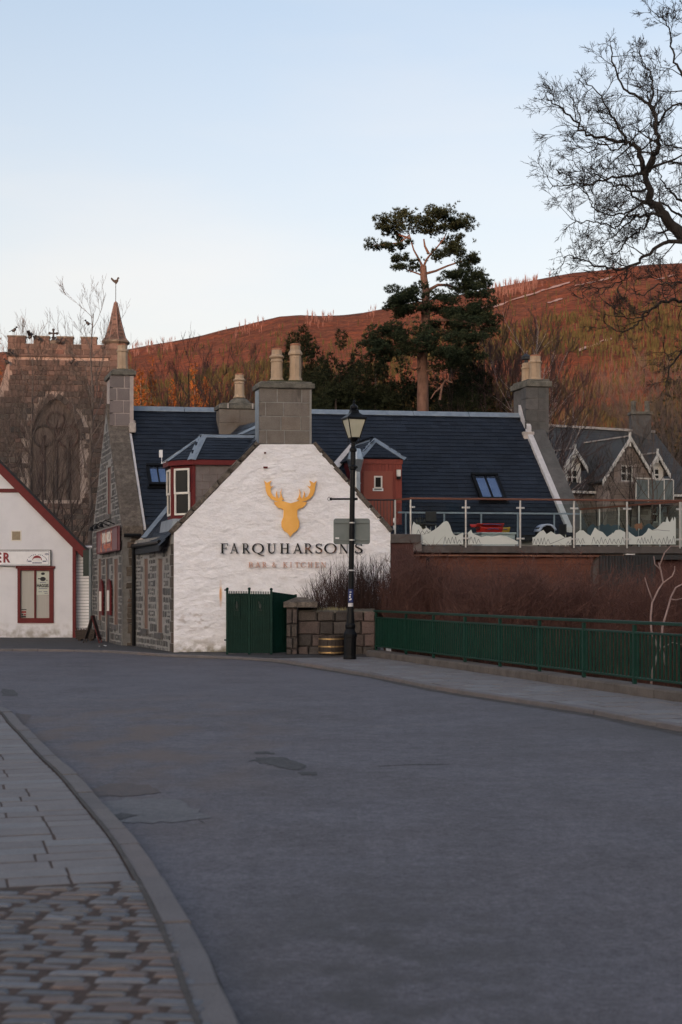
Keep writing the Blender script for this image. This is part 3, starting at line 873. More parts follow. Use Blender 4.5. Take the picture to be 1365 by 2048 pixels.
while s < 24:
    dl = .60
    p = PLA + PD * s
    t = .06
    # distance to the kerb along PN
    wmax = 0
    while wmax < 3.5:
        q = p + PN * wmax
        kx = kerb_x(KRs, q.y)
        if q.x < kx + .2: break
        wmax += .05
    wmax = min(wmax, 3.4)
    off = .28 if int(s / .6 + .1) % 2 else 0
    t = .02
    while t < wmax - .12:
        w = min(.56 - (off if t < .03 else 0), wmax - t)
        if w > .1:
            c = p + PD * (dl / 2) + PN * (t + w / 2)
            place_block('paving_slab', rs.choice(slab_me), pr, (c.x, c.y, PAV - .032 + rs.uniform(-.003, .003)), (PN * (w - .024)).to_3d(), (PD * (dl - .055)).to_3d() + Vector((0, 0, rs.uniform(-.003, .003))), (0, 0, .06))
            cnt += 1
        t += w
    s += dl
print('footway slabs', cnt)

def base_dirt_shade(a, b, w, label, seed):
    """irregular strip of dirt and painted contact shade where a wall meets the footway"""
    r = random.Random(seed); a, b = Vector(a), Vector(b); d = (b - a).normalized(); n = Vector((d.y, -d.x, 0))
    k = max(3, int((b - a).length / .12)); vs = []
    for i in range(k + 1):
        p = a + (b - a) * (i / k); ww = w * r.uniform(.35, 1.2)
        vs += [(p.x, p.y, PAV + .003), (p.x + n.x * ww, p.y + n.y * ww, PAV + .003)]
    mb = MB(); mb.mesh(vs, [(2 * i, 2 * i + 1, 2 * i + 3, 2 * i + 2) for i in range(k)])
    tag(mb.build('base_dirt_shade', M['gutter_dirt_shade']), label, 'dirt', kind='structure')  # dirt tone doubles as painted contact shade under the wall
# ================================================================== the pub
PO = Vector((-4.35, 37.0, 0))
FDV = Vector((math.cos(RAD(8)), math.sin(RAD(8)), 0))
SDV = Vector((-math.sin(RAD(17)), math.cos(RAD(17)), 0))
FNV = Vector((FDV.y, -FDV.x, 0))                      # outward from the front faces
SNV = Vector((-SDV.y, SDV.x, 0))                      # outward from the left faces
UP = Vector((0, 0, 1))
def F(u, v, z=0.0): return PO + FDV * u + SDV * v + UP * z
def uv_of(p):
    d = p - PO
    det = FDV.x * SDV.y - FDV.y * SDV.x
    return ((d.x * SDV.y - d.y * SDV.x) / det, (FDV.x * d.y - FDV.y * d.x) / det)
def on_front(px, py, v):                             # pixel on the vertical plane v = const
    return onplane(px, py, F(0, v), FNV)
def fu(px, py, v):
    p = on_front(px, py, v); return uv_of(p)[0], p.z
def on_left(px, py, u):
    return onplane(px, py, F(u, 0), SNV)

pub = thing('pub', 'white-gabled stone pub with dark slate roofs and red dormers', 'pub', (PO.x, PO.y, 0))

def slates(mb, poly, P, a, s, n, gauge=.17, wid=.27, seed=1, skip=None, tilt=.010):
    """poly in (along, up-slope) metres; P origin; a, s, n unit vectors"""
    r = random.Random(seed)
    x0 = min(p[0] for p in poly); x1 = max(p[0] for p in poly)
    y0 = min(p[1] for p in poly); y1 = max(p[1] for p in poly)
    y = y0; row = 0
    while y < y1:
        x = x0 - (wid * .5 if row % 2 else 0) - r.uniform(0, .05)
        while x < x1:
            w = wid * r.uniform(.85, 1.15)
            cx, cy = x + w / 2, y + gauge * .5
            if pip(cx, cy, poly) and not (skip and skip(cx, cy)):
                xa, xb = max(x + .003, x0), min(x + w - .003, x1)
                dz = r.uniform(-.002, .004); dy = r.uniform(-.008, .008)
                l = gauge * 1.35
                o = P + a * xa + s * (y + dy) + n * (.022 + tilt + dz)
                # low slab: front edge lifted, head tucked under the next course
                A = a * (xb - xa); Sv = s * l - n * (tilt * 1.9)
                t = n * -.010
                p = [o, o + A, o + A + Sv, o + Sv]
                q = [k + t for k in p]
                mb.mesh(p + q, [(0, 1, 2, 3), (0, 4, 5, 1), (1, 5, 6, 2), (3, 7, 4, 0)])
            x += w
        y += gauge; row += 1

def lead_strip(mb, p0, p1, dA, dB, w, lift=.035, t=.012):
    """folded lead cap along an edge; dA, dB lie in the two roof faces"""
    p0, p1 = Vector(p0), Vector(p1)
    e = (p1 - p0).normalized()
    up = -(dA.normalized() + dB.normalized())
    up = (up - e * up.dot(e)); up = up.normalized() if up.length > 1e-6 else UP.copy()
    vs = []
    for p in (p0, p1):
        for off in (dA.normalized() * w, Vector((0, 0, 0)), dB.normalized() * w):
            q = p + off + up * lift
            vs += [q, q + up * t]
    fs = [(1, 7, 9, 3), (3, 9, 11, 5), (0, 2, 8, 6), (2, 4, 10, 8), (0, 6, 7, 1), (4, 5, 11, 10), (0, 1, 3, 2), (2, 3, 5, 4), (6, 8, 9, 7), (8, 10, 11, 9)]
    mb.mesh(vs, fs)

def rubble(mb, poly, holes, fmap, n, hs=(.16, .30), ws=(.22, .5), seed=1, proud=(.015, .045), gap=.012):
    """random rubble built from uneven blocks, each proud of the mortar"""
    r = random.Random(seed)
    x0 = min(p[0] for p in poly); x1 = max(p[0] for p in poly)
    y0 = min(p[1] for p in poly); y1 = max(p[1] for p in poly)
    y = y0 + .02
    while y < y1:
        h = r.uniform(*hs)
        x = x0 + r.uniform(-.2, 0)
        while x < x1:
            w = r.uniform(*ws)
            parts_ = [(y, h)] if r.random() > .3 or h < .2 else [(y, h * .5), (y + h * .5, h * .5)]
            for (yy, hh) in parts_:
                xa, xb, ya, yb = x + gap, x + w - gap, yy + gap, yy + hh - gap
                pts = [(xa, ya), (xb, ya), (xb, yb), (xa, yb)]
                ok = all(pip(px_, py_, poly) for px_, py_ in pts)
                if ok:
                    for hl in holes:
                        hx0 = min(p[0] for p in hl) - .05; hx1 = max(p[0] for p in hl) + .05
                        hy0 = min(p[1] for p in hl) - .05; hy1 = max(p[1] for p in hl) + .05
                        if xb > hx0 and xa < hx1 and yb > hy0 and ya < hy1: ok = False
                if ok:
                    d = r.uniform(*proud)
                    j = lambda: r.uniform(-.014, .014)
                    out = [(a_ + j(), b_ + j()) for a_, b_ in pts]
                    cx_ = sum(p[0] for p in out) / 4; cy_ = sum(p[1] for p in out) / 4
                    inn = [(cx_ + (a_ - cx_) * .82, cy_ + (b_ - cy_) * .80) for a_, b_ in out]
                    vs = [fmap(a_, b_) - n * .01 for a_, b_ in out] + [fmap(a_, b_) + n * (d * .6) for a_, b_ in out] + [fmap(a_, b_) + n * (d + r.uniform(-.006, .006)) for a_, b_ in inn]
                    fs = [(8, 9, 10, 11)]
                    for lv in (0, 4):
                        for k in range(4):
                            fs.append((lv + k, lv + (k + 1) % 4, lv + 4 + (k + 1) % 4, lv + 4 + k))
                    if (vs[1] - vs[0]).cross(vs[3] - vs[0]).dot(n) < 0: fs = [tuple(reversed(f)) for f in fs]
                    mb.mesh(vs, fs)
            x += w
        y += h

# ---------------------------------------------------------------- white gable
apex_u, apex_z = 2.93, 6.28
GPX = [(348, 1316), (350, 1065), (520, 889), (628, 889), (781, 1063), (781, 1316)]
gpoly = [fu(px, py, 0) for px, py in GPX]
gpoly = [(u, max(z, -.1)) for u, z in gpoly]
WU = gpoly[-1][0]                                    # gable width
EZ = gpoly[1][1]                                     # eaves height
core = MB(); core.holed(gpoly, [], lambda u, z: F(u, .06, z), SDV * .5)
gw = core.build('gable_wall', M['mortar'], pub)
mb = MB()
st = .055
nu = int(WU / st) + 1; nz = int((gpoly[2][1] + .15) / st) + 2
idx = {}
ext = [(p[0] + (-.0 if p[0] < WU / 2 else .0), p[1]) for p in gpoly]
def wall_off(u, z):
    a = mnoise.noise(Vector((u * 1.3, z * 2.6, 1.3))) * .011
    b = mnoise.noise(Vector((u * 3.6, z * 8.5, 5.1))) * .011
    d = mnoise.voronoi(Vector((u * 1.9, z * 3.7, 9.0)))[0]
    c = min(.35, d[1] - d[0]) * .055
    r_ = mnoise.noise(Vector((u * 11, z * 16, 2))) * .004
    return a + b + c + r_ + .028
vs_, fs_ = [], []
def top_z(u):
    P = gpoly[1:5]
    if u <= P[0][0]: return P[0][1]
    for (a_, b_), (c_, d_) in zip(P, P[1:]):
        if a_ <= u <= c_: return b_ + (d_ - b_) * (u - a_) / (c_ - a_)
    return P[-1][1]
for j in range(nz):
    for i in range(nu + 1):
        u = min(i * st, WU); z = -.1 + (top_z(u) + .1) * j / (nz - 1)
        vs_.append(F(u, 0, z) + FNV * wall_off(u, z))
for j in range(nz - 1):
    for i in range(nu):
        fs_.append((j * (nu + 1) + i, j * (nu + 1) + i + 1, (j + 1) * (nu + 1) + i + 1, (j + 1) * (nu + 1) + i))
mb.mesh(vs_, fs_)
wall_face = mb.build('whitewashed_face', M['white'], pub, smooth=True)
# dirt and rust on the whitewash
gA = F(0, 0)
stain(M['white'], tuple(F(.7, 0, .05)), (1.6, 1.6, .42), (.26, .22, .15), 5, .42, .60, .75)
stain(M['white'], tuple(F(2.2, 0, .0)), (3.2, 2.0, .22), (.16, .14, .08), 6, .42, .58, .8)
stain(M['white'], tuple(F(.6, 0, .9)), (.9, 1.5, .5), (.36, .27, .22), 4, .52, .62, .5, (1, 1, 2))
stain(M['white'], tuple(on_front(442, 1188, 0)), (.055, .5, .40), (.62, .30, .10), 8, .30, .48, .9, (1, 1, .3))
stain(M['white'], tuple(F(3, 0, 2)), (5, 4, 4), (.58, .53, .51), 1.6, .56, .74, .5, (1, 1, 2.4))
# two little iron stubs left in the wall
for (px, py, w) in ((531, 937, .11), (530, 908, .05)):
    p = on_front(px, py, 0)
    MB().box(p - FDV * w / 2 + FNV * -.02, FDV * w, FNV * .12, UP * .045).build('iron_stub', M['red_dark'], pub)
# corner stones visible on the left arris
cs = MB()
for k in range(11):
    z0 = k * .29
    if z0 + .28 > EZ: break
    cs.box(F(-.03, .03, z0), FDV * .10, SDV * (.24 if k % 2 else .40), UP * .272)
cs.build('quoin', M['rubble_brown'], pub, kind='stuff')

# rough cope stones up both rakes
cope_me = [block_mesh(300 + i, .07, .12, M['copestone']) for i in range(5)]
rc = random.Random(4)
for (a, b) in ((gpoly[1], gpoly[2]), (gpoly[4], gpoly[3])):
    A = Vector((a[0], a[1])); B = Vector((b[0], b[1])); Ln = (B - A).length
    d = (B - A) / Ln; nrm = Vector((-d.y, d.x)) if d.x > 0 else Vector((d.y, -d.x))
    t = -.06
    while t < Ln - .05:
        l = min(rc.uniform(.32, .6), Ln + .02 - t)
        c = A + d * (t + l / 2) + nrm * .05
        place_block('cope_stone', rc.choice(cope_me), pub, F(c.x, .19, c.y), FDV * (d.x * (l - .01)) + UP * (d.y * (l - .01)),
                    (FDV * nrm.x + UP * nrm.y) * rc.uniform(.12, .16), FNV * .50)
        t += l
mb = MB()                                            # lead tucked behind the copes
for (a, b) in ((gpoly[1], gpoly[2]), (gpoly[4], gpoly[3])):
    A = F(a[0], .46, a[1]); B = F(b[0], .46, b[1])
    mb.box(A + UP * .02, B - A, SDV * .22, UP * .03)
mb.build('flashing', M['lead'], pub)

# ---------------------------------------------------------------- wing: left wall, roof
WV = 4.8
WK = -.055
def WL(v, z, o=0.0): return F(WK * v - o, v, z)
SDW = (WL(1, 0) - WL(0, 0)).normalized(); SNW = Vector((-SDW.y, SDW.x, 0))
def on_wl(px, py): return onplane(px, py, WL(0, 0), SNW)
lw_holes = []
for (pa, pb, ya, yb) in ((287.5, 296, 1117, 1257), (315, 325, 1117, 1265)):
    A = on_wl(pa, yb); B = on_wl(pb, ya)
    v1, v0 = min(uv_of(A)[1], WV - .1), uv_of(B)[1]
    lw_holes.append([(v0, A.z), (v1, A.z), (v1, B.z), (v0, B.z)])
lpoly = [(.0, -.1), (WV, -.1), (WV, EZ - .05), (0, EZ - .05)]
mb = MB(); mb.holed(lpoly, lw_holes, lambda v, z: WL(v, z), -SNW * .5)
mb.build('side_wall', M['mortar'], pub)
mb = MB(); rubble(mb, [(.36, -.1), (WV, -.1), (WV, EZ - .06), (.36, EZ - .06)], lw_holes, lambda v, z: WL(v, z), SNW, (.14, .28), (.16, .40), 5, (.002, .016), .03)
mb.build('rubble_stone', M['rubble'], pub, kind='stuff')
for hl in lw_holes:
    v0, v1, z0, z1 = hl[0][0], hl[1][0], hl[0][1], hl[2][1]
    w = MB().box(WL(v0, z0, -.035), SDW * (v1 - v0), FDV * .05, UP * (z1 - z0)).build('window', M['brown_panel'], pub, bevel=.004)
    MB().box(WL(v0 - .1, z0 - .16, .07), SDW * (v1 - v0 + .2), FDV * .28, UP * .157).build('sill', M['ashlar_grey'], w, bevel=.012)
    MB().box(WL(v0 + .08, z0 + .08, -.025), SDW * (v1 - v0 - .16), FDV * .012, UP * (z1 - z0 - .16)).build('board', M['brown_panel'], w)
mb = MB().box(F(WU, .56, -.1), SDV * 4.2, FDV * -.4, UP * (EZ - .05 + .1)); mb.build('side_wall', M['mortar'], pub)

RISE = (apex_z - EZ) / (WU / 2)
def wing_slope(side):
    """origin at eaves, a along depth, s up-slope, n"""
    if side < 0:
        P = F(-.30, .48, EZ - .30 * RISE); hor = FDV
    else:
        P = F(WU + .14, .48, EZ - .14 * RISE); hor = -FDV
    s = (hor + UP * RISE).normalized()
    a = (SDV - s * SDV.dot(s)).normalized()
    n = s.cross(a) if side > 0 else a.cross(s)
    if n.z < 0: n = -n
    return P, a, s, n
top_w = (WU / 2 + .30) * math.sqrt(1 + RISE * RISE)
for side in (-1, 1):
    P, a, s, n = wing_slope(side)
    hor = FDV if side < 0 else -FDV
    # solid under-roof
    p = [P, P + SDV * 7.2, P + SDV * 7.2 + (hor + UP * RISE) * (WU / 2 + (.30 if side < 0 else .14)), P + (hor + UP * RISE) * (WU / 2 + (.30 if side < 0 else .14))]
    MB().prism(p, -UP * .14).build('roof', M['roof_under'], pub)
    mb = MB(); sk = None
    slates(mb, [(-.3, 0), (5.2, 0), (7.2, top_w), (-.3 + .3, top_w)], P, a, s, n, seed=11 + side, wid=.25)
    mb.build('slates', M['slate'], pub, kind='stuff')
mb = MB()
r0, r1 = F(WU / 2, .5, apex_z + .02), F(WU / 2, 7.0, apex_z + .02)
lead_strip(mb, r0, r1, -FDV - UP * RISE, FDV - UP * RISE, .16)
# valley against the main roof, and the pale wedge of masonry beside the eaves
mb.build('ridge_lead', M['lead'], pub)

# ---------------------------------------------------------------- main range
ML, MR = -.625, 12.78
MV0, MVR, MV1 = WV, 8.35, 11.9
MEZ, MRZ = 3.52, 7.41
MRISE = (MRZ - MEZ) / (MVR - MV0)
def main_front(u, z): return F(u, MV0, z)
def roof_pt(u, v): return F(u, v, MEZ + (v - MV0) * MRISE)
fpoly = [(ML, -.1), (MR + .55, -.1), (MR + .55, MEZ), (ML, MEZ)]
mb = MB(); mb.holed(fpoly, [], main_front, SDV * .5); mb.build('front_wall', M['mortar'], pub)
mb = MB(); rubble(mb, [(ML + .02, -.1), (-.02, -.1), (-.02, MEZ - .1), (ML + .02, MEZ - .1)], [], main_front, FNV, (.16, .3), (.2, .36), 9)
mb.build('rubble_stone', M['rubble_brown'], pub, kind='stuff')
mb = MB().holed([(ML, -.1), (MR + .55, -.1), (MR + .55, MEZ), (ML, MEZ)], [], lambda u, z: F(u, MV1, z), -SDV * .5); mb.build('rear_wall', M['mortar'], pub)

# left gable of the main range (faces the lane)
gl_poly = [(MV0, -.1), (MV1, -.1), (MV1, MEZ), (MVR, MRZ - .05), (MV0, MEZ)]
gl_holes = []
def lane_hole(pa, pb, ya, yb, u=ML):
    A = on_left(pa, yb, u); B = on_left(pb, ya, u)
    v1, v0 = uv_of(A)[1], uv_of(B)[1]
    zA = max(A.z, .02)
    return [(v0, zA), (v1, zA), (v1, B.z), (v0, B.z)]
H_win1 = lane_hole(228, 236, 1117, 1249); H_door = lane_hole(212, 219, 1117, 1292); H_win2 = lane_hole(197, 203, 1117, 1240); H_slit = lane_hole(215.5, 222, 932, 1030)
gl_holes = [H_win1, H_door, H_win2, H_slit]
gmap = lambda v, z: F(ML, v, z)
mb = MB(); mb.holed(gl_poly, gl_holes, gmap, FDV * .5); mb.build('lane_gable', M['mortar'], pub)
mb = MB(); rubble(mb, gl_poly, gl_holes, gmap, SNV, (.16, .30), (.2, .45), 17, (.003, .02), .024); mb.build('rubble_stone', M['rubble'], pub, kind='stuff')
for nm, hl, mt in (('window', H_win1, 'brown_panel'), ('door', H_door, 'dark_grey'), ('window', H_win2, 'brown_panel'), ('window', H_slit, 'brown_panel')):
    v0, v1, z0, z1 = hl[0][0], hl[1][0], hl[0][1], hl[2][1]
    w = MB().box(F(ML + .035, v0, z0), SDV * (v1 - v0), FDV * .05, UP * (z1 - z0)).build(nm, M[mt], pub)
    if nm == 'window':
        MB().box(F(ML - .06, v0 - .1, z0 - .15), SDV * (v1 - v0 + .2), FDV * .24, UP * .147).build('sill', M['ashlar_grey'], w, bevel=.01)
    fr = MB()
    for q in (v0, v1 - .06): fr.box(F(ML + .02, q, z0), SDV * .06, FDV * .03, UP * (z1 - z0))
    fr.build('frame', M['red_dark'] if hl is H_slit else M['brown_panel'], w)

# right gable of the main range
gr_poly = [(MV0, -.1), (MV1, -.1), (MV1, MEZ), (MVR, MRZ - .05), (MV0, MEZ)]
mb = MB(); mb.holed(gr_poly, [], lambda v, z: F(MR + .55, v, z), -FDV * .5); mb.build('far_gable', M['ashlar_grey'], pub)

# skews: flat stone copes following the gables
def skew(u0, u1, name, m, z_add=.16, v_top=MVR, v_lo=MV0 - .12):
    zt = MRZ
    n = 6
    for k in range(n):
        va = v_lo + (v_top - v_lo) * k / n; vb = v_lo + (v_top - v_lo) * (k + 1) / n
        za = MEZ + (va - MV0) * MRISE; zb = MEZ + (vb - MV0) * MRISE
        o = F(u0, va + .006, za - .12)
        MB().box(o, FDV * (u1 - u0), F(0, vb - .006, zb) - F(0, va + .006, za), UP * (z_add + .12)).build(name, M[m], pub, bevel=.02)
skew(ML - .02, -.04, 'skew_stone', 'copestone')
skew(MR + .12, MR + .60, 'skew_stone', 'ashlar_grey', .17)
# white mortar fillets between skews and slates
def fillet(u0, u1, nm, va=MV0 - .1, vb=MVR - .5, z=.10):
    za = MEZ + (va - MV0) * MRISE; zb = MEZ + (vb - MV0) * MRISE
    MB().box(F(u0, va, za + .02), FDV * (u1 - u0), F(0, vb, zb) - F(0, va, za), UP * z).build(nm, M['lead_pale'], pub)
fillet(-.037, .03, 'mortar_fillet', vb=MVR - .9)
fillet(MR - .06, MR + .115, 'mortar_fillet', z=.16, vb=MVR - .62)
MB().box(roof_pt(MR - .02, 7.66) + UP * .0, FDV * .13, roof_pt(0, MVR + .02) - roof_pt(0, 7.66), UP * .34).build('mortar_fillet', M['lead_pale'], pub)

# main roof
s_m = (SDV * 1.0 + UP * MRISE).normalized()
n_m = FDV.cross(s_m); n_m = n_m if n_m.z > 0 else -n_m
over = .18
p = [roof_pt(-.04, MV0 - over), roof_pt(MR + .12, MV0 - over), roof_pt(MR + .12, MVR), roof_pt(-.04, MVR)]
MB().prism(p, -UP * .16).build('roof', M['roof_under'], pub)
p = [F(-.04, MV1 + over, MEZ - over * MRISE), F(MR + .12, MV1 + over, MEZ - over * MRISE), F(MR + .12, MVR, MRZ), F(-.04, MVR, MRZ)]
MB().prism(p, -UP * .16).build('roof', M['slate'], pub)
SL = (roof_pt(0, MVR) - roof_pt(0, MV0 - over)).length
Pm = roof_pt(0, MV0 - over)
sv = (roof_pt(0, MVR) - Pm).normalized()
# slate courses are level along FDV and climb along sv (slightly skewed plan)
mb = MB(); slates(mb, [(0.0, 0), (MR + .0, 0), (MR + .0, SL), (0.0, SL)], Pm, FDV, sv, n_m, gauge=.172, wid=.28, seed=3)
mb.build('slates', M['slate'], pub, kind='stuff')
# lead ridge in lengths
L_ = MR + .1
k = 0; u = -.04
while u < L_ - .1:
    l = min(1.85, L_ - u)
    mb = MB()
    lead_strip(mb, F(u + .008, MVR, MRZ + .035), F(u + l - .008, MVR, MRZ + .035), -s_m, (SDV - UP * MRISE), .21, .05)
    mb.build('ridge_lead', M['lead'], pub)
    u += l
# gutter and downpipe on the visible bit of front wall
MB().tube([F(-.12, MV0 - .22, MEZ - .25), F(-.62, MV0 - .22, MEZ - .25)], .055, 8).build('gutter', M['black_metal'], pub)
MB().tube([F(-.33, 4.68, EZ - .15), F(-.33, 4.68, 0)], .055, 8).build('downpipe', M['black_metal'], pub)
MB().tube([F(-.27, .62, EZ - .22), F(-.36, 4.70, EZ - .22)], .055, 8).build('gutter', M['black_metal'], pub)
# pale sandstone wedge between the two eaves
MB().box(F(-.38, MV0 - .22, 2.95), FDV * .55, SDV * .2, FDV * .42 + UP * .42).build('wedge_stone', M['cement'], pub, bevel=.02)
# valley lead between wing slope and main slope
mb = MB()
va = MV0 - .1
q0 = F(-.05, MV0 + (EZ - .05 - MEZ) / MRISE, EZ - .03)
zt = apex_z
q1 = F(WU / 2, MV0 + (zt - MEZ) / MRISE, zt + .02)
e = (q1 - q0).normalized()
nn = UP - e * UP.dot(e); nn.normalize()
sd_ = e.cross(nn).normalized()
mb.box(q0 + nn * .05 - sd_ * .10, e * 3.0, sd_ * .20, nn * .03)
mb.build('valley_lead', M['lead'], pub)

# ---------------------------------------------------------------- chimneys
def chimney(u0, u1, v0, v1, z0, z1, rows, stone, mort, cap_h=.2, cap_over=.07, seed=1, label=None, capm='capstone'):
    r = random.Random(seed)
    g = .020 if mort != stone else .010
    ch = MB().box(F(u0 + .006, v0 + .006, z0), FDV * (u1 - u0 - .012), SDV * (v1 - v0 - .012), UP * (z1 - z0 - cap_h)).build('chimney', M[mort], pub)
    if label: ch['label'] = label
    zh = (z1 - cap_h - z0) / len(rows)
    me = [block_mesh(seed * 10 + k, .006, .015, M[stone]) for k in range(3)]
    for i, row in enumerate(rows):                    # rows from the top down, fractions of the width
        zc = z1 - cap_h - zh * (i + .5)
        xs = [0] + list(row) + [1]
        for a, b in zip(xs, xs[1:]):
            ua, ub = u0 + (u1 - u0) * a, u0 + (u1 - u0) * b
            d = v1 - v0
            place_block('stone', r.choice(me), ch, F((ua + ub) / 2, v0 + d / 2, zc), FDV * (ub - ua - g), UP * (zh - g), -SDV * (d * r.uniform(.997, 1.003)))
    c = MB()
    o = cap_over
    prof = [(0, 0), (o, .05), (o, cap_h - .05), (o - .05, cap_h)]
    # cap as stacked slabs
    c.box(F(u0 - o, v0 - o, z1 - cap_h + .002), FDV * (u1 - u0 + 2 * o), SDV * (v1 - v0 + 2 * o), UP * (cap_h * .72))
    c.box(F(u0 - o + .06, v0 - o + .06, z1 - cap_h * .28), FDV * (u1 - u0 + 2 * o - .12), SDV * (v1 - v0 + 2 * o - .12), UP * (cap_h * .28))
    c.build('cap', M[capm], ch, bevel=.025)
    return ch
def moss_bed(ch, c, rx, ry, rz, m='moss', seed=3):
    mb = MB(); r = random.Random(seed)
    mb.ellip(c, rx, ry, rz, 14)
    for k in range(26):
        t = r.uniform(0, 6.28); q = r.uniform(.3, .95)
        mb.ellip(Vector(c) + Vector((math.cos(t) * rx * q, math.sin(t) * ry * q, rz * (1 - q) * .8)), r.uniform(.03, .07), r.uniform(.03, .07), r.uniform(.02, .05), 6)
    mb.build('flaunching', M[m], ch, smooth=True)
def pot(ch, c, h, r, m='pot', n=10, style=0, red=True):
    c = Vector(c)
    if style == 0:
        prof = [(r * 1.22, 0), (r * 1.22, h * .05), (r * 1.05, h * .10), (r, h * .13), (r * .97, h * .60), (r * 1.12, h * .63), (r * 1.02, h * .67), (r * .98, h * .71), (r * 1.28, h * .76), (r * 1.28, h * .80), (r * 1.02, h * .84), (r * .9, h * .86), (r * .9, h * 1.0)]
    elif style == 1:
        prof = [(r * 1.2, 0), (r * 1.2, h * .04), (r * 1.02, h * .12), (r * .98, h * .65), (r * 1.05, h * .66), (r * 1.0, h * .68), (r * 1.0, h * .72), (r * 1.25, h * .75), (r * 1.25, h * .80), (r * .95, h * .88), (r * .9, h * .90), (r * .9, h)]
    else:
        prof = [(r * 1.1, 0), (r * 1.1, h * .1), (r, h * .14), (r, h * .7), (r * 1.15, h * .74), (r * 1.15, h * .8), (r * .95, h * .84), (r * .95, h)]
    MB().lathe(c, prof, n).build('pot', M[m], ch)
    # louvred terracotta cowl on top
    mb = MB()
    mb.lathe(c + UP * (h * .985), [(r * .86, 0), (r * .86, h * .06), (r * .8, h * .075), (r * .5, h * .085)], n)
    for k in range(7):
        t = k / 7 * 6.283
        mb.cbox(c + Vector((math.cos(t) * r * .86, math.sin(t) * r * .86, h * 1.02)), r * .2, r * .2, h * .045)
    mb.build('pot_cowl', M['pot_red'] if red else M[m], ch)

# on the white gable
c0u, c1u = fu(522, 830, -.02)[0], fu(624, 830, -.02)[0]
zb, zt = fu(570, 888, 0)[1] - .01, fu(570, 763, 0)[1]
ch = chimney(c0u, c1u, -.03, .62, zb, zt, [(.36, .84), (.13, .48), (.43, .82), (.15, .50)], 'ashlar', 'mortar', .19, .07, 2, 'broad granite chimney with two tall clay pots')
MB().box(F(c0u - .012, .02, zb), FDV * .01, SDV * .55, UP * (zt - zb - .2)).build('lead_side', M['lead'], ch)
for px, ytop, st_, rr in ((554, 699, 0, .155), (591, 690, 1, .15)):
    p = on_front(px, 757, .28); q = on_front(px, ytop, .28)
    moss_bed(ch, (p.x, p.y, zt - .01), .30, .24, .10, seed=int(px))
    pot(ch, (p.x, p.y, zt + .04), (q.z - zt - .04) / 1.03, rr, style=st_, n=12 if st_ == 0 else 8)
stain(M['ashlar'], tuple(on_front(594, 800, -.03)), (.22, .6, .55), (.060, .050, .045), 4, .40, .60, .85, (1.6, 1.6, .5))
stain(M['ashlar'], tuple(on_front(575, 775, -.03)), (.8, .7, .16), (.085, .075, .062), 5, .40, .60, .8)
stain(M['ashlar'], tuple(on_front(480, 850, 7.3)), (.8, .7, .5), (.10, .075, .058), 3, .36, .58, .9)
# on the lane gable
zt = on_front(250, 738, 7.6).z; zb = on_front(250, 852, 7.6).z
ch = chimney(-.52, .12, 7.6, 9.07, zb, zt, [(.72,), (.36,), (.68,), (.28,)], 'ashlar_pink', 'mortar_pink', .2, .07, 3, 'slim pinkish chimney with one octagonal pot')
p = F(-.17, 8.0, zt); q = on_front(241, 690, 8.0)
moss_bed(ch, (p.x, p.y, zt - .02), .26, .26, .10)
pot(ch, (p.x, p.y, zt + .03), q.z - zt - .05, .165, style=2, n=8)
MB().box(F(.125, 7.72, zb - .02), FDV * .06, SDV * .8, UP * .22).build('flaunching', M['cement'], ch)
MB().box(F(-.04, 7.40, zb - .22), FDV * .20, SDV * .17, UP * .30).build('flaunching', M['cement'], ch, bevel=.02)
# on the main ridge
zt = on_front(480, 806, 7.3).z
ch = chimney(2.76, 4.06, 7.3, 8.0, 5.6, zt, [(.5,), (.35,), (.6,), (.4,)], 'ashlar', 'ashlar', .19, .06, 4, 'low brown rendered chimney with one banded pot')
p = F(3.42, 7.65, zt)
moss_bed(ch, (p.x, p.y, zt - .03), .36, .28, .26, 'capstone')
pot(ch, (p.x, p.y, zt + .20), on_front(482, 748, 7.65).z - zt - .24, .155, style=0, n=12)
mbm = MB()
for uu in (2.95, 3.72): mbm.box(F(uu, 7.22, zt - .18), FDV * .04, SDV * .015, UP * .16)
mbm.build('lime_streak', M['cement'], ch)
# on the far gable
zt = on_front(1079, 758, 7.75).z; zb = on_front(1079, 866, 7.75).z
ch = chimney(12.83, 13.52, 7.75, 8.95, zb, zt, [(.6,), (.62,), (.58,), (.64,)], 'ashlar_grey', 'ashlar_grey', .26, .08, 6, 'weathered grey chimney with a cowled pot and a plain pot')
p = on_front(1071, 757, 8.05); q = on_front(1071, 712, 8.05)
pot(ch, (p.x, p.y, zt - .02), q.z - zt, .19, style=2, n=8, m='pot')
p = on_front(1053, 757, 8.55)
pot(ch, (p.x, p.y, zt - .02), .62, .15, style=2, n=10, m='pot', red=False)
p.z = zt + .62
MB().lathe(p, [(.06, 0), (.06, .12), (.16, .14), (.16, .20), (.17, .22), (.03, .33)], 10).build('metal_cowl', M['dark_grey'], ch)
MB().box(F(12.60, 7.55, zb - .30), FDV * .35, SDV * .2, UP * .32).build('flaunching', M['cement'], ch, bevel=.02)

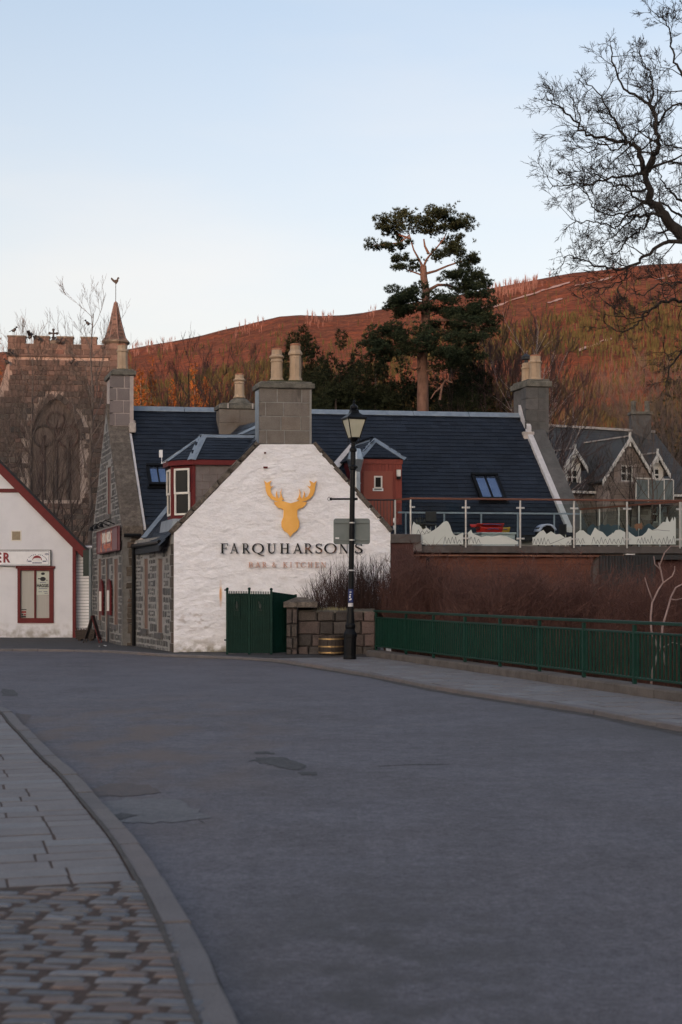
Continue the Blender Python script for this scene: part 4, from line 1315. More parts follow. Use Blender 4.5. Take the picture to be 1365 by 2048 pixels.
# ---------------------------------------------------------------- skylights
def skylight(px, py, w, h, label):
    c = onplane(px, py, Pm, n_m) + n_m * .05
    a = FDV; s = sv
    fr = MB()
    t = .09
    o = c - a * w / 2 - s * h / 2
    fr.box(o - a * t - s * t, a * (w + 2 * t), s * t, n_m * .11)
    fr.box(o - a * t + s * h, a * (w + 2 * t), s * t, n_m * .13)
    fr.box(o - a * t, a * t, s * h, n_m * .11); fr.box(o + a * w, a * t, s * h, n_m * .11)
    fr.box(o + a * (w / 2 - .02), a * .04, s * h, n_m * .095)
    f = fr.build('skylight', M['black_metal'], pub)
    f['label'] = label
    for k in (0, 1):
        MB().box(o + a * (k * (w / 2 + .02)), a * (w / 2 - .02), s * h, n_m * .05).build('pane', M['skyglass'], f)
    MB().box(o - a * (t + .06) - s * (t + .08), a * (w + 2 * t + .12), s * .08, n_m * .02).build('apron', M['black_metal'], f)
skylight(317, 955, .46, .72, 'small double-pane skylight beside the bay dormer')
skylight(977, 979, .66, .98, 'larger double-pane skylight above the terrace')

# ---------------------------------------------------------------- bay dormer on the wing (left slope)
D0, DZ0, DZ1, DPZ = (.6, 3.55, 5.10, 5.86)
bay = [(.60, .62), (.15, 1.08), (.15, 1.75), (.60, 2.22)]
body = bay + [(2.3, 2.22), (2.3, .62)]
mb = MB().prism([F(u, v, DZ0) for u, v in body], UP * (DZ1 - DZ0))
dorm = mb.build('bay_dormer', M['red_dark'], pub)
dorm['label'] = 'dark red bay dormer with white sashes and a lead-hipped roof'
# slate-hung cheek facing the road
mb = MB(); z = DZ0; r = random.Random(5); k = 0
while z < DZ1 - .12:
    u = .66 - (.2 if k % 2 else 0)
    while u < 2.0:
        ua, ub = max(u, .66), u + .40
        if ub - ua > .05: mb.box(F(ua + .003, .62, z), FDV * (ub - ua - .006), FNV * .022, FNV * -.010 + UP * .197)
        u += .40
    z += .2; k += 1
mb.build('cheek_slates', M['concrete'], dorm, kind='stuff')
MB().box(F(.60, .585, DZ0), FDV * .075, SDV * .05, UP * (DZ1 - DZ0 - .12)).build('corner_post', M['red'], dorm)
MB().box(F(.115, 1.04, DZ0), FDV * .075, SDV * .075, UP * (DZ1 - DZ0 - .12)).build('corner_post', M['red'], dorm)
def bay_window(A, B, z0, z1):
    A, B = F(*A), F(*B)
    d = (B - A); l = d.length; d.normalize()
    n = d.cross(UP)
    if n.dot(Vector((0, -1, 0)) + Vector((-.6, 0, 0))) < 0: n = -n
    m = (l - .0)
    zm = z0 + (z1 - z0) * .47
    # upper sash sits in front of the lower one
    for (za, zb_, off) in ((zm - .02, z1, .035), (z0, zm + .02, .012)):
        fr = MB(); t = .05
        o = A + UP * 0
        fr.box(o + d * .11 + n * off + UP * za, d * (l - .17), n * .03, UP * t)
        fr.box(o + d * .11 + n * off + UP * (zb_ - t), d * (l - .17), n * .03, UP * t)
        fr.box(o + d * .11 + n * off + UP * (za + t), d * t, n * .03, UP * (zb_ - za - 2 * t))
        fr.box(o + d * (l - .06 - t) + n * off + UP * (za + t), d * t, n * .03, UP * (zb_ - za - 2 * t))
        fr.build('sash', M['cream'], dorm)
        MB().box(o + d * (.11 + t) + n * (off - .008) + UP * (za + t), d * (l - .17 - 2 * t), n * .012, UP * (zb_ - za - 2 * t)).build('pane', M['glass_dark'], dorm)
bay_window((.15, 1.08), (.60, .62), DZ0 + .12, DZ1 - .19)
bay_window((.15, 1.75), (.15, 1.08), DZ0 + .12, DZ1 - .19)
ea = [(.56, .50), (.03, 1.02), (.03, 1.82), (.56, 2.34)]
uE = (DZ1 + .02 - EZ) / RISE
uR = (DPZ - EZ) / RISE
Z = DZ1 + .02
P_ = F(1.05, 1.42, DPZ); R_ = F(uR, 1.42, DPZ)
A_, B_, C_, D_ = [F(u, v, Z) for u, v in ea]
E_ = F(uE + .1, .50, Z); E2 = F(uE + .1, 2.34, Z)
MB().prism([A_, B_, C_, D_, E2, E_], -UP * .13).build('fascia', M['red'], dorm)
def face_slates(mb, pts, seed):
    """pts: 3 or 4 points, first two along the eaves"""
    a = (pts[1] - pts[0]).normalized()
    n = (pts[1] - pts[0]).cross(pts[-1] - pts[0]).normalized()
    if n.z < 0: n = -n
    s = n.cross(a)
    if s.z < 0: s = -s
    poly = [((p - pts[0]).dot(a), (p - pts[0]).dot(s)) for p in pts]
    mb.prism(pts, -n * .03)
    slates(mb, poly, pts[0], a, s, n, gauge=.13, wid=.24, seed=seed, tilt=.006)
mb = MB()
face_slates(mb, [A_, E_, R_, P_], 1)
face_slates(mb, [B_, A_, P_], 2); face_slates(mb, [C_, B_, P_], 3); face_slates(mb, [D_, C_, P_], 4)
face_slates(mb, [E2, D_, P_, R_], 5)
mb.build('slates', M['slate'], dorm, kind='stuff')
mb = MB()
def inplane(edge, other0, p):                          # direction in face, perpendicular to edge
    e = edge.normalized(); v = other0 - p
    return (v - e * v.dot(e)).normalized()
for (p, q, fa, fb, w) in ((P_, A_, B_, E_, .12), (P_, B_, A_, C_, .09), (P_, C_, B_, D_, .09), (P_, D_, C_, E2, .12), (P_, R_, A_, D_, .15)):
    ed = q - p
    lead_strip(mb, p, q + ed.normalized() * .03, inplane(ed, fa, p), inplane(ed, fb, p), w, .03)
mb.build('hip_lead', M['lead'], dorm)
MB().box(F(.03, .56, DZ0 - .30), FDV * .7, SDV * 1.8, FDV * .05 + UP * .31).build('apron_lead', M['lead'], dorm)
MB().tube([F(.02, 1.3, Z), F(-.1, 1.25, Z - .05), F(-.1, 1.25, Z + .16)], .012, 6).build('aerial_bracket', M['white_paint'], dorm)
MB().box(F(-.16, 1.25, Z + .12), FDV * .09, SDV * .07, UP * .2).build('aerial', M['white_paint'], dorm, bevel=.01)

# ---------------------------------------------------------------- red door dormer on the main roof
RU0, _ = fu(722, 1000, 4.9); RU1, _ = fu(804, 1000, 4.9)
RZ0 = 2.80; RZ1 = on_front(765, 917, 4.9).z
vb = MV0 + (RZ1 - MEZ) / MRISE + .1
dd = MB().prism([F(RU0, 4.9, RZ0), F(RU1, 4.9, RZ0), F(RU1, vb, RZ0), F(RU0, vb, RZ0)], UP * (RZ1 - RZ0)).build('door_dormer', M['red_dark'], pub)
dd['label'] = 'rust red boarded dormer with a fire door and lead-hipped roof'
x = RU0; r = random.Random(2)
while x < RU1 - .02:
    w = min(.105, RU1 - x)
    MB().box(F(x + .003, 4.9, RZ0), FDV * (w - .006), FNV * (.02 + r.uniform(0, .004)), UP * (RZ1 - RZ0 - .17)).build('board', M['red_board'], dd)
    x += w
MB().box(F(RU0 - .02, 4.88, RZ1 - .168), FDV * (RU1 - RU0 + .04), FNV * .03, UP * .165).build('head_board', M['red_board'], dd)
du0, dz1 = fu(727, 942, 4.86); du1, _ = fu(786, 942, 4.86)
door = MB().box(F(du0, 4.872, RZ0), FDV * (du1 - du0), FNV * .035, UP * (dz1 - RZ0)).build('door', M['red_door'], dd, bevel=.006)
def on_door(pa, pb, ya, yb, v, nm, m, dep, par):
    a = on_front(pa, yb, v); b = on_front(pb, ya, v)
    ua, ub = uv_of(a)[0], uv_of(b)[0]
    return MB().box(F(ua, v, a.z), FDV * (ub - ua), FNV * dep, UP * (b.z - a.z)).build(nm, M[m], par)
on_door(748.5, 765, 952, 977, 4.834, 'window_frame', 'cream', .022, dd)
on_door(751.5, 762, 955, 974, 4.810, 'window_pane', 'glass_dark', .006, dd)
on_door(746, 767, 976.5, 982, 4.830, 'notice', 'paper', .015, dd)
on_door(749, 764, 977.6, 979.4, 4.813, 'notice_print', 'green', .004, dd)
on_door(793, 801, 940, 953, 4.86, 'bulkhead_lamp', 'cream', .10, dd)
on_door(793, 801, 953.5, 958, 4.86, 'lamp_base', 'black_metal', .08, dd)
RPZ = on_front(747, 878, 5.3).z
um = (RU0 + RU1) / 2 - .06
vR = MV0 + (RPZ - MEZ) / MRISE
vE = MV0 + (RZ1 - MEZ) / MRISE
A_, B_ = F(RU0 - .10, 4.80, RZ1), F(RU1 + .08, 4.80, RZ1)
C_, D_ = F(RU1 + .08, vE + .05, RZ1), F(RU0 - .10, vE + .05, RZ1)
P_, R_ = F(um, 5.35, RPZ), F(um, vR + .05, RPZ)
mb = MB()
face_slates(mb, [A_, B_, P_], 6)
face_slates(mb, [D_, A_, P_, R_], 7)
face_slates(mb, [B_, C_, R_, P_], 8)
mb.build('slates', M['slate'], dd, kind='stuff')
mb = MB()
for (p, q, fa, fb, w) in ((P_, A_, B_, D_, .13), (P_, B_, A_, C_, .13), (P_, R_, A_, B_, .13)):
    ed = q - p
    lead_strip(mb, p, q + ed.normalized() * .03, inplane(ed, fa, p), inplane(ed, fb, p), w, .03)
mb.build('hip_lead', M['lead'], dd)
mb = MB()
e = (D_ - R_).normalized(); wv = e.cross(n_m).normalized()
mb.box(R_ - wv * .12 + n_m * .06, e * ((D_ - R_).length + .25), wv * .24, n_m * .03)
mb.build('valley_lead', M['lead_pale'], dd)
# galvanised flue with a double-cone cowl
p = on_front(711, 1000, 4.2)
zc = on_front(711, 898, 4.2).z; zm = on_front(711, 920, 4.2).z; zl = on_front(711, 944, 4.2).z
fl = MB().lathe((p.x, p.y, 2.8), [(.155, 0), (.155, zl - 2.8)], 14).build('flue', M['galv'], pub, smooth=False)
MB().lathe((p.x, p.y, zl + .002), [(.16, 0), (.25, zm - zl), (.25, zm - zl + .015), (.16, zc - zl), (.10, zc - zl + .01)], 14).build('cowl', M['galv'], fl)
MB().lathe((p.x, p.y, zl - .35), [(.17, 0), (.17, .04)], 14).build('band', M['galv'], fl)

# ---------------------------------------------------------------- plum sign and lane-side boards
def lane_rect(pa, pb, ya, yb, u, nm, m, dep, par):
    A = on_left(pa, yb, u); B = on_left(pb, ya, u)
    v1, v0 = uv_of(A)[1], uv_of(B)[1]
    return MB().box(F(u, v0, A.z), SDV * (v1 - v0), SNV * dep, UP * (B.z - A.z)).build(nm, M[m], par), v0, v1, A.z, B.z
# ================================================================== lettering tools
def arc(cx, cy, rx, ry, a0, a1, n=14):
    return [(cx + rx * math.cos(RAD(a0 + (a1 - a0) * i / n)), cy + ry * math.sin(RAD(a0 + (a1 - a0) * i / n))) for i in range(n + 1)]
TK, TN = .155, .055
def wfn(pts, tk=TK, tn=TN):
    """thick when the stroke runs vertically, thin when horizontal"""
    out = []
    for i in range(len(pts)):
        a = pts[max(i - 1, 0)]; b = pts[min(i + 1, len(pts) - 1)]
        dx, dy = b[0] - a[0], b[1] - a[1]
        l = math.hypot(dx, dy) or 1
        out.append(tn + (tk - tn) * abs(dy / l) ** 1.6)
    return out
def S(*p): return list(p)
def glyph(c):
    """strokes as (points, width or widths) in a box of cap height 1"""
    k, t = TK, TN
    g = []
    ser = lambda x, y, w=.34: g.append((S((x - w / 2, y), (x + w / 2, y)), t))
    if c == 'F':
        g += [(S((.22, 0), (.22, 1)), k), (S((.06, .973), (.70, .973)), t), (S((.68, 1), (.70, .76)), t), (S((.22, .52), (.56, .52)), t), (S((.56, .40), (.56, .64)), t)]; ser(.22, .027); return g, .74
    if c == 'E':
        g += [(S((.22, 0), (.22, 1)), k), (S((.06, .973), (.70, .973)), t), (S((.68, 1), (.70, .78)), t), (S((.22, .52), (.56, .52)), t), (S((.56, .42), (.56, .62)), t), (S((.06, .027), (.74, .027)), t), (S((.72, 0), (.76, .24)), t)]; return g, .8
    if c == 'A':
        g += [(S((.14, .02), (.47, 1)), t * 1.15), (S((.46, 1), (.86, .02)), k), (S((.24, .34), (.72, .34)), t)]; ser(.13, .027, .28); ser(.86, .027, .34); return g, 1.0
    if c in 'RBP':
        g += [(S((.22, 0), (.22, 1)), k), (S((.06, .973), (.45, .973)), t)]
        b = arc(.42, .735, .26, .238, 90, -90); g.append((b, wfn(b))); g.append((S((.22, .497), (.44, .497)), t))
        if c == 'R': g.append((S((.42, .50), (.84, .04)), k)); ser(.86, .027, .22)
        if c == 'B':
            b = arc(.42, .262, .31, .235, 90, -90); g.append((b, wfn(b))); g.append((S((.06, .027), (.44, .027)), t)); return g, .8
        ser(.22, .027); return g, .88
    if c in 'OQ':
        b = arc(.5, .5, .43, .475, 0, 360, 34); g.append((b, wfn(b)))
        if c == 'Q': g.append((S((.42, .03), (.60, -.08), (.80, -.17), (1.02, -.19)), [.05, .12, .10, .03]))
        return g, 1.02
    if c == 'C':
        b = arc(.52, .5, .43, .475, 42, 318, 26); g.append((b, wfn(b))); g.append((S((.86, .97), (.86, .70)), t)); g.append((S((.86, .30), (.88, .12)), t * .8)); return g, .94
    if c == 'U':
        g.append((S((.2, 1), (.2, .34)), k)); b = arc(.485, .34, .285, .315, 180, 360); g.append((b, [k * (1 - i / len(b)) + t * (i / len(b)) for i in range(len(b))])); g.append((S((.77, .34), (.77, 1)), t)); ser(.2, .973); ser(.77, .973, .28); return g, .96
    if c == 'H':
        g += [(S((.2, 0), (.2, 1)), k), (S((.8, 0), (.8, 1)), k), (S((.2, .52), (.8, .52)), t)]
        for x in (.2, .8): ser(x, .027); ser(x, .973)
        return g, 1.0
    if c == 'I':
        g += [(S((.2, 0), (.2, 1)), k)]; ser(.2, .027); ser(.2, .973); return g, .4
    if c == 'K':
        g += [(S((.2, 0), (.2, 1)), k), (S((.2, .46), (.76, .98)), t), (S((.38, .60), (.84, .04)), k)]; ser(.2, .027); ser(.2, .973); ser(.86, .027, .3); ser(.76, .973, .3); return g, .95
    if c == 'T':
        g += [(S((.42, 0), (.42, 1)), k), (S((.03, .973), (.81, .973)), t), (S((.05, 1), (.03, .76)), t), (S((.79, 1), (.81, .76)), t)]; ser(.42, .027); return g, .84
    if c == 'N':
        g += [(S((.16, 0), (.16, 1)), t), (S((.12, 1), (.86, 0)), k), (S((.86, 0), (.86, 1)), t)]; ser(.16, .027, .28); ser(.86, .973, .28); ser(.1, .973, .2); return g, 1.0
    if c == 'S':
        p = [(.56, .80), (.50, .92), (.34, .965), (.18, .90), (.12, .76), (.18, .63), (.34, .53), (.50, .43), (.59, .30), (.55, .13), (.38, .035), (.20, .07), (.11, .22)]
        w = [.05, .06, .06, .09, .13, .15, .16, .16, .15, .11, .06, .06, .05]
        g.append((p, w)); g.append((S((.57, .97), (.57, .74)), t)); g.append((S((.10, .28), (.10, .03)), t)); return g, .68
    if c == "'":
        g += [(S((.1, 1), (.07, .70)), [.13, .04])]; return g, .2
    if c == '&':
        p = [(.86, .52), (.74, .30), (.54, .08), (.34, .02), (.16, .10), (.10, .25), (.20, .42), (.40, .55), (.52, .70), (.46, .90), (.34, .97), (.22, .88), (.22, .72), (.40, .42), (.66, .14), (.86, .03)]
        w = [.04, .05, .06, .07, .11, .14, .11, .08, .12, .08, .05, .09, .13, .15, .14, .06]
        g.append((p, w)); g.append((S((.72, .53), (.98, .53)), t)); return g, 1.0
    return g, .4

def ribbon(mb, pts, w, fmap, dep, k):
    n = len(pts)
    if not hasattr(w, '__len__'): w = [w] * n
    Lp, Rp = [], []
    for i in range(n):
        a = pts[max(i - 1, 0)]; b = pts[min(i + 1, n - 1)]
        dx, dy = b[0] - a[0], b[1] - a[1]; l = math.hypot(dx, dy) or 1
        nx_, ny_ = -dy / l * w[i] / 2, dx / l * w[i] / 2
        Lp.append((pts[i][0] + nx_, pts[i][1] + ny_)); Rp.append((pts[i][0] - nx_, pts[i][1] - ny_))
    vs = []
    for i in range(n):
        for p in (Lp[i], Rp[i]):
            vs.append(fmap(p[0], p[1], 0)); vs.append(fmap(p[0], p[1], dep + k * .0012))
    fs = []
    for i in range(n - 1):
        a = i * 4
        fs += [(a + 1, a + 3, a + 7, a + 5), (a, a + 1, a + 5, a + 4), (a + 2, a + 6, a + 7, a + 3)]
    fs += [(0, 2, 3, 1), (4 * n - 4, 4 * n - 3, 4 * n - 1, 4 * n - 2)]
    mb.mesh(vs, fs)

def letters(parent, items, pos, ytop, ybot, v, m, dep, off, scale_w=True):
    """items: characters with the pixel span each takes in the photograph"""
    out = []
    for ch_, (xa, xb) in zip(items, pos):
        g, adv = glyph(ch_)
        A = on_front(xa, ybot, v); B = on_front(xb, ybot, v)
        za = on_front((xa + xb) / 2, ybot, v).z; zb = on_front((xa + xb) / 2, ytop, v).z
        xs = [p[0] for st in g for p in st[0]]
        x0, x1 = min(xs) - .03, max(xs) + .03
        h = zb - za
        ua, ub = uv_of(A)[0], uv_of(B)[0]
        fm = lambda x, y, d: F(ua + (x - x0) / (x1 - x0) * (ub - ua), v, za + y * h) + FNV * (off + d)
        mb = MB()
        for k, (p, w) in enumerate(g): 
            ws = w if hasattr(w, '__len__') else [w] * len(p)
            ribbon(mb, p, ws, fm, dep, k)
        out.append(mb.build('letter', M[m], parent))
    return out

WF = F(0, 0); gp = on_front(580, 1097, 0)
lt = thing('wall_lettering', "black raised lettering FARQUHARSON'S across the white gable", 'lettering', tuple(gp))
items = list("FARQUHARSON'S")
pos = [(440.5, 456), (459.5, 478), (484, 501), (505, 529), (534, 552), (559.5, 579), (585.5, 605.5), (608, 626), (631, 643.5), (649, 672), (677.5, 697), (700.5, 703), (709.5, 724)]
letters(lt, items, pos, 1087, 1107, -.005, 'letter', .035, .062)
lt2 = thing('wall_lettering', 'small copper lettering BAR & KITCHEN under the big black name', 'lettering', tuple(on_front(580, 1130, 0)))
items = list("BAR&KITCHEN")
pos = [(497, 505), (510.5, 521), (524.5, 534), (544.5, 553.5), (566, 575.5), (580, 583.5), (589.5, 598.5), (601.5, 611), (615.5, 625), (629.5, 637.5), (641.5, 652)]
letters(lt2, items, pos, 1124.3, 1135, -.005, 'copper', .03, .062)

# ---- stag's head
half = [(580, 1006.5), (585.5, 1006), (592, 1002), (601, 1000), (612, 994), (619, 985), (619.5, 977), (613.5, 971.5), (617, 970.5), (621, 972), (620, 963), (617, 961.5), (622, 963), (626.5, 966.5), (633, 961.5), (631, 973), (629, 984), (624, 993.5), (616, 1000.5), (607, 1004), (596, 1006.5), (605, 1005), (613.5, 1005.5), (611, 1011.5), (605, 1016.5), (597, 1018.5), (594.5, 1021), (594.5, 1033), (598.5, 1043), (598.5, 1053), (594, 1061), (586, 1067), (580.5, 1074)]
half = [(580.5, 1007), (588, 1005), (598, 1001.5), (596.5, 1000.5), (592.5, 1000), (596.5, 995), (599, 986), (597.5, 977.5), (601, 985), (600.5, 993), (604, 998), (607, 989), (607, 981.5), (610, 988), (609, 996), (615, 993), (619.5, 985), (620, 978.5), (613.5, 971.8), (619, 974), (621.5, 970), (618, 961.5), (624, 964.5), (627, 966.5), (633, 961.5), (630.5, 972), (629.5, 982), (626, 991), (619, 998.5), (611, 1002.5), (603, 1004.5), (613.3, 1003.8), (612, 1009), (605.5, 1016), (598, 1018), (594.2, 1021), (594.5, 1034), (598.6, 1044), (598.3, 1054), (593.5, 1062), (585.5, 1067.5), (580.5, 1074.5)]
full = half + [(2 * 580.5 - x, y) for x, y in reversed(half[1:-1])]
sp = thing('stag_emblem', 'golden stag head with antlers mounted high on the white gable', 'emblem', tuple(on_front(580, 1040, 0)))
MB().prism([on_front(x, y, 0) + FNV * .085 for x, y in full], FNV * .03).build('stag_head', M['gold'], sp, bevel=.004)
mb = MB()
for (x, y) in ((580, 1012), (580, 1055), (566, 1012), (595, 1012), (540, 985), (622, 985)):
    mb.tube([on_front(x, y, 0) - FNV * .05, on_front(x, y, 0) + FNV * .083], .012, 6)
mb.build('fixing_stud', M['gold'], sp, kind='stuff')

# ================================================================== text with the built-in face
def text_mesh(name, s, size, origin, right, up, m, parent, dep=.004, bold=0.0, sx=1.0, align='CENTER'):
    cu = bpy.data.curves.new(name, 'FONT'); cu.body = s; cu.size = 1; cu.align_x = align; cu.align_y = 'CENTER'
    cu.extrude = .5; cu.offset = bold; cu.resolution_u = 3
    ob = bpy.data.objects.new('tmp_text', cu); COL.objects.link(ob)
    bpy.context.view_layer.update()
    me = bpy.data.meshes.new_from_object(ob.evaluated_get(bpy.context.evaluated_depsgraph_get()))
    bpy.data.objects.remove(ob); bpy.data.curves.remove(cu)
    right = Vector(right).normalized(); up = Vector(up).normalized(); n = right.cross(up)
    mb = MB()
    mb.mesh([Vector(origin) + right * (v.co.x * size * sx) + up * (v.co.y * size) + n * (v.co.z * dep * 2) for v in me.vertices], [tuple(p.vertices) for p in me.polygons])
    bpy.data.meshes.remove(me)
    return mb.build(name, M[m], parent)

# ---- plum pub sign on the lane gable
A = on_left(194.5, 1109, ML - .12); B = on_left(236.5, 1051, ML - .12)
v1, v0 = uv_of(A)[1], uv_of(B)[1]; z0, z1 = A.z, B.z
sg = thing('pub_sign', 'plum pub sign with copper and pale lettering on the lane gable', 'sign', tuple(F(ML, (v0 + v1) / 2, z0)))
MB().box(F(ML - .06, v0, z0), SDV * (v1 - v0), SNV * .06, UP * (z1 - z0)).build('board', M['sign_plum'], sg, bevel=.008)
mb = MB()
for (a, b, c, d) in ((v0, v1, z0, z0 + .04), (v0, v1, z1 - .04, z1), (v0, v0 + .08, z0 + .04, z1 - .04), (v1 - .08, v1, z0 + .04, z1 - .04)):
    mb.box(F(ML - .118, a, c), SDV * (b - a), SNV * .02, UP * (d - c))
mb.build('frame', M['red_dark'], sg)
rt = -SDV
vc = (v0 + v1) / 2
text_mesh('lettering', "FARQUHARSON'S", .46, F(ML - .124, vc, z0 + (z1 - z0) * .62), rt, UP, 'cream', sg, .006, sx=.60)
text_mesh('lettering', "BAR & KITCHEN", .20, F(ML - .124, vc, z0 + (z1 - z0) * .26), rt, UP, 'neon_copper', sg, .006)
for q in (.3, .55, .8):
    mb = MB()
    vq = v0 + (v1 - v0) * q
    mb.tube([F(ML, vq, z1 + .1), F(ML - .3, vq, z1 + .22), F(ML - .42, vq, z1 + .1)], .018, 6)
    mb.lathe(F(ML - .42, vq, z1 + .0), [(.09, 0), (.04, .12)], 8)
    mb.build('sign_lamp', M['black_metal'], sg)
for q in (.28, .52, .76):
    mb = MB()
    vq = v0 + (v1 - v0) * q
    P = [F(ML - .125, vq + .05 * math.sin(k * 1.2), z1 - .05 - k * .08) for k in range(9)]
    mb.tube(P, .022, 4)
    mb.build('copper_flourish', M['neon_copper'], sg)

# arch-topped red boards either side of the lane door
for k, (pa, pb) in enumerate(((200.5, 210), (216, 226))):
    A = on_left(pa, 1229, ML - .04); B = on_left(pb, 1158, ML - .04)
    v1, v0 = uv_of(A)[1], uv_of(B)[1]
    z0, z1 = A.z, B.z
    bt = thing('menu_board', 'arch-topped red menu board %s the lane door of the pub' % ('beyond' if k == 0 else 'on the near side of'), 'menu board', tuple(F(ML, (v0 + v1) / 2, z0)), 'menu boards beside the lane door')
    w = min(v1 - v0, .75); vm = (v0 + v1) / 2
    prof = [(vm - w / 2, z0), (vm + w / 2, z0), (vm + w / 2, z1 - .25), (vm + w * .3, z1 - .06), (vm, z1), (vm - w * .3, z1 - .06), (vm - w / 2, z1 - .25)]
    MB().prism([F(ML - .05, a, b) for a, b in prof], SNV * .05).build('board', M['red_dark'], bt)
    inn = [(vm - w * .3, z0 + .12), (vm + w * .3, z0 + .12), (vm + w * .3, z0 + .75), (vm - w * .3, z0 + .75)]
    MB().prism([F(ML - .102, a, b) for a, b in inn], SNV * .012).build('panel', M['cream'], bt)

# ================================================================== terrace
TV = .12
P0T = F(0, TV)
def tp(px, py, v=TV): return on_front(px, py, v)
tz = tp(1000, 1091).z                                   # deck level at the front edge
te = thing('terrace', 'raised terrace with timber-clad front beside the pub', 'terrace', tuple(F(WU + 4, TV, 0)))
uL, uR = fu(829, 1095, TV)[0], fu(1420, 1095, TV)[0]
MB().box(F(uL, TV + .02, tz - .16), FDV * (uR - uL), SDV * 4.5, UP * .15).build('deck', M['deck_grey'], te)
MB().box(F(uL, TV - .04, tz - .20), FDV * (uR - uL), SDV * .055, UP * .185).build('fascia', M['deck_grey'], te, bevel=.008)
uS = fu(816, 1110, TV)[0]
zc = tp(1000, 1111).z
MB().box(F(uS + .05, TV + .12, zc - .02), FDV * (uR - uS), SDV * .05, UP * .045).build('copper_trim', M['copper_strip'], te)
# horizontal cladding boards under the deck
uC1 = fu(1192, 1110, TV + .3)[0]
z = zc - .03
r = random.Random(6)
k = 0
while z > -1.6:
    h = .20
    us = uS + .02
    while us < uC1:
        l = min(r.uniform(1.8, 3.2), uC1 - us)
        MB().box(F(us + .003, TV + .30 + r.uniform(-.006, .006), z - h + .006), FDV * (l - .006), SDV * .03, UP * (h - .008)).build('cladding_board', M['timber'], te)
        us += l
    z -= h; k += 1
MB().box(F(uS, TV + .34, -2.2), FDV * (uR - uS), SDV * .2, UP * (2.2 + tz - .17)).build('back_wall', M['maroon'], te)
MB().tube([F(fu(862, 1110, TV)[0], TV + .22, zc - .05), F(fu(862, 1110, TV)[0], TV + .22, -1.8)], .05, 8).build('downpipe', M['black_metal'], te)
# pier at the corner of the white gable, with a flat cap
pA, pB = fu(778, 1090, -.03)[0], fu(829, 1090, -.03)[0]
zc0, zc1 = on_front(800, 1086, -.03).z, on_front(800, 1066, -.03).z
MB().box(F(WU + .02, -.02, -2), FDV * (pB - WU - .03), SDV * .5, UP * (2 + zc0)).build('pier', M['maroon'], te)
MB().box(F(WU + .0, -.10, zc0), FDV * (pB + .16 - WU), SDV * .62, UP * (zc1 - zc0 - .03)).build('pier_cap', M['deck_grey'], te, bevel=.01)
MB().box(F(pB - .02, -.04, zc0 - .22), FDV * .22, SDV * .5, UP * .215).build('pier_return', M['concrete'], te)
# rounded concrete wall end and slatted infill to the right
uA = fu(1187, 1140, TV + .1)[0]; uB = fu(1290, 1140, TV + .1)[0]
zt_ = tp(1230, 1103, TV + .1).z; zb_ = -2.0
prof = [(uA, zb_)] + [(uA + .55 - .55 * math.cos(RAD(a)), zt_ - .55 + .55 * math.sin(RAD(a))) for a in range(0, 91, 10)] + [(uB - .4, zt_), (uB, zt_ - .12), (uB, zb_)]
MB().prism([F(u, TV + .12, z) for u, z in prof], SDV * .16).build('wall_end', M['deck_grey'], te, bevel=.015)
u = fu(1202, 1140, TV)[0]; uE = fu(1312, 1140, TV)[0]
zs1, zs0 = tp(1250, 1111, TV).z, tp(1250, 1150, TV).z
MB().box(F(u, TV + .06, zs0 - .8), FDV * (uE - u), SDV * .045, UP * (zs1 - zs0 + .8)).build('infill_panel', M['dark_grey'], te)
while u < uE:
    MB().box(F(u, TV + .02, zs0 - .8), FDV * .035, SDV * .035, UP * (zs1 - zs0 + .8)).build('slat', M['dark_grey'], te)
    u += .085
MB().box(F(fu(1252, 1100, TV)[0], TV + .0, zs1 + .015), FDV * .27, SDV * .2, UP * .05 + SDV * .0).build('white_lid', M['white_paint'], te, bevel=.01)
MB().box(F(fu(1272, 1100, TV)[0], TV + .05, tz - .36), FDV * 2.2, SDV * .3, UP * .14).build('beam', M['dark_grey'], te)

# ---- glass balustrade
ba = thing('glass_balustrade', 'glass balustrade with steel posts and timber handrail along the terrace edge', 'balustrade', tuple(F(WU + 4, TV, tz)))
posts = [821.8, 932, 1041, 1148.5, 1254.5, 1360.5]
pu = [fu(x, 1050, TV - .07)[0] for x in posts] 
pu.append(pu[-1] + 1.42)
zrail = tp(1000, 998.5, TV).z
for i, u in enumerate(pu):
    zlo = tz - .06 if i else zc1 - .04
    p = MB().box(F(u - .02, TV - .085, zlo), FDV * .04, SDV * .035, UP * (zrail - zlo - .03)).build('post', M['steel'], ba, bevel=.006)
    for zz in (tz + .92 * (zrail - tz) - .16, tz + .16):
        mb = MB()
        if i > 0: mb.box(F(u - .11, TV - .1, zz), FDV * .08, SDV * .05, UP * .05)
        mb.box(F(u + .03, TV - .1, zz), FDV * .08, SDV * .05, UP * .05)
        mb.build('glass_clamp', M['steel'], p, bevel=.008)
for a, b in zip(pu, pu[1:]):
    MB().box(F(a + .045, TV - .078, tz + .02), FDV * (b - a - .09), SDV * .012, UP * (zrail - tz - .14)).build('pane', M['pane'], ba)
MB().box(F(pu[0] - .03, TV - .10, zrail - .03), FDV * (pu[-1] - pu[0] + .1), SDV * .065, UP * .055).build('handrail', M['handrail'], ba, bevel=.012)
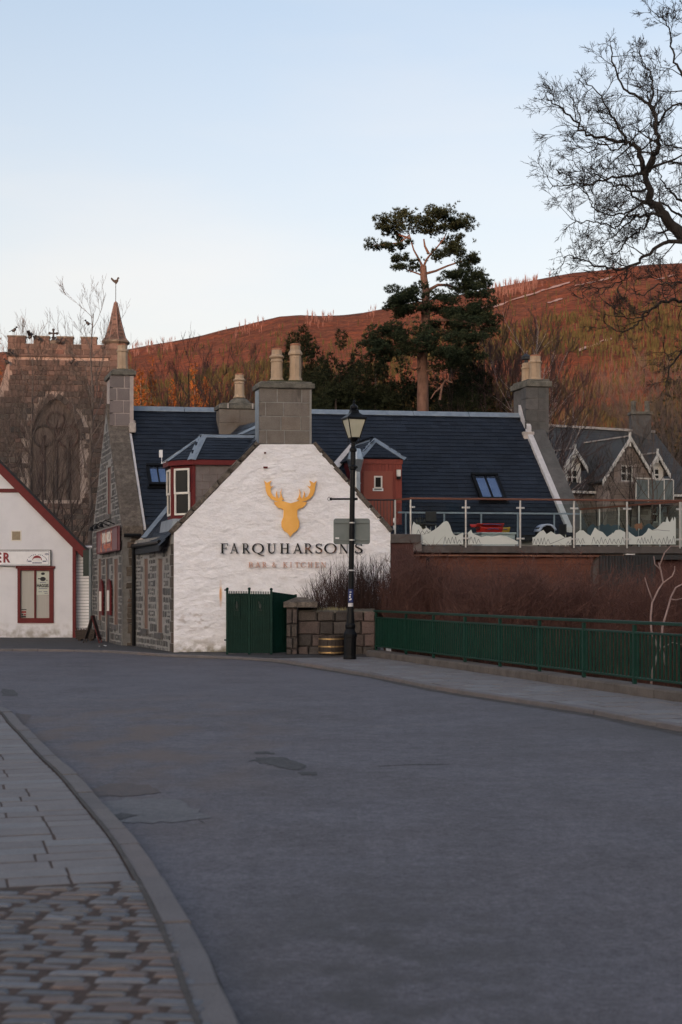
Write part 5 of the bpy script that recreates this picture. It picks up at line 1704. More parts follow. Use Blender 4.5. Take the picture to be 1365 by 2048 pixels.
# short return towards the door: post, handrail dropping a little, steel bars of the stair gate
pr0 = on_front(791, 1064, .55)
u0r, v0r = uv_of(pr0)
zr2 = on_front(791, 999, .55).z
MB().box(F(u0r - .02, v0r, zc1 - .05), FDV * .04, SDV * .04, UP * (zr2 - zc1 + .04)).build('post', M['steel'], ba)
d = F(pu[0], TV - .07) - F(u0r, v0r)
MB().box(F(u0r + .01, v0r, zr2 - .03), d, Vector((0, .05, 0)), UP * .05).build('handrail', M['handrail'], ba)
MB().box(F(u0r + .03, v0r + .01, zc1 + .02), d * .9, Vector((0, .012, 0)), UP * (zr2 - zc1 - .12)).build('pane', M['pane'], ba)
pl0 = on_front(733, 1000, 1.4); ug, vg = uv_of(pl0); zg = pl0.z
MB().tube([F(u0r, v0r + .02, zr2 - .01), F(ug, vg, zg)], .025, 6).build('handrail', M['dark_grey'], ba)
n = 9
for k in range(n):
    t = (k + .5) / n
    p = F(u0r + (ug - u0r) * t, v0r + (vg - v0r) * t)
    MB().tube([Vector((p.x, p.y, tz - .02)), Vector((p.x, p.y, zr2 + (zg - zr2) * t - .02))], .009, 5).build('gate_bar', M['dark_grey'], ba)
MB().box(F(u0r - .06, v0r - .03, tz + .62), FDV * .03, SDV * .02, UP * .12).build('gate_latch', M['white_paint'], ba)
MB().box(F(u0r - .06, v0r - .03, tz + .42), FDV * .03, SDV * .02, UP * .12).build('gate_latch', M['white_paint'], ba)

# ---- frosted mountain decals on the panes
def zpx(zx, zy, which):
    return (780 + zx / 4.55, 980 + zy / 4.55) if which == 0 else (1065 + zx / 4.55, 980 + zy / 4.55)
dec = [
 (0, [(232, 495), (232, 430), (262, 415), (330, 400), (400, 365), (440, 337), (490, 290), (515, 283), (530, 290), (548, 322), (562, 368), (578, 402), (602, 415), (640, 400), (668, 388), (668, 495)]),
 (0, [(200, 405), (204, 325), (218, 288), (240, 312), (270, 318), (300, 362), (335, 343), (375, 371), (330, 398), (262, 413), (240, 425)]),
 (0, [(712, 495), (712, 388), (740, 361), (752, 394), (795, 412), (835, 430), (880, 416), (930, 424), (1000, 412), (1060, 420), (1130, 452), (1165, 470), (1165, 495)]),
 (1, [(2, 500), (2, 432), (25, 425), (60, 385), (100, 363), (130, 402), (170, 376), (215, 405), (250, 400), (295, 432), (355, 424), (355, 500)]),
 (1, [(395, 500), (395, 395), (430, 367), (465, 368), (500, 400), (530, 417), (570, 340), (600, 368), (640, 384), (680, 427), (722, 400), (728, 388), (736, 395), (760, 365), (800, 361), (846, 385), (846, 498)]),
 (1, [(876, 495), (876, 378), (900, 400), (940, 427), (1000, 416), (1040, 380), (1055, 346), (1090, 365), (1130, 350), (1190, 290), (1215, 292), (1226, 238), (1240, 285), (1254, 292), (1275, 248), (1284, 285), (1294, 242), (1305, 265), (1305, 495)]),
]
for w, pts in dec:
    P = [tp(*zpx(x, y, w), TV - .08) for x, y in pts]
    MB().prism([p + FNV * .006 for p in P], FNV * .004).build('mountain_decal', M['frost'], ba)
def zigzag(pts, w, nm='tree_drawing'):
    mb = MB(); Q = [tp(*zpx(x, y, w), TV - .08) for x, y in pts]
    for k, (a, b) in enumerate(zip(Q, Q[1:])):
        d_ = (b - a); nn_ = d_.cross(FNV).normalized() * .006
        o = FNV * (.0115 + .0004 * (k % 3))
        mb.mesh([a - nn_ + o, a + nn_ + o, b + nn_ + o, b - nn_ + o], [(0, 3, 2, 1)])
    mb.build(nm, M['vinyl_line'], ba)
def trees_line(x0, x1, y, h, w, seed):
    r = random.Random(seed); pts = []; x = x0
    while x < x1:
        s_ = r.uniform(12, 20); hh = h * r.uniform(.6, 1.1)
        pts += [(x, y), (x + s_ * .5, y - hh * .55), (x + s_ * .4, y - hh * .5), (x + s_, y - hh), (x + s_ * 1.5, y - hh * .5), (x + s_ * 1.4, y - hh * .55), (x + s_ * 2, y - 4)]
        x += s_ * 2 + r.uniform(0, 6)
    zigzag(pts, w)
trees_line(490, 640, 488, 62, 0, 1); trees_line(720, 800, 488, 58, 0, 2); trees_line(245, 330, 400, 50, 0, 9)
trees_line(4, 160, 495, 58, 1, 3); trees_line(312, 352, 495, 42, 1, 4); trees_line(400, 480, 488, 50, 1, 5); trees_line(540, 840, 490, 62, 1, 6); trees_line(950, 1040, 488, 66, 1, 7); trees_line(1070, 1300, 490, 68, 1, 8)
zigzag([(160, 492), (240, 460), (300, 432), (330, 430)], 1, 'ridge_line'); zigzag([(1090, 366), (1140, 362), (1200, 370), (1250, 372)], 1, 'ridge_line'); zigzag([(245, 450), (280, 470), (330, 492)], 0, 'ridge_line')

# ---- far side of the terrace: glass screen running back on the right, with blue tree shapes
fb = thing('glass_balustrade', 'second glass screen with blue tree shapes along the far side of the terrace', 'balustrade', tuple(F(14.5, 2, tz)))
e0 = F(MR + .3, 4.55); 
e1 = F(pu[-2] + .25, TV + .3)
nP = 5
rz = zrail
for k in range(nP + 1):
    t = k / nP; p = e0 + (e1 - e0) * t
    MB().box((p.x - .018, p.y - .018, tz - .02), (.036, 0, 0), (0, .036, 0), UP * (rz - tz)).build('post', M['steel'], fb)
dv = (e1 - e0); dn = dv.normalized(); sidev = Vector((dn.y, -dn.x, 0))
for k in range(nP):
    p = e0 + dv * (k / nP)
    MB().box(p + dn * .05 + UP * (tz + .05), dn * (dv.length / nP - .1), sidev * .012, UP * (rz - tz - .17)).build('pane', M['pane'], fb)
MB().box(e0 + UP * (rz - .02) - sidev * .03, dv, sidev * .06, UP * .05).build('handrail', M['handrail'], fb)
pl_n = sidev if sidev.y < 0 else -sidev
P0b = e0 + UP * tz
def on_fb(px, py): return onplane(px, py, P0b, pl_n)
for pts in ([(505, 470), (505, 350), (535, 318), (560, 308), (580, 330), (610, 325), (640, 308), (665, 322), (690, 305), (720, 330), (745, 318), (790, 318), (815, 345), (838, 350), (838, 470)],
            [(876, 470), (876, 308), (890, 330), (905, 345), (940, 350), (960, 370), (1000, 360), (1030, 325), (1050, 308), (1075, 305), (1100, 330), (1120, 345), (1160, 350), (1160, 470)]):
    P = [on_fb(*zpx(x, y, 1)) + pl_n * .012 for x, y in pts]
    MB().prism(P, pl_n * .004).build('tree_decal', M['frost_blue'], fb)
P = [on_fb(*zpx(x, y, 1)) + pl_n * .020 for x, y in [(935, 340), (938, 312), (955, 306), (985, 305), (1002, 296), (1008, 318), (1006, 350), (996, 362), (988, 350), (965, 352), (958, 370), (948, 366), (946, 350)]]
MB().prism(P, pl_n * .004).build('orange_decal', M['pot_red'], fb)

# ---- grey rail along the eaves side of the terrace
er = thing('eaves_rail', 'low grey metal rail along the slates behind the terrace', 'railing', tuple(F(9.5, 4.4, tz)))
zr = on_front(960, 1026, 4.4).z
MB().box(F(fu(797, 1025, 4.4)[0], 4.4, zr - .025), FDV * (MR + .2 - fu(797, 1025, 4.4)[0]), SDV * .05, UP * .05).build('rail', M['lead'], er)
for px in (811, 888, 962, 1035, 1108):
    MB().box(F(fu(px, 1040, 4.4)[0], 4.41, tz - .01), FDV * .045, SDV * .03, UP * (zr - tz - .015)).build('post', M['lead'], er)

# ---- things left out on the terrace
def tz_thing(name, label, cat, px, v, group=None):
    p = on_front(px, 1085, v); return thing(name, label, cat, (p.x, p.y, tz - .01), group), uv_of(p)
ct, (cu_, cv_) = tz_thing('storage_box', 'pale grey covered storage box behind the terrace glass', 'storage box', 998, 1.6)
ua, zt1 = fu(964, 1066, 1.6); ub, _ = fu(1031, 1066, 1.6)
MB().box(F(ua, 1.6, tz), FDV * (ub - ua), SDV * .75, UP * (zt1 - tz - .03)).build('body', M['cover_grey'], ct, bevel=.02)
MB().box(F(ua - .03, 1.57, zt1 - .028), FDV * (ub - ua + .06), SDV * .81, UP * .05).build('lid', M['cover_grey'], ct, bevel=.012)
MB().box(F((ua + ub) / 2 - .1, 1.565, zt1 - .12), FDV * .2, SDV * .02, UP * .08).build('handle', M['steel'], ct)
def sled(px0, px1, py0, py1, v, m, label, nose):
    """a shallow plastic sledge lying on the box: hull with raised rim"""
    u0, z1_ = fu(px0, py0, v); u1, z0_ = fu(px1, py1, v)
    t = thing('plastic_sledge', label, 'sledge', tuple(F((u0 + u1) / 2, v, z0_)), 'plastic sledges piled on the storage box')
    N = 12; vs = []; fs = []
    for i in range(N + 1):
        s_ = i / N; x = u0 + (u1 - u0) * s_
        lift = (z1_ - z0_) * (.55 * max(0, (s_ - .78) / .22) ** 2 if nose > 0 else .55 * max(0, (.22 - s_) / .22) ** 2)
        hw = .27 * (1 - .35 * max(0, (s_ - .7) / .3) ** 2 if nose > 0 else 1 - .35 * max(0, (.3 - s_) / .3) ** 2)
        H = (z1_ - z0_)
        for (yy, zz) in ((-hw, H * .82), (-hw * .95, H), (-hw * .82, H * .8), (-hw * .6, H * .25), (hw * .6, H * .25), (hw * .82, H * .8), (hw * .95, H), (hw, H * .82), (hw * .62, 0), (-hw * .62, 0)):
            vs.append(F(x, v + .35 + yy, z0_ + zz + lift * .3))
    k = 10
    for i in range(N):
        for j in range(k): fs.append((i * k + j, i * k + (j + 1) % k, (i + 1) * k + (j + 1) % k, (i + 1) * k + j))
    fs += [tuple(reversed(range(k))), tuple(N * k + j for j in range(k))]
    mb = MB(); mb.mesh(vs, fs); h = mb.build('hull', M[m], t, smooth=False)
    MB().tube([F(u0 + .15, v + .02, z0_ + (z1_ - z0_) * .6), F(u0 + .5 * (u1 - u0), v + .01, z0_ + (z1_ - z0_) * .75), F(u1 - .15, v + .02, z0_ + (z1_ - z0_) * .6)], .012, 5).build('rim_rope', M['plastic_blue'], t)
    return t
sled(966, 1009, 1054, 1065.2, 1.62, 'plastic_red', 'lower red plastic sledge lying on the storage box', -1)
sled(972, 1026, 1054.5, 1065.4, 1.92, 'plastic_yellow', 'yellow plastic sledge behind the red one on the box', 1)
sled(957, 1014, 1046.5, 1053.8, 1.66, 'plastic_red', 'upper red plastic sledge on top of the pile', 1)
# wicker chair, back towards the road
wc, (wu, wv) = tz_thing('patio_chair', 'dark wicker patio chair with its back to the road', 'chair', 862, 2.2)
ua, zt1 = fu(852, 1022, 2.2); ub, zb1 = fu(874, 1044, 2.2)
MB().box(F(ua, 2.2, zb1), FDV * (ub - ua), SDV * .05, UP * (zt1 - zb1)).build('backrest', M['dark_grey'], wc, bevel=.02)
MB().box(F(ua, 2.2, zb1 - .10), FDV * (ub - ua), SDV * .48, UP * .06).build('seat', M['dark_grey'], wc, bevel=.015)
for (du, dv_) in ((.02, .03), (.02, .44)):
    for s_ in (0, 1):
        u = ua + du if s_ == 0 else ub - du
        MB().tube([F(u, 2.2 + dv_, zb1 - .1), F(u, 2.2 + dv_, tz)], .014, 5).build('leg', M['steel'], wc)
# black table with curved lilac-grey hood (folded parasol canopy) and another chair on the right
hd, _ = tz_thing('barbecue', 'black barbecue with a pale lilac half-round hood on the terrace', 'barbecue', 1098, 2.0)
c0 = on_front(1097, 1062, 2.0)
mb = MB(); vs = []; fs = []
R = .27
for i in range(13):
    a = RAD(10 + 150 * i / 12)
    for dvv in (0, .38):
        for rr in (R, R - .05):
            vs.append(c0 + FDV * (-math.cos(a) * rr * 1.0) + UP * (math.sin(a) * rr - .06) + SDV * dvv)
for i in range(12):
    b = i * 4
    fs += [(b, b + 4, b + 6, b + 2), (b + 1, b + 3, b + 7, b + 5), (b, b + 1, b + 5, b + 4), (b + 2, b + 6, b + 7, b + 3)]
fs += [(0, 2, 3, 1), (48, 49, 51, 50)]
mb.mesh(vs, fs); mb.build('hood', M['cover_lilac'], hd, smooth=True)
MB().box(c0 + FDV * -.24 + UP * -.12 + SDV * .04, FDV * .46, SDV * .34, UP * .24).build('body', M['black_metal'], hd, bevel=.05)
for s_ in (-.2, .2):
    MB().tube([c0 + FDV * s_ + UP * -.12 + SDV * .2, Vector((c0.x, c0.y, tz)) + FDV * s_ + SDV * .2], .018, 6).build('leg', M['black_metal'], hd)
pc, (qu, qv) = tz_thing('patio_chair', 'metal patio chair beside the barbecue, seat facing left', 'chair', 1128, 2.6)
ua, zt1 = fu(1121, 1048, 2.6); ub, _ = fu(1133, 1048, 2.6)
MB().box(F(ub - .02, 2.6, tz + .42), FDV * .03, SDV * .45, UP * (zt1 - tz - .42)).build('backrest', M['dark_grey'], pc)
MB().box(F(ub - .44, 2.6, tz + .40), FDV * .45, SDV * .45, UP * .035).build('seat', M['dark_grey'], pc)
for a_ in (ub - .42, ub - .01):
    for b_ in (2.62, 3.02): MB().tube([F(a_, b_, tz + .40), F(a_, b_, tz - .005)], .012, 5).build('leg', M['steel'], pc)
tb, (tu, tv_) = tz_thing('patio_table', 'round glass-topped patio table behind the mountain decal', 'table', 922, 2.6)
p = F(tu, tv_); 
MB().lathe((p.x, p.y, tz + .40), [(.42, 0), (.43, .012), (.42, .025)], 20).build('top', M['cover_grey'], tb)
MB().lathe((p.x, p.y, tz - .005), [(.22, 0), (.2, .02), (.03, .04), (.03, .395)], 12).build('pedestal', M['dark_grey'], tb)
gp_, (gu, gv) = tz_thing('planter_grass', 'wispy dry grass in a tub by the terrace corner', 'plant', 840, 2.6)
mb = MB(); r = random.Random(3); base = F(gu, gv, tz)
MB().lathe(base, [(.14, 0), (.18, .28), (.16, .28), (.15, .2)], 12).build('tub', M['dark_grey'], gp_)
for k in range(40):
    a = r.uniform(0, 6.28); l = r.uniform(.4, .75); s_ = r.uniform(.05, .25)
    p0 = base + Vector((math.cos(a) * .06, math.sin(a) * .06, .22))
    mb.tube([p0, p0 + Vector((math.cos(a) * s_ * .4, math.sin(a) * s_ * .4, l * .6)), p0 + Vector((math.cos(a) * s_, math.sin(a) * s_, l))], [.004, .003, .001], 3)
mb.build('blades', M['dry_grass'], gp_, kind='stuff')

# ================================================================== stone wall and gate pier in front
wall_me = [block_mesh(400 + i, .035, .09, M['wallstone']) for i in range(6)]
pink_me = [block_mesh(420 + i, .035, .09, M['pinkstone']) for i in range(3)]
WY = 36.0
WZ0 = PAV
def wx(px, Y=WY): return (px - CX) * Y / FPX
def wzz(py, Y=WY): return CAMH + (HY - py) * Y / FPX
bw = thing('stone_wall', 'low wall of dark granite blocks behind the lamp post', 'stone wall', (wx(690), WY, 0))
MB().box((wx(592), WY + .07, -.1), (wx(751) - wx(592), 0, 0), (0, .4, 0), UP * (wzz(1225) + .08)).build('core', M['joint_grey'], bw)
r = random.Random(12)
rows = [(1222, 1243, [594, 634.5, 670, 705, 728, 751]), (1243, 1269, [596, 640, 667, 696, 723, 751]), (1269, 1293, [596, 624, 652, 681, 707, 729, 751]), (1293, 1315, [596, 618, 645, 668, 700, 726, 751])]
for k, (ya, yb, xs) in enumerate(rows):
    za, zb = wzz(yb), wzz(ya)
    for i, (a, b) in enumerate(zip(xs, xs[1:])):
        X0, X1 = wx(a), wx(b)
        last = i == len(xs) - 2
        me = r.choice(pink_me) if last and k < 3 else r.choice(wall_me)
        dp = .22 if k else .30
        c = Vector(((X0 + X1) / 2, WY + (.0 if k else -.03) + dp / 2 - .02 + r.uniform(-.012, .012), (za + zb) / 2))
        place_block('cope_stone' if k == 0 else 'stone', me, bw, c, (X1 - X0 - .022, 0, r.uniform(-.006, .006)), (r.uniform(-.006, .006), 0, zb - za - .018), (0, -dp, 0))
# sloping back of the coping
MB().prism([(wx(594), WY - .02, wzz(1222)), (wx(751), WY - .02, wzz(1222)), (wx(751), WY + .45, wzz(1217)), (wx(600), WY + .45, wzz(1216))], -UP * .05).build('coping', M['capstone'], bw)
# end return towards the railing
for k in range(3):
    za, zb = wzz(1315 - k * 24), wzz(1291 - k * 24)
    place_block('stone', r.choice(pink_me), bw, (wx(751) - .04, WY + .22, (za + zb) / 2), (0, .42, 0), (0, 0, zb - za - .02), (.14, 0, 0))
pier = thing('gate_pier', 'squat stone gate pier with a weathered pyramid cap', 'gate pier', (wx(600), WY - .1, 0))
px0, px1 = wx(573), wx(596)
for k, (ya, yb, sp) in enumerate(((1215, 1249, .55), (1249, 1275, .45), (1275, 1297, .6), (1297, 1316, .5))):
    za, zb = wzz(yb), wzz(ya)
    xm = px0 + (px1 - px0) * sp
    for (a, b) in ((px0, xm), (xm, px1)):
        place_block('stone', r.choice(wall_me), pier, ((a + b) / 2, WY + .12, (za + zb) / 2), (b - a - .018, 0, 0), (0, 0, zb - za - .018), (0, -.62, 0))
cx0, cx1 = wx(568), wx(636)
zc0, zc1, zc2 = wzz(1215), wzz(1203.5), wzz(1196)
MB().box((px0 + .02, WY - .12, -.05), (px1 - px0 - .03, 0, 0), (0, .5, 0), UP * (zc0 + .05)).build('core', M['joint_grey'], pier)
MB().box((cx0, WY - .26, zc0), (cx1 - cx0, 0, 0), (0, .85, 0), UP * (zc1 - zc0)).build('cap', M['copestone'], pier, bevel=.02)
mb = MB(); q = [(cx0 + .02, WY - .24, zc1), (cx1 - .02, WY - .24, zc1), (cx1 - .02, WY + .57, zc1), (cx0 + .02, WY + .57, zc1), ((cx0 + cx1) / 2 - .12, WY + .1, zc2 + .02), ((cx0 + cx1) / 2 + .12, WY + .1, zc2 + .02)]
mb.mesh(q, [(0, 1, 5, 4), (1, 2, 5), (2, 3, 4, 5), (3, 0, 4), (3, 2, 1, 0)]); mb.build('cap_top', M['copestone'], pier)
MB().box((px1, WY + .2, -.05), (wx(622) - px1, 0, 0), (0, .35, 0), UP * (zc0 + .05)).build('rear_core', M['joint_grey'], pier)
gt = MB(); r = random.Random(8)
for k in range(150):
    x = wx(r.uniform(634, 702)); y_ = WY + r.uniform(.05, .3); h = r.uniform(.03, .10)
    z0_ = wzz(1219.5) - .0
    a = r.uniform(-.04, .04)
    gt.mesh([(x - .006, y_, z0_ - .02), (x + .006, y_, z0_ - .02), (x + a, y_ + .01, z0_ + h)], [(0, 1, 2)])
tag(gt.build('dry_grass', M['dry_grass']), 'tuft of pale dry grass along the top of the stone wall', 'grass', kind='stuff')

# ================================================================== green gate
gy = 35.75
gt = thing('metal_gate', 'dark green metal gate of upright slats with ball-topped posts', 'gate', (wx(520, gy), gy, 0))
corner = [(455, gy, 1179), (499, gy - .0, 1179), (543, gy - .02, 1180), (592, gy + .75, 1187)]
pts = [Vector((wx(a, b), b, 0)) for a, b, c in corner]
tops = [wzz(c, b) for a, b, c in corner]
zb = PAV + .03
slat_me = None
for i in range(3):
    A, B = pts[i], pts[i + 1]; d = B - A; ln = d.length; dn = d / ln
    nrm = Vector((dn.y, -dn.x, 0))
    n = int(ln / .042)
    zt_ = tops[i] - .04; zt2 = tops[i + 1] - .04
    fr = MB()
    for z in (zb + .12, zb + 1.0):
        fr.box(A + dn * .03 + UP * z - nrm * .05, dn * (ln - .06), nrm * .035, UP * .05)
    fr.build('rail', M['green_gate'], gt)
    MB().box(A + dn * .03 + UP * zb - nrm * .022, dn * (ln - .06), nrm * .004, UP * (min(zt_, zt2) - zb - .06)).build('backing', M['green_gate'], gt)
    for k in range(n):
        t = (k + .5) / n
        p = A + d * t; h = zt_ + (zt2 - zt_) * t - zb
        if slat_me is None:
            o = link('slat', block_mesh(9, 0, .08, M['green_gate']), gt)
            slat_me = o.data
        else:
            o = link('slat', slat_me, gt)
        Mx = Matrix.Identity(4)
        a, n_, u_ = dn * (.026), nrm * (.022 if k % 2 else .016), UP * h
        for q, vec in enumerate((a, n_, u_)):
            for w_ in range(3): Mx[w_][q] = vec[w_]
        c = p + UP * (zb + h / 2) - root_loc(gt)
        for w_ in range(3): Mx[w_][3] = c[w_]
        o.matrix_basis = Mx
for i, p in enumerate(pts):
    po = MB().box(p + Vector((-.03, -.03, PAV - .02)), (.06, 0, 0), (0, .06, 0), UP * (tops[i] - PAV)).build('post', M['green_gate'], gt)
    if i < 3:
        MB().ellip(p + UP * (tops[i] + .015), .04, .04, .04, 10).build('ball_finial', M['green_gate'], po, smooth=True)
for k, (pa, pb) in enumerate(((469, 480), (514, 528))):
    z0_, z1_ = wzz(1231, gy), wzz(1195, gy)
    X0, X1 = wx(pa, gy), wx(pb, gy)
    Y_ = gy - .035
    mb = MB()
    mb.box((X0, Y_, z0_), (X1 - X0, 0, 0), (0, .012, 0), UP * .012); mb.box((X0, Y_, z1_ - .012), (X1 - X0, 0, 0), (0, .012, 0), UP * .012)
    mb.box((X0, Y_, z0_ + .012), (.012, 0, 0), (0, .012, 0), UP * (z1_ - z0_ - .024)); mb.box((X1 - .012, Y_, z0_ + .012), (.012, 0, 0), (0, .012, 0), UP * (z1_ - z0_ - .024))
    pq = mb.build('plaque', M['green'], gt)
    xm, zm = (X0 + X1) / 2, (z0_ + z1_) / 2
    mb = MB()
    mb.ellip((xm, Y_ + .008, zm + .01), .035, .008, .07, 8); mb.ellip((xm + (.0 if k == 0 else -.03), Y_ + .008, zm + .10), .026, .008, .03, 8)
    mb.box((xm - .05, Y_ + .004, zm - .1), (.1, 0, 0), (0, .008, 0), UP * .02)
    mb.build('figure_relief', M['sign_green'], pq)
MB().tube([(wx(449, gy), gy, wzz(1280, gy)), (wx(456, gy), gy, wzz(1280, gy))], .02, 6).build('hinge', M['black_metal'], gt)
MB().tube([(wx(449, gy), gy, wzz(1180, gy)), (wx(456, gy), gy, wzz(1180, gy))], .02, 6).build('hinge', M['black_metal'], gt)

# ================================================================== lamp post
lb = G(700, 1318, PAV); LY = lb.y
lp = thing('street_lamp', 'black cast-iron street lamp with a four-sided glazed lantern', 'street lamp', (lb.x, lb.y, PAV))
def LP(px, py, dy=0): return W(px, py, LY + dy)
ax0, ax1 = LP(700.5, 1310), LP(707.5, 880)
axd = (ax1 - ax0).normalized()
def at_y(py):
    t = (1310 - py) / (1310 - 880); return ax0 + (ax1 - ax0) * t
S_ = FPX / LY
h = lambda py: (at_y(py) - lb).dot(axd)
MB().lathe((lb.x, lb.y, PAV), [(.155, -.03), (.155, .05), (.145, .08), (.145, h(1275)), (.16, h(1274)), (.16, h(1268)), (.125, h(1262)), (.105, h(1258)), (.12, h(1254)), (.12, h(1250)), (.10, h(1247)), (.078, h(1222)), (.075, h(1214))], 14, axd).build('base', M['black_metal'], lp)
MB().lathe((lb.x, lb.y, PAV), [(.066, h(1215)), (.066, h(1165)), (.072, h(1164)), (.072, h(1161)), (.064, h(1160)), (.060, h(1000)), (.060, h(940)), (.09, h(938)), (.09, h(932)), (.062, h(930)), (.060, h(904)), (.085, h(902)), (.085, h(898)), (.05, h(893)), (.048, h(880))], 14, axd).build('column', M['black_metal'], lp)
a_, b_ = at_y(998), LP(657, 998)
MB().tube([a_, LP(664, 998)], .022, 8).build('ladder_bar', M['black_metal'], lp)
MB().tube([LP(660, 998), LP(664, 998)], .034, 8).build('bar_collar', M['black_metal'], lp)
ring = [LP(658.5, 998) + Vector((math.cos(t) * .03, 0, math.sin(t) * .045)) for t in [k * .7 for k in range(10)]]
MB().tube(ring, .006, 4).build('bar_ring', M['black_metal'], lp)
MB().tube([at_y(998), at_y(998) + Vector((.12, 0, 0))], .03, 8).build('bar_collar', M['black_metal'], lp)
# collar bosses
mb = MB()
for k in range(8):
    t = k * .785
    mb.ellip(at_y(934) + Vector((math.cos(t) * .085, math.sin(t) * .085, 0)), .025, .025, .03, 6)
mb.build('boss_ring', M['black_metal'], lp)
MB().lathe(at_y(1142), [(.070, 0), (.070, .03)], 14, axd).build('band', M['lead_pale'], lp)
st = at_y(1207)
for (ya, yb, m_) in ((1178, 1205, 'ink_blue'), (1206, 1213, 'lead_pale')):
    z0_ = h(yb); z1_ = h(ya); 
    mb = MB(); vs = []; c_ = lb.xy.to_3d() + UP * PAV
    for z in (z0_, z1_):
        for k in range(7):
            t = RAD(-150 + k * 20)
            vs.append(c_ + axd * z + Vector((math.cos(t) * .0685, math.sin(t) * .0685, 0)))
    mb.mesh(vs, [(k, k + 1, k + 8, k + 7) for k in range(6)])
    stc = mb.build('sticker', M[m_], lp)
    if m_ == 'ink_blue':
        mb = MB()
        for (ta, tb, za, zb_) in ((-125, -95, .35, .5), (-115, -85, .55, .62), (-120, -75, .75, .8), (-120, -100, .15, .25), (-100, -75, .2, .3)):
            vs = []
            for z in (za, zb_):
                for k in range(4):
                    t = RAD(ta + (tb - ta) * k / 3)
                    vs.append(c_ + axd * (z0_ + (z1_ - z0_) * z) + Vector((math.cos(t) * .070, math.sin(t) * .070, 0)))
            mb.mesh(vs, [(k, k + 1, k + 5, k + 4) for k in range(3)])
        mb.build('sticker_print', M['paper'], stc)
# lantern: four-sided, wider at the top, turned about 15 degrees
lc = at_y(878); LR = Matrix.Rotation(RAD(20), 3, 'Z')
zb_, zt_ = (at_y(876).z, at_y(839).z)
hb, ht = .105, .215
def lan(sx, sy, half, z): return Vector((lc.x + .01, lc.y, z)) + LR @ Vector((sx * half, sy * half, 0))
quad = ((-1, -1), (1, -1), (1, 1), (-1, 1))
ln_ = MB()
for k in range(4):
    a, b = quad[k], quad[(k + 1) % 4]
    ln_.tube([lan(*a, hb, zb_), lan(*a, ht, zt_)], .013, 5)
    ln_.tube([lan(*a, hb, zb_), lan(*b, hb, zb_)], .014, 5); ln_.tube([lan(*a, ht, zt_), lan(*b, ht, zt_)], .016, 5)
lant = ln_.build('lantern_frame', M['black_metal'], lp)
for k in range(4):
    a, b = quad[k], quad[(k + 1) % 4]
    mb = MB(); g = .95
    vs = [lan(*a, hb * g, zb_ + .01), lan(*b, hb * g, zb_ + .01), lan(*b, ht * g, zt_ - .01), lan(*a, ht * g, zt_ - .01)]
    mb.mesh(vs, [(0, 1, 2, 3)]); mb.build('lantern_pane', M['lantern_glass'], lant)
mb = MB()
rf = [(ht * 1.12, at_y(838).z), (ht * 1.12, at_y(836.5).z), (.10, at_y(826).z), (.085, at_y(821).z)]
vs = []
for hh, z in rf:
    for q in quad: vs.append(lan(*q, hh, z))
fs = []
for i in range(3):
    for k in range(4): fs.append((i * 4 + k, i * 4 + (k + 1) % 4, i * 4 + 4 + (k + 1) % 4, i * 4 + 4 + k))
fs += [(3, 2, 1, 0), (12, 13, 14, 15)]
mb.mesh(vs, fs); mb.build('lantern_roof', M['black_metal'], lp)
z = at_y(821).z; cc = Vector((lc.x + .012, lc.y, 0))
prof = [(.10, z), (.115, z + .01), (.08, at_y(818).z), (.095, at_y(816).z), (.085, at_y(812.5).z), (.035, at_y(809).z), (.02, at_y(806).z), (.028, at_y(804).z), (.006, at_y(799.5).z)]
MB().lathe(cc, prof, 12).build('finial', M['black_metal'], lp)
mb = MB()
mb.lathe(Vector((lc.x + .005, lc.y, 0)), [(.05, at_y(884).z), (.10, at_y(879).z), (.115, at_y(876.5).z)], 10)
for q in quad: mb.tube([at_y(890), at_y(886) + LR @ Vector((q[0] * .10, q[1] * .10, 0)), lan(*q, hb, zb_)], .010, 5)
mb.build('lantern_cradle', M['black_metal'], lp)

# road sign strapped to the lamp, seen from behind
rsg = thing('road_sign', 'grey back of a rectangular road sign strapped to the street lamp', 'road sign', tuple(LP(704, 1062)))
def rr_poly(x0, x1, z0, z1, r_, n=5):
    out = []
    for cx_, cz_, a0 in ((x1 - r_, z0 + r_, -90), (x1 - r_, z1 - r_, 0), (x0 + r_, z1 - r_, 90), (x0 + r_, z0 + r_, 180)):
        for k in range(n + 1):
            a = RAD(a0 + 90 * k / n); out.append((cx_ + r_ * math.cos(a), cz_ + r_ * math.sin(a)))
    return out
YS = LY + .10
pa, pb = W(667.5, 1088.5, YS), W(740.5, 1037, YS)
MB().prism([(x, YS, z) for x, z in rr_poly(pa.x, pb.x, pa.z, pb.z, .06)], (0, .004, 0)).build('plate', M['sign_grey'], rsg)
for py in (1045.5, 1080):
    q = W(667.5, py, YS)
    MB().box((pa.x + .01, YS - .024, q.z - .018), (pb.x - pa.x - .02, 0, 0), (0, .0235, 0), UP * .036).build('channel', M['sign_grey'], rsg, bevel=.004)
    c_ = at_y(py)
    MB().lathe(c_ - axd * .014, [(.067, 0), (.067, .028)], 14, axd).build('clip', M['steel'], rsg)
q = W(674, 1077.5, YS)
MB().box((q.x - .03, YS - .003, q.z), (.085, 0, 0), (0, .002, 0), UP * .03).build('maker_label', M['paper'], rsg)

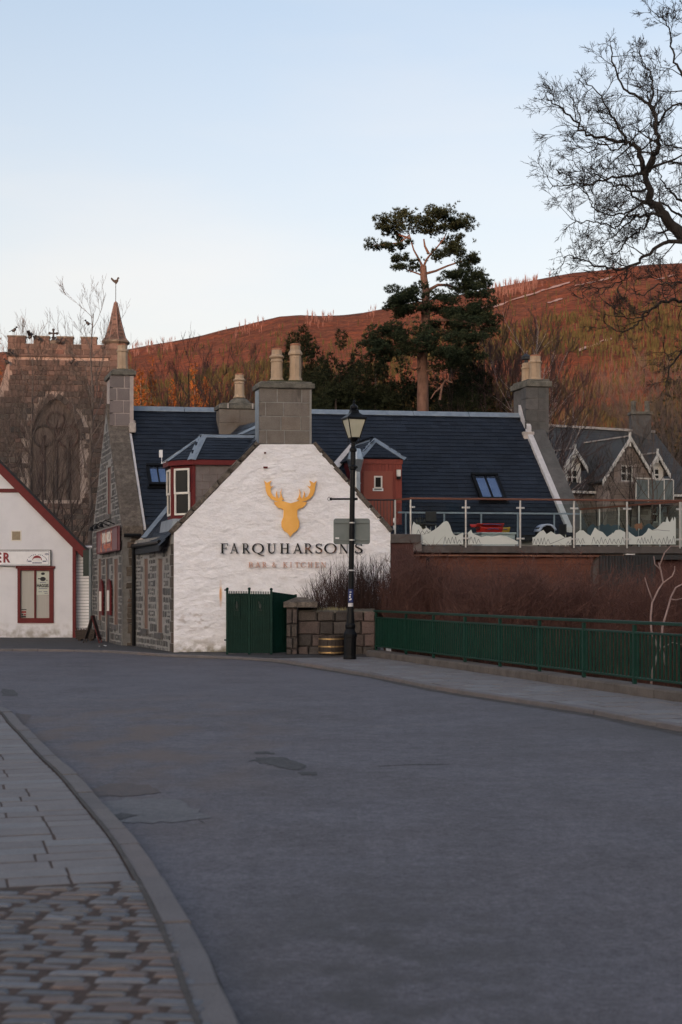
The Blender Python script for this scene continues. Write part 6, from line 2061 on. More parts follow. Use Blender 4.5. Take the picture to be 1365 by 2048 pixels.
# ================================================================== half-barrel planter
bY = 35.55; bc = Vector((wx(663, bY), bY, PAV))
bp = thing('barrel_planter', 'half-barrel planter with brass hoops standing against the stone wall', 'planter', tuple(bc))
zt_, zb_ = wzz(1271, bY), wzz(1308, bY)
def brad(t): return .285 + .035 * math.sin(math.pi * (.25 + .6 * t))
n = 20
for k in range(n):
    a0, a1 = 2 * math.pi * k / n + .012, 2 * math.pi * (k + 1) / n - .012
    mb = MB(); vs = []; N = 5
    for i in range(N + 1):
        t = i / N; z = zb_ + (zt_ - zb_) * t
        for a in (a0, a1):
            for rr in (brad(t), brad(t) - .03): vs.append(bc.xy.to_3d() + Vector((math.cos(a) * rr, math.sin(a) * rr, z)))
    fs = []
    for i in range(N):
        b = i * 4
        fs += [(b, b + 2, b + 6, b + 4), (b + 1, b + 5, b + 7, b + 3), (b, b + 4, b + 5, b + 1), (b + 2, b + 3, b + 7, b + 6)]
    fs += [(0, 1, 3, 2), (4 * N, 4 * N + 2, 4 * N + 3, 4 * N + 1)]
    mb.mesh(vs, fs); mb.build('stave', M['wood_dark'], bp)
for py in (1277.5, 1292.5, 1304.5):
    z = wzz(py, bY); t = (z - zb_) / (zt_ - zb_)
    MB().lathe((bc.x, bc.y, z - .018), [(brad(t) + .001, 0), (brad(t) + .007, .002), (brad(t) + .007, .034), (brad(t) + .001, .036)], 28).build('hoop', M['brass'], bp)
MB().lathe((bc.x, bc.y, zt_ - .06), [(.26, 0), (.2, .03), (.02, .05)], 14).build('soil', M['earth'], bp)
for a in (.3, 1.9, 3.6, 5.0):
    MB().cbox((bc.x + math.cos(a) * .2, bc.y + math.sin(a) * .2, (PAV + zb_) / 2), .08, .08, zb_ - PAV + .01).build('foot', M['wood_dark'], bp)

# ================================================================== railing on its plinth
pt = thing('plinth', 'low stone plinth under the green railing', 'plinth', (2.8, 27.8, 0))
s = 0; r = random.Random(31)
PLN = -PN
PLH = .20
while s < 22.5:
    l = r.uniform(1.1, 1.5)
    A = PLA + PD * (s + .006); B = PLA + PD * (s + l - .006)
    w = .42 + r.uniform(-.01, .01); zt_ = PLH + r.uniform(-.006, .006); c = .025
    vs = []
    for P_ in (A, B):
        for (o, z) in ((0, -.3), (0, zt_ - c), (c, zt_), (w - c, zt_), (w, zt_ - c), (w, -.5)):
            q = P_ + PLN * o; vs.append((q.x, q.y, z))
    fs = [(k, k + 1, k + 7, k + 6) for k in range(5)] + [(0, 6, 11, 5), (5, 4, 3, 2, 1, 0), (6, 7, 8, 9, 10, 11)]
    mb = MB(); mb.mesh(vs, fs); mb.build('plinth_stone', M['plinth'], pt)
    s += l
rl = thing('green_railing', 'long dark green metal railing with upright bars along the footway', 'railing', (2.8, 27.8, PLH))
RA = PLA + PLN * .20 + PD * .05
def R3(s_, z, o=0): q = RA + PD * s_ + PLN * o; return Vector((q.x, q.y, z))
RL = 21.6
for nm, z, hh, ww in (('top_rail', 1.135, .05, .07), ('middle_rail', .985, .035, .04), ('bottom_rail', .285, .035, .04)):
    MB().box(R3(0, z, -ww / 2), (R3(RL, z) - R3(0, z)), PLN.to_3d() * ww, UP * hh).build(nm, M['green'], rl, bevel=.006)
posts_s = []
for px in (753, 812.5, 867.5, 930.5, 1000.5, 1079.5, 1168, 1269.5):
    d_ = Vector(((px - CX) / FPX, 1)); det = d_.x * PD.y - d_.y * PD.x
    t_ = (RA.x * PD.y - RA.y * PD.x) / det
    q = d_ * t_; posts_s.append((q - RA).dot(PD))
posts_s += [posts_s[-1] + 1.85 * k for k in (1, 2, 3)]
print('post spacing', [round(b - a, 2) for a, b in zip(posts_s, posts_s[1:])])
pm = None
for s_ in posts_s:
    o = R3(s_, PLH - .01)
    if pm is None:
        o_ = MB().box(o - PD.to_3d() * .03 - PLN.to_3d() * .025, PD.to_3d() * .06, PLN.to_3d() * .05, UP * (1.132 - PLH)).build('post', M['green'], rl); pm = o_.data; pm0 = o
    else:
        c = link('post', pm, rl); c.location = o - pm0
bm_ = None; k = 0
bars = []
for a, b in zip(posts_s, posts_s[1:]):
    n = max(6, int(round((b - a) / .125)))
    for i in range(1, n): bars.append(a + (b - a) * i / n)
for s_ in bars:
    o = R3(s_, .30)
    if bm_ is None:
        o_ = MB().box(o - PD.to_3d() * .011 - PLN.to_3d() * .017, PD.to_3d() * .022, PLN.to_3d() * .034, UP * .69).build('bar', M['green'], rl); bm_ = o_.data; b0 = o
    else:
        c = link('bar', bm_, rl); c.location = o - b0
print('bars', len(bars))
q = R3(posts_s[0] + .30, .2, .18)
wb = thing('white_board', 'white board seen between the bars at the wall end of the railing', 'board', (q.x, q.y, .1))
MB().box((q.x - .02, q.y, .18), PD.to_3d() * .42 * .9, (0.0, .03, 0), UP * .72).build('panel', M['white_paint'], wb)
MB().box((q.x - .02, q.y - .02, -.3), PD.to_3d() * .42 * .9, (0.0, .05, 0), UP * .478).build('foot', M['lead_pale'], wb)

base_dirt_shade(F(0, -.02), F(2.2, -.02), .16, 'dirt and painted contact shade along the foot of the white gable', 1)
base_dirt_shade(F(-.40, 4.6), F(0, 0), .14, 'dirt and painted contact shade along the foot of the grey side wall', 2)
base_dirt_shade((wx(572), WY - .16, 0), (wx(690), WY - .04, 0), .22, 'dirt and painted contact shade along the foot of the stone wall', 3)
base_dirt_shade((wx(455, 35.7), 35.70, 0), (wx(545, 35.7), 35.70, 0), .12, 'dirt and painted contact shade under the green gate', 4)
# ================================================================== the shop on the left
SY = 48.6
def sx(px): return (px - CX) * SY / FPX
def sz(py): return CAMH + (HY - py) * SY / FPX
XR = sx(147)
shop = thing('shop', 'white rendered shop with dark red trim and a boarded white side', 'shop', (XR - 3, SY, 0))
eav = sz(1085)
apx = -7.2 + XR + 2.2
# gable: left part runs out of the picture
apx_x = XR - 4.6; pitch = (sz(925) - sz(1092)) / (sx(165) - sx(0))
apz = eav + 4.6 * pitch
wl = [(sx(36), 1133), (sx(108), 1246)]
win = [(sx(38), sz(1244)), (sx(106), sz(1244)), (sx(106), sz(1136)), (sx(38), sz(1136))]
outer = [(XR - 9.2, -.1), (XR, -.1), (XR, eav), (apx_x, apz), (XR - 9.2, eav)]
MB().holed(outer, [win], lambda x, z: Vector((x, SY, z)), (0, .35, 0)).build('front_wall', M['white_shop'], shop)
M['white_shop2'] = M['white_shop']
stain(M['white_shop'], (XR - 3, SY, .1), (9, 2, .5), (.22, .19, .14), 4, .40, .62, .7)
# timber tie across the gable
MB().box((apx_x - 2.8, SY - .03, sz(985)), (sx(44) - apx_x + 2.8, 0, 0), (0, .028, 0), UP * .13).build('tie_board', M['red_dark'], shop)
# bargeboard and roof edge
sl = Vector((1, 0, -pitch)).normalized(); nr = Vector((pitch, 0, 1)).normalized()
top = Vector((apx_x, SY, apz)); Lr = (sx(172) - apx_x) / sl.x
MB().box(top + Vector((0, -.14, 0)) + nr * -.12, sl * Lr, Vector((0, .05, 0)), nr * .27).build('bargeboard', M['red'], shop, bevel=.006)
MB().box(top + Vector((0, -.18, 0)) + nr * .152, sl * (Lr + .1), SDV * 9, nr * .08).build('roof', M['roof_under'], shop)
sl2 = Vector((-1, 0, -pitch)).normalized(); nr2 = Vector((-pitch, 0, 1)).normalized()
MB().box(top + Vector((0, -.14, 0)) + nr2 * -.12, sl2 * Lr, Vector((0, .05, 0)), nr2 * .27).build('bargeboard', M['red'], shop)
MB().box(top + Vector((0, -.18, 0)) + nr2 * .152, sl2 * Lr, SDV * 9, nr2 * .08).build('roof', M['roof_under'], shop)
MB().box((XR - .02, SY - .03, .02), (.11, 0, 0), (0, .10, 0), UP * (sz(1092) - .02)).build('corner_board', M['red'], shop)
MB().box((XR, SY + .36, -.1), SDV * 8, Vector((-.3, 0, 0)), UP * (sz(1085) + .1)).build('side_wall', M['white_shop'], shop)
# weatherboarded lean-to front set back beside the lane
KY = SY + .30
kx = lambda px: (px - CX) * KY / FPX
kz = lambda py: CAMH + (HY - py) * KY / FPX
MB().box((kx(138), KY + .03, -.1), (kx(215) - kx(138), 0, 0), (0, .3, 0), UP * (kz(1094) + .1)).build('lean_to_wall', M['pole_grey'], shop)  # dark backing colour paints shadow lines into the gaps between boards
n = 27; z0 = kz(1262); hh = (kz(1095) - z0) / n
wbm = None
for k in range(n):
    if wbm is None:
        o_ = MB().box((kx(138), KY + .028, z0), (kx(214) - kx(138), 0, 0), (0, -.030, 0), (0, .012, hh - .014)).build('weatherboard', M['white_paint'], shop); wbm = o_.data
    else:
        c_ = link('weatherboard', wbm, shop); c_.location = (0, 0, k * hh)
MB().box((kx(138), KY - .02, -.05), (kx(214) - kx(138), 0, 0), (0, .04, 0), UP * (z0 + .04)).build('base_board', M['dark_grey'], shop)
MB().tube([Vector((kx(168), KY - .1, kz(1095))), Vector((kx(215), KY - .1, kz(1095)))], .06, 8).build('gutter', M['lead_pale'], shop)
# window
X0, X1, Z0, Z1 = sx(36), sx(108), sz(1246), sz(1133)
wn = MB(); t = .20
def wb_(a, b, c, d, y=SY - .05, dep=.16):
    return wn.box((a, y, c), (b - a, 0, 0), (0, dep, 0), UP * (d - c))
wb_(X0, X1, Z0, sz(1236)); wb_(X0, X1, sz(1141), Z1); wb_(X0, sx(41.5), sz(1236), sz(1141)); wb_(sx(99.5), X1, sz(1236), sz(1141))
wb_(sx(69), sx(72), sz(1236), sz(1141), SY - .02, .1)
window = wn.build('window', M['red'], shop)
MB().box((X0 - .05, SY - .09, sz(1137)), (X1 - X0 + .1, 0, 0), (0, .12, 0), UP * (sz(1132) - sz(1137))).build('head', M['red'], window, bevel=.008)
for a, b in ((41.5, 69), (72, 99.5)):
    MB().box((sx(a), SY + .05, sz(1236)), (sx(b) - sx(a), 0, 0), (0, .012, 0), UP * (sz(1141) - sz(1236))).build('pane', M['glass_blind'], window)
# vent
vt = MB().box((sx(23), SY - .02, sz(1082)), (sx(43.5) - sx(23), 0, 0), (0, .04, 0), UP * (sz(1061) - sz(1082))).build('vent', M['cream'], shop)
MB().box((sx(25), SY - .024, sz(1080)), (sx(41.5) - sx(25), 0, 0), (0, .02, 0), UP * (sz(1063) - sz(1080))).build('vent_grille', M['vent_tan'], vt)
# fascia sign
fs = thing('shop_sign', 'white shop fascia sign with red letters and a round emblem above the window', 'sign', (sx(40), SY, sz(1116)))
X0, X1, Z0, Z1 = sx(-70), sx(102), sz(1131), sz(1101)
MB().box((X0, SY - .10, Z0), (X1 - X0, 0, 0), (0, .10, 0), UP * (Z1 - Z0)).build('panel', M['white_paint'], fs)
mb = MB()
for a, b, c, d in ((X0, X1, Z0 - .02, Z0), (X0, X1, Z1, Z1 + .02), (X1, X1 + .02, Z0 - .02, Z1 + .02)):
    mb.box((a, SY - .112, c), (b - a, 0, 0), (0, .112, 0), UP * (d - c))
mb.build('sign_frame', M['dark_grey'], fs)
mb = MB(); q = .03
for a, b, c, d in ((X0, X1 - .04, Z0 + q, Z0 + q + .008), (X0, X1 - .04, Z1 - q - .008, Z1 - q), (X1 - .05, X1 - .042, Z0 + q, Z1 - q)):
    mb.box((a, SY - .103, c), (b - a, 0, 0), (0, .003, 0), UP * (d - c))
mb.build('border_line', M['ink_blue'], fs)
RT = Vector((1, 0, 0))
text_mesh('letter', 'R', .46, (sx(14.2), SY - .106, sz(1117) + .01), RT, UP, 'ink_red', fs, .004, bold=.03, sx=.80)
text_mesh('letter', 'R', .46, (sx(15.2), SY - .102, sz(1117.5) + .01), RT, UP, 'ink_blue', fs, .002, bold=.02, sx=.80)
text_mesh('letter', 'E', .46, (sx(-1.2), SY - .106, sz(1117) + .01), RT, UP, 'ink_red', fs, .004, bold=.03, sx=.80)
text_mesh('letter', 'E', .46, (sx(-.2), SY - .102, sz(1117.5) + .01), RT, UP, 'ink_blue', fs, .002, bold=.02, sx=.80)
ec = Vector((sx(76), SY - .103, sz(1119.5)))
em = MB()
em.prism([ec + Vector((math.cos(RAD(a)) * .165, 0, math.sin(RAD(a)) * .165 - .02)) for a in range(0, 181, 15)], (0, -.003, 0))
emb = em.build('emblem', M['ink_red'], fs)
mb = MB()
pig = [(-.13, -.04), (-.15, .0), (-.13, .04), (-.08, .06), (.04, .07), (.09, .055), (.13, .06), (.12, .03), (.15, .0), (.12, -.02), (.09, -.03), (.09, -.09), (.06, -.09), (.05, -.04), (-.06, -.04), (-.07, -.09), (-.10, -.09), (-.10, -.04)]
mb.prism([ec + Vector((x, -.0035, z - .01)) for x, z in pig], (0, -.003, 0)); mb.build('pig_silhouette', M['paper'], emb)
mb = MB()
mb.box(ec + Vector((-.16, -.001, -.125)), (.32, 0, 0), (0, -.003, 0), UP * .03)
for s_ in (-1, 1): mb.box(ec + Vector((s_ * .25 - .06, -.001, -.07)), (.12, 0, 0), (0, -.003, 0), UP * .035)
mb.build('emblem_bars', M['ink_blue'], emb)
mb = MB()
for k in range(17):
    if k in (2, 8): continue
    a = RAD(176 - 172 * k / 16); p = ec + Vector((math.cos(a) * .34, -.001, math.sin(a) * .24 - .06))
    mb.box(p + Vector((-.012, 0, -.02)), (.022, 0, 0), (0, -.003, 0), UP * .035)
mb.build('arc_lettering', M['ink_blue'], emb)
fl = MB().box((sx(91.5), SY - .101, sz(1110.5)), (.12, 0, 0), (0, -.003, 0), UP * .07).build('flag', M['ink_blue'], fs)
mb = MB()
for s_ in (1, -1):
    a = Vector((sx(91.5), SY - .105, sz(1110.5) + (0 if s_ > 0 else .07))); d = Vector((.12, 0, .07 * s_)); nn_ = Vector((-d.z, 0, d.x)).normalized() * .008
    mb.mesh([a - nn_ + Vector((0, -.0006 * (s_ + 1), 0)), a + nn_ + Vector((0, -.0006 * (s_ + 1), 0)), a + d + nn_ + Vector((0, -.0006 * (s_ + 1), 0)), a + d - nn_ + Vector((0, -.0006 * (s_ + 1), 0))], [(0, 1, 2, 3)])
mb.build('saltire', M['paper'], fl)
# poster in the window
po = thing('window_poster', 'pale haggis poster taped inside the right shop window pane', 'poster', (sx(86), SY, sz(1165)))
PY = SY + .030
MB().mesh([(sx(73.5), PY, sz(1190)), (sx(98), PY, sz(1189)), (sx(98.5), PY, sz(1143)), (sx(74), PY, sz(1142))], [(0, 1, 2, 3)]).build('sheet', M['poster'], po)
text_mesh('headline', 'HAGGIS', .155, (sx(85.5), PY - .006, sz(1171.5)), RT, UP, 'ink', po, .002, bold=.035, sx=.72)
mb = MB()
mb.ellip((sx(86), PY - .004, sz(1158)), .10, .003, .075, 12); mb.ellip((sx(86), PY - .004, sz(1147.5)), .07, .003, .045, 10)
mb.box((sx(76), PY - .006, sz(1158.5)), (.09, 0, 0), (0, .003, 0), UP * .035); mb.box((sx(92.5), PY - .006, sz(1161)), (.05, 0, 0), (0, .003, 0), UP * .02)
mb.build('drawing', M['ink'], po)
mb = MB()
for (a, b, y_) in ((80, 92, 1165.5), (78, 95, 1177.5), (77, 84, 1184), (87, 95, 1183.5), (89, 96, 1187)):
    mb.box((sx(a), PY - .005, sz(y_)), (sx(b) - sx(a), 0, 0), (0, .003, 0), UP * .016)
mb.build('small_print', M['ink_blue'], po)
nt_ = thing('window_notice', 'small red and black notice in the corner of the left shop pane', 'notice', (sx(47), SY, sz(1226)))
mb = MB()
for (a, b, ya, yb) in ((42.3, 53, 1220, 1218.3), (42.8, 52, 1235, 1232)): mb.box((sx(a), PY, sz(ya)), (sx(b) - sx(a), 0, 0), (0, .003, 0), UP * (sz(yb) - sz(ya)))
mb.box((sx(42.8), PY, sz(1230.5)), (sx(46.5) - sx(42.8), 0, 0), (0, .003, 0), UP * .05)
mb.build('print', M['ink'], nt_)
mb = MB(); mb.box((sx(42.8), PY, sz(1226)), (sx(52.3) - sx(42.8), 0, 0), (0, .003, 0), UP * .065); mb.box((sx(47.5), PY, sz(1231)), (sx(52) - sx(47.5), 0, 0), (0, .003, 0), UP * .05)
mb.build('red_print', M['ink_red'], nt_)

base_dirt_shade((sx(-20), SY - .02, 0), (sx(147), SY - .02, 0), .2, 'dirt and painted contact shade along the foot of the shop wall', 5)
# road-sign board on a grey pole, seen from behind
SPY = 48.3
def W2(px, py): return W(px, py, SPY)
b0 = W2(181.5, 1180); 
sp2 = thing('road_sign', 'dark green back of a road sign on a grey pole beside the shop', 'road sign', (b0.x, SPY, 0))
MB().tube([(b0.x, SPY, -.05), (b0.x, SPY, W2(181, 1097).z)], .055, 10).build('pole', M['pole_grey'], sp2)
pa, pb = W2(166, 1152), W2(194, 1100)
MB().box((pa.x, SPY + .06, pa.z), (pb.x - pa.x, 0, 0), (0, .02, 0), UP * (pb.z - pa.z)).build('plate', M['sign_green'], sp2)
for py in (1108, 1127, 1146): MB().box((pa.x, SPY + .035, W2(0, py).z), (pb.x - pa.x, 0, 0), (0, .024, 0), UP * .035).build('channel', M['sign_green'], sp2)
# A-board and trough by the lane
AY = 43.6
def W3(px, py, Y=AY): return W(px, py, Y)
ab = thing('a_board', 'dark wooden A-board standing open by the lane door', 'a-board', (W3(182, 1290).x, AY, PAV))
top = W3(183, 1231)
for (px, nm) in ((167, 'left'), (199, 'right')):
    foot = W3(px, 1291)
    foot.z = PAV - .005
    e = Vector((0, .5, 0)); d = foot - top
    nn_ = d.cross(e).normalized() * .025
    fr = MB()
    for o in (Vector((0, 0, 0)), Vector((0, .46, 0))): fr.box(top + o - nn_ / 2, d, Vector((0, .05, 0)), nn_)
    for t in (0.0, .78): fr.box(top + d * t + Vector((0, .05, 0)) - nn_ / 2, d * .07, Vector((0, .41, 0)), nn_)
    l_ = fr.build('frame', M['wood_dark'] if nm == 'left' else M['red_dark'], ab)
    MB().box(top + d * .075 + Vector((0, .05, 0)) - nn_ * .2, d * .70, Vector((0, .41, 0)), nn_ * .4).build('board', M['dark_grey'], l_)
tr_ = thing('trough_planter', 'dark wooden trough planter against the shop side wall', 'planter', (W3(168, 1290, 46).x, 46, PAV))
A_, B_ = W3(152, 1288, 45.6), W3(188, 1260, 45.6)
mb = MB(); zt_ = B_.z
for k in range(4):
    hk = (zt_ - PAV - .05) / 4
    mb.box((A_.x - .03 * k * .3, 45.6, PAV + .05 + k * hk), (B_.x - A_.x + .03 * k * .6, 0, 0), (0, .45, 0), UP * (hk - .008))
mb.build('boards', M['wood_dark'], tr_)
MB().box((A_.x + .06, 45.66, PAV - .01), (.1, 0, 0), (0, .3, 0), UP * .07).build('foot', M['wood_dark'], tr_)
MB().box((B_.x - .16, 45.66, PAV - .01), (.1, 0, 0), (0, .3, 0), UP * .07).build('foot', M['wood_dark'], tr_)
mb = MB(); r = random.Random(5)
for k in range(70):
    p = Vector((r.uniform(A_.x, B_.x), r.uniform(45.65, 46), zt_ - .03)); mb.tube([p, p + Vector((r.uniform(-.05, .05), 0, r.uniform(.04, .12)))], [.008, .002], 3)
mb.build('stems', M['twig_dark'], tr_, kind='stuff')
pp = G(206, 1294, PAV)
ps = thing('paper_scrap', 'crumpled white paper scrap lying on the footway by the pub', 'litter', (pp.x, pp.y, PAV))
mb = MB(); r = random.Random(1)
vs = [Vector((pp.x + (i - 1.5) * .07, pp.y + (j - 1) * .08, PAV + .01 + r.uniform(0, .05))) for j in range(3) for i in range(4)]
mb.mesh(vs, [(j * 4 + i, j * 4 + i + 1, j * 4 + i + 5, j * 4 + i + 4) for j in range(2) for i in range(3)]); mb.build('sheet', M['paper'], ps)

# ================================================================== church tower
CY = 82.0
CA = RAD(6)
CF = Vector((math.cos(CA), math.sin(CA), 0)); CB = Vector((-math.sin(CA), math.cos(CA), 0)); CN = -CB
C0 = W(0, 1182, CY); C0.z = 0
def conp(px, py, off=0.0): return onplane(px, py, C0 + CN * off, CN)
def cu(px, py, off=0.0):
    p = conp(px, py, off); return ((p - C0).dot(CF), p.z)
def CM(u, z, off=0.0): return C0 + CF * u + CN * off + UP * z
church = thing('church', 'old stone church tower with battlements and a small turret spire', 'church', tuple(C0 + CF * 3.5))
uL, zT = cu(16, 712); uR = cu(222, 712)[0]
uLL = cu(-60, 900)[0]
arch_pts = []
ua0, zs = cu(62, 1000); ua1, _ = cu(160, 1000)
zspring = cu(110, 880)[1]; zapex = cu(110, 790)[1]
um = (ua0 + ua1) / 2
win = [(ua0, zs), (ua1, zs), (ua1, zspring)]
RW = ua1 - ua0; zapex = zspring + RW * math.sin(RAD(60))
for k in range(1, 8): win.append((ua0 + RW * math.cos(RAD(60 * k / 8)), zspring + RW * math.sin(RAD(60 * k / 8))))
win.append((um, zapex))
for k in range(7, 0, -1): win.append((ua1 - RW * math.cos(RAD(60 * k / 8)), zspring + RW * math.sin(RAD(60 * k / 8))))
win.append((ua0, zspring))
zbut = cu(0, 790)[1]
outer = [(uLL, -.2), (uR, -.2), (uR, zT), (uL, zT), (uL, cu(16, 725)[1]), (cu(2, 760)[0], cu(2, 770)[1]), (uLL, cu(-40, 860)[1])]
MB().holed(outer, [win], lambda u, z: CM(u, z), CB * 1.2).build('wall', M['church_mortar'], church)
MB().box(CM(uL + .1, -.2, -1.3), CF * (uR - uL - .2), CB * 5.5, UP * (zT + .1)).build('tower_body', M['church_mortar'], church)
# blocks
ch_me = [block_mesh(700 + i, .03, .08, M['church']) for i in range(6)]
spots = []
r = random.Random(44)
z = 3.6
while z < zT - .1:
    hgt = r.choice([.27, .32, .36])
    u = uLL + r.uniform(-.3, 0)
    while u < uR:
        w = r.uniform(.32, .72)
        a, b, c, d = u + .012, u + w - .012, z + .012, z + hgt - .012
        ok = all(pip(x, y_, outer) for x, y_ in ((a, c), (b, c), (b, d), (a, d)))
        if b > uR and a < uR - .25: b = uR; ok = all(pip(x - .001, y_, outer) for x, y_ in ((a, c), (b, c), (b, d), (a, d)))
        if ok:
            for x, y_ in ((a, c), (b, c), (b, d), (a, d), ((a + b) / 2, (c + d) / 2)):
                if pip(x, y_, [(um + (p - um) * 1.05, q + .0 + (.10 if q > zspring else 0)) for p, q in win]): ok = False
        if ok: spots.append((a, b, c, d))
        u += w
    z += hgt
print('church stones', len(spots))
spots.sort(key=lambda s_: -(s_[2] + s_[0] * .6))
rest = MB()
for k, (a, b, c, d) in enumerate(spots):
    ctr = CM((a + b) / 2, (c + d) / 2, r.uniform(-.015, .015)); 
    if k < 285: place_block('stone', r.choice(ch_me), church, ctr, CF * (b - a), UP * (d - c), CN * .16)
    else: rest.box(CM(a, c, -.08), CF * (b - a), UP * (d - c), CN * (.14 + r.uniform(0, .03)))
rest.build('stonework', M['church'], church, kind='stuff')
# dressed arch ring
mb_me = block_mesh(780, .02, .06, M['church'])
ring = [(um + (p - um), q) for p, q in win[2:]]
for k, (p, q) in enumerate(zip(ring, ring[1:])):
    d = Vector((q[0] - p[0], q[1] - p[1])); l = d.length; d /= l; n_ = Vector((d.y, -d.x))
    if n_.dot(Vector((p[0] - um, p[1] - zspring + .5))) < 0: n_ = -n_
    place_block('voussoir', mb_me, church, CM((p[0] + q[0]) / 2 + n_.x * .17, (p[1] + q[1]) / 2 + n_.y * .17, .0), (CF * d.x + UP * d.y) * (l - .02), (CF * n_.x + UP * n_.y) * .32, CN * .2)
# window: dark glass, mullions and tracery
wd = MB().prism([CM(u, z, -.26) for u, z in win], CB * .05).build('window', M['leaded_glass'], church)
mb = MB()
for t in (.25, .5, .75):
    u = ua0 + (ua1 - ua0) * t
    mb.box(CM(u - .08, zs, -.24), CF * .16, CB * -.16, UP * (zspring - zs + (.6 if t == .5 else .3)))
for t in (.25, .75):
    c = CM(ua0 + (ua1 - ua0) * t, zspring + .25, -.20)
    mb.tube([c + CF * (math.cos(RAD(a)) * .62) + UP * (math.sin(RAD(a)) * .62) for a in range(0, 361, 30)], .08, 5)
c = CM(um, zspring + 1.15, -.20)
mb.tube([c + CF * (math.cos(RAD(a)) * .5) + UP * (math.sin(RAD(a)) * .5) for a in range(0, 361, 30)], .08, 5)
mb.build('tracery', M['church'], wd)
# string course, parapet, merlons
MB().box(CM(uL - .08, zT - .02, .12), CF * (uR - uL + .1), CB * .4, UP * .16).build('string_course', M['church'], church, bevel=.03)
zp0 = zT + .14; zp1 = cu(100, 688)[1]; zm = cu(100, 672.5)[1]
MB().box(CM(uL, zp0, .03), CF * (uR - uL), CB * .35, UP * (zp1 - zp0)).build('parapet', M['church_mortar'], church)
r = random.Random(3); u = uL
for z in (zp0, (zp0 + zp1) / 2):
    u = uL
    while u < uR - .1:
        w = min(r.uniform(.4, .8), uR - u)
        place_block('parapet_stone', r.choice(ch_me), church, CM(u + w / 2, z + (zp1 - zp0) / 4, .02), CF * (w - .02), UP * ((zp1 - zp0) / 2 - .02), CN * .1)
        u += w
for (a, b) in ((16, 51.5), (67.5, 99.5), (115, 147), (162.5, 194.5)):
    ua, ub = cu(a, 680)[0], cu(b, 680)[0]
    m_ = MB().box(CM(ua, zp1, .03), CF * (ub - ua), CB * .35, UP * (zm - zp1 - .08)).build('merlon', M['church'], church)
    MB().box(CM(ua - .04, zm - .08, .08), CF * (ub - ua + .08), CB * .45, UP * .09).build('coping', M['capstone'], m_, bevel=.02)
    w2 = (ub - ua) / 2
    for k in range(2): place_block('stone', r.choice(ch_me), m_, CM(ua + w2 * (k + .5), (zp1 + zm - .08) / 2, .02), CF * (w2 - .02), UP * (zm - .08 - zp1 - .02), CN * .1)
# pedestal and stone cross
uc = cu(107, 680)[0]
pe = MB().box(CM(uc - .2, zp1, .05), CF * .4, CB * .4, UP * (cu(107, 681)[1] - zp1)).build('pedestal', M['capstone'], church)
mb = MB(); zc = cu(107, 666)[1]; zc0 = cu(107, 681)[1]; zc2 = cu(107, 659)[1]; w = cu(114, 666)[0] - cu(99, 666)[0]
mb.lathe(CM(uc, zc0, -.1), [(.16, 0), (.08, .12), (.14, .18), (.06, .26), (.05, zc2 - zc0)], 8)
mb.tube([CM(uc - w / 2, zc, -.1), CM(uc + w / 2, zc, -.1)], .05, 6)
for p in (CM(uc - w / 2, zc, -.1), CM(uc + w / 2, zc, -.1), CM(uc, zc2, -.1)): mb.ellip(p, .09, .05, .09, 8)
mb.build('cross', M['dark_grey'], pe)
# stair turret with a slated spire and a cockerel vane
ut = cu(231, 690)[0]; R_ = (cu(254, 700)[0] - cu(207, 700)[0]) / 2
tz0 = cu(231, 686)[1]; tzt = cu(231, 599)[1]
tc = CM(ut, 0, -.55)
tu_ = MB().lathe(tc, [(R_, -.2), (R_, tz0)], 8, start=RAD(22.5)).build('turret', M['church'], church)
r = random.Random(9)
z = 7.0
while z < tz0 - .3:
    for k in range(8):
        a = RAD(22.5 + 45 * k + 22.5); nv = Vector((math.cos(a), math.sin(a), 0)); tv = Vector((-nv.y, nv.x, 0))
        if nv.y > .5: continue
        fw = 2 * R_ * math.sin(RAD(22.5))
        place_block('stone', r.choice(ch_me), tu_, tc + nv * (R_ * math.cos(RAD(22.5))) + UP * (z + .16), tv * (fw - .02), UP * .31, nv * .06)
    z += .335
MB().lathe(tc + UP * (tz0 - .02), [(R_ + .02, 0), (R_ + .17, .1), (R_ + .17, .2), (R_ + .05, .24)], 8, start=RAD(22.5)).build('turret_cornice', M['capstone'], church)
Hs = tzt - tz0 - .2
spire = MB().lathe(tc + UP * (tz0 + .2), [(R_ + .06, 0), (R_ * .84, Hs * .10), (R_ * .5, Hs * .45), (.05, Hs)], 8, start=RAD(22.5)).build('spire', M['pinkstone'], church)
mb = MB(); r = random.Random(2)
def spr(t):
    P = [(0, R_ + .06), (.10, R_ * .84), (.45, R_ * .5), (1, .05)]
    for (a, b), (c, d) in zip(P, P[1:]):
        if a <= t <= c: return b + (d - b) * (t - a) / (c - a)
t = 0
while t < .93:
    r0, r1 = spr(t), spr(min(1, t + .05))
    for k in range(8):
        a0, a1 = RAD(22.5 + 45 * k), RAD(67.5 + 45 * k)
        m_ = max(1, int(r0 * .76 / .2))
        for q in range(m_):
            f0, f1 = q / m_ + .01, (q + 1) / m_ - .01
            P = lambda rr, f, z: tc + Vector((math.cos(a0) * (1 - f) + math.cos(a1) * f, math.sin(a0) * (1 - f) + math.sin(a1) * f, 0)) * rr + UP * (tz0 + .2 + Hs * z)
            lf = .03 + r.uniform(0, .015)
            mb.mesh([P(r0 + lf, f0, t), P(r0 + lf, f1, t), P(r1 + .01, f1, t + .055), P(r1 + .01, f0, t + .055)], [(0, 1, 2, 3)])
    t += .046
mb.build('spire_stones', M['church'], spire, kind='stuff')
mb = MB()
for k in range(8):
    a = RAD(22.5 + 45 * k); mb.tube([tc + Vector((math.cos(a), math.sin(a), 0)) * spr(q) + UP * (tz0 + .2 + Hs * q) for q in (0, .1, .45, .97)], .045, 5)
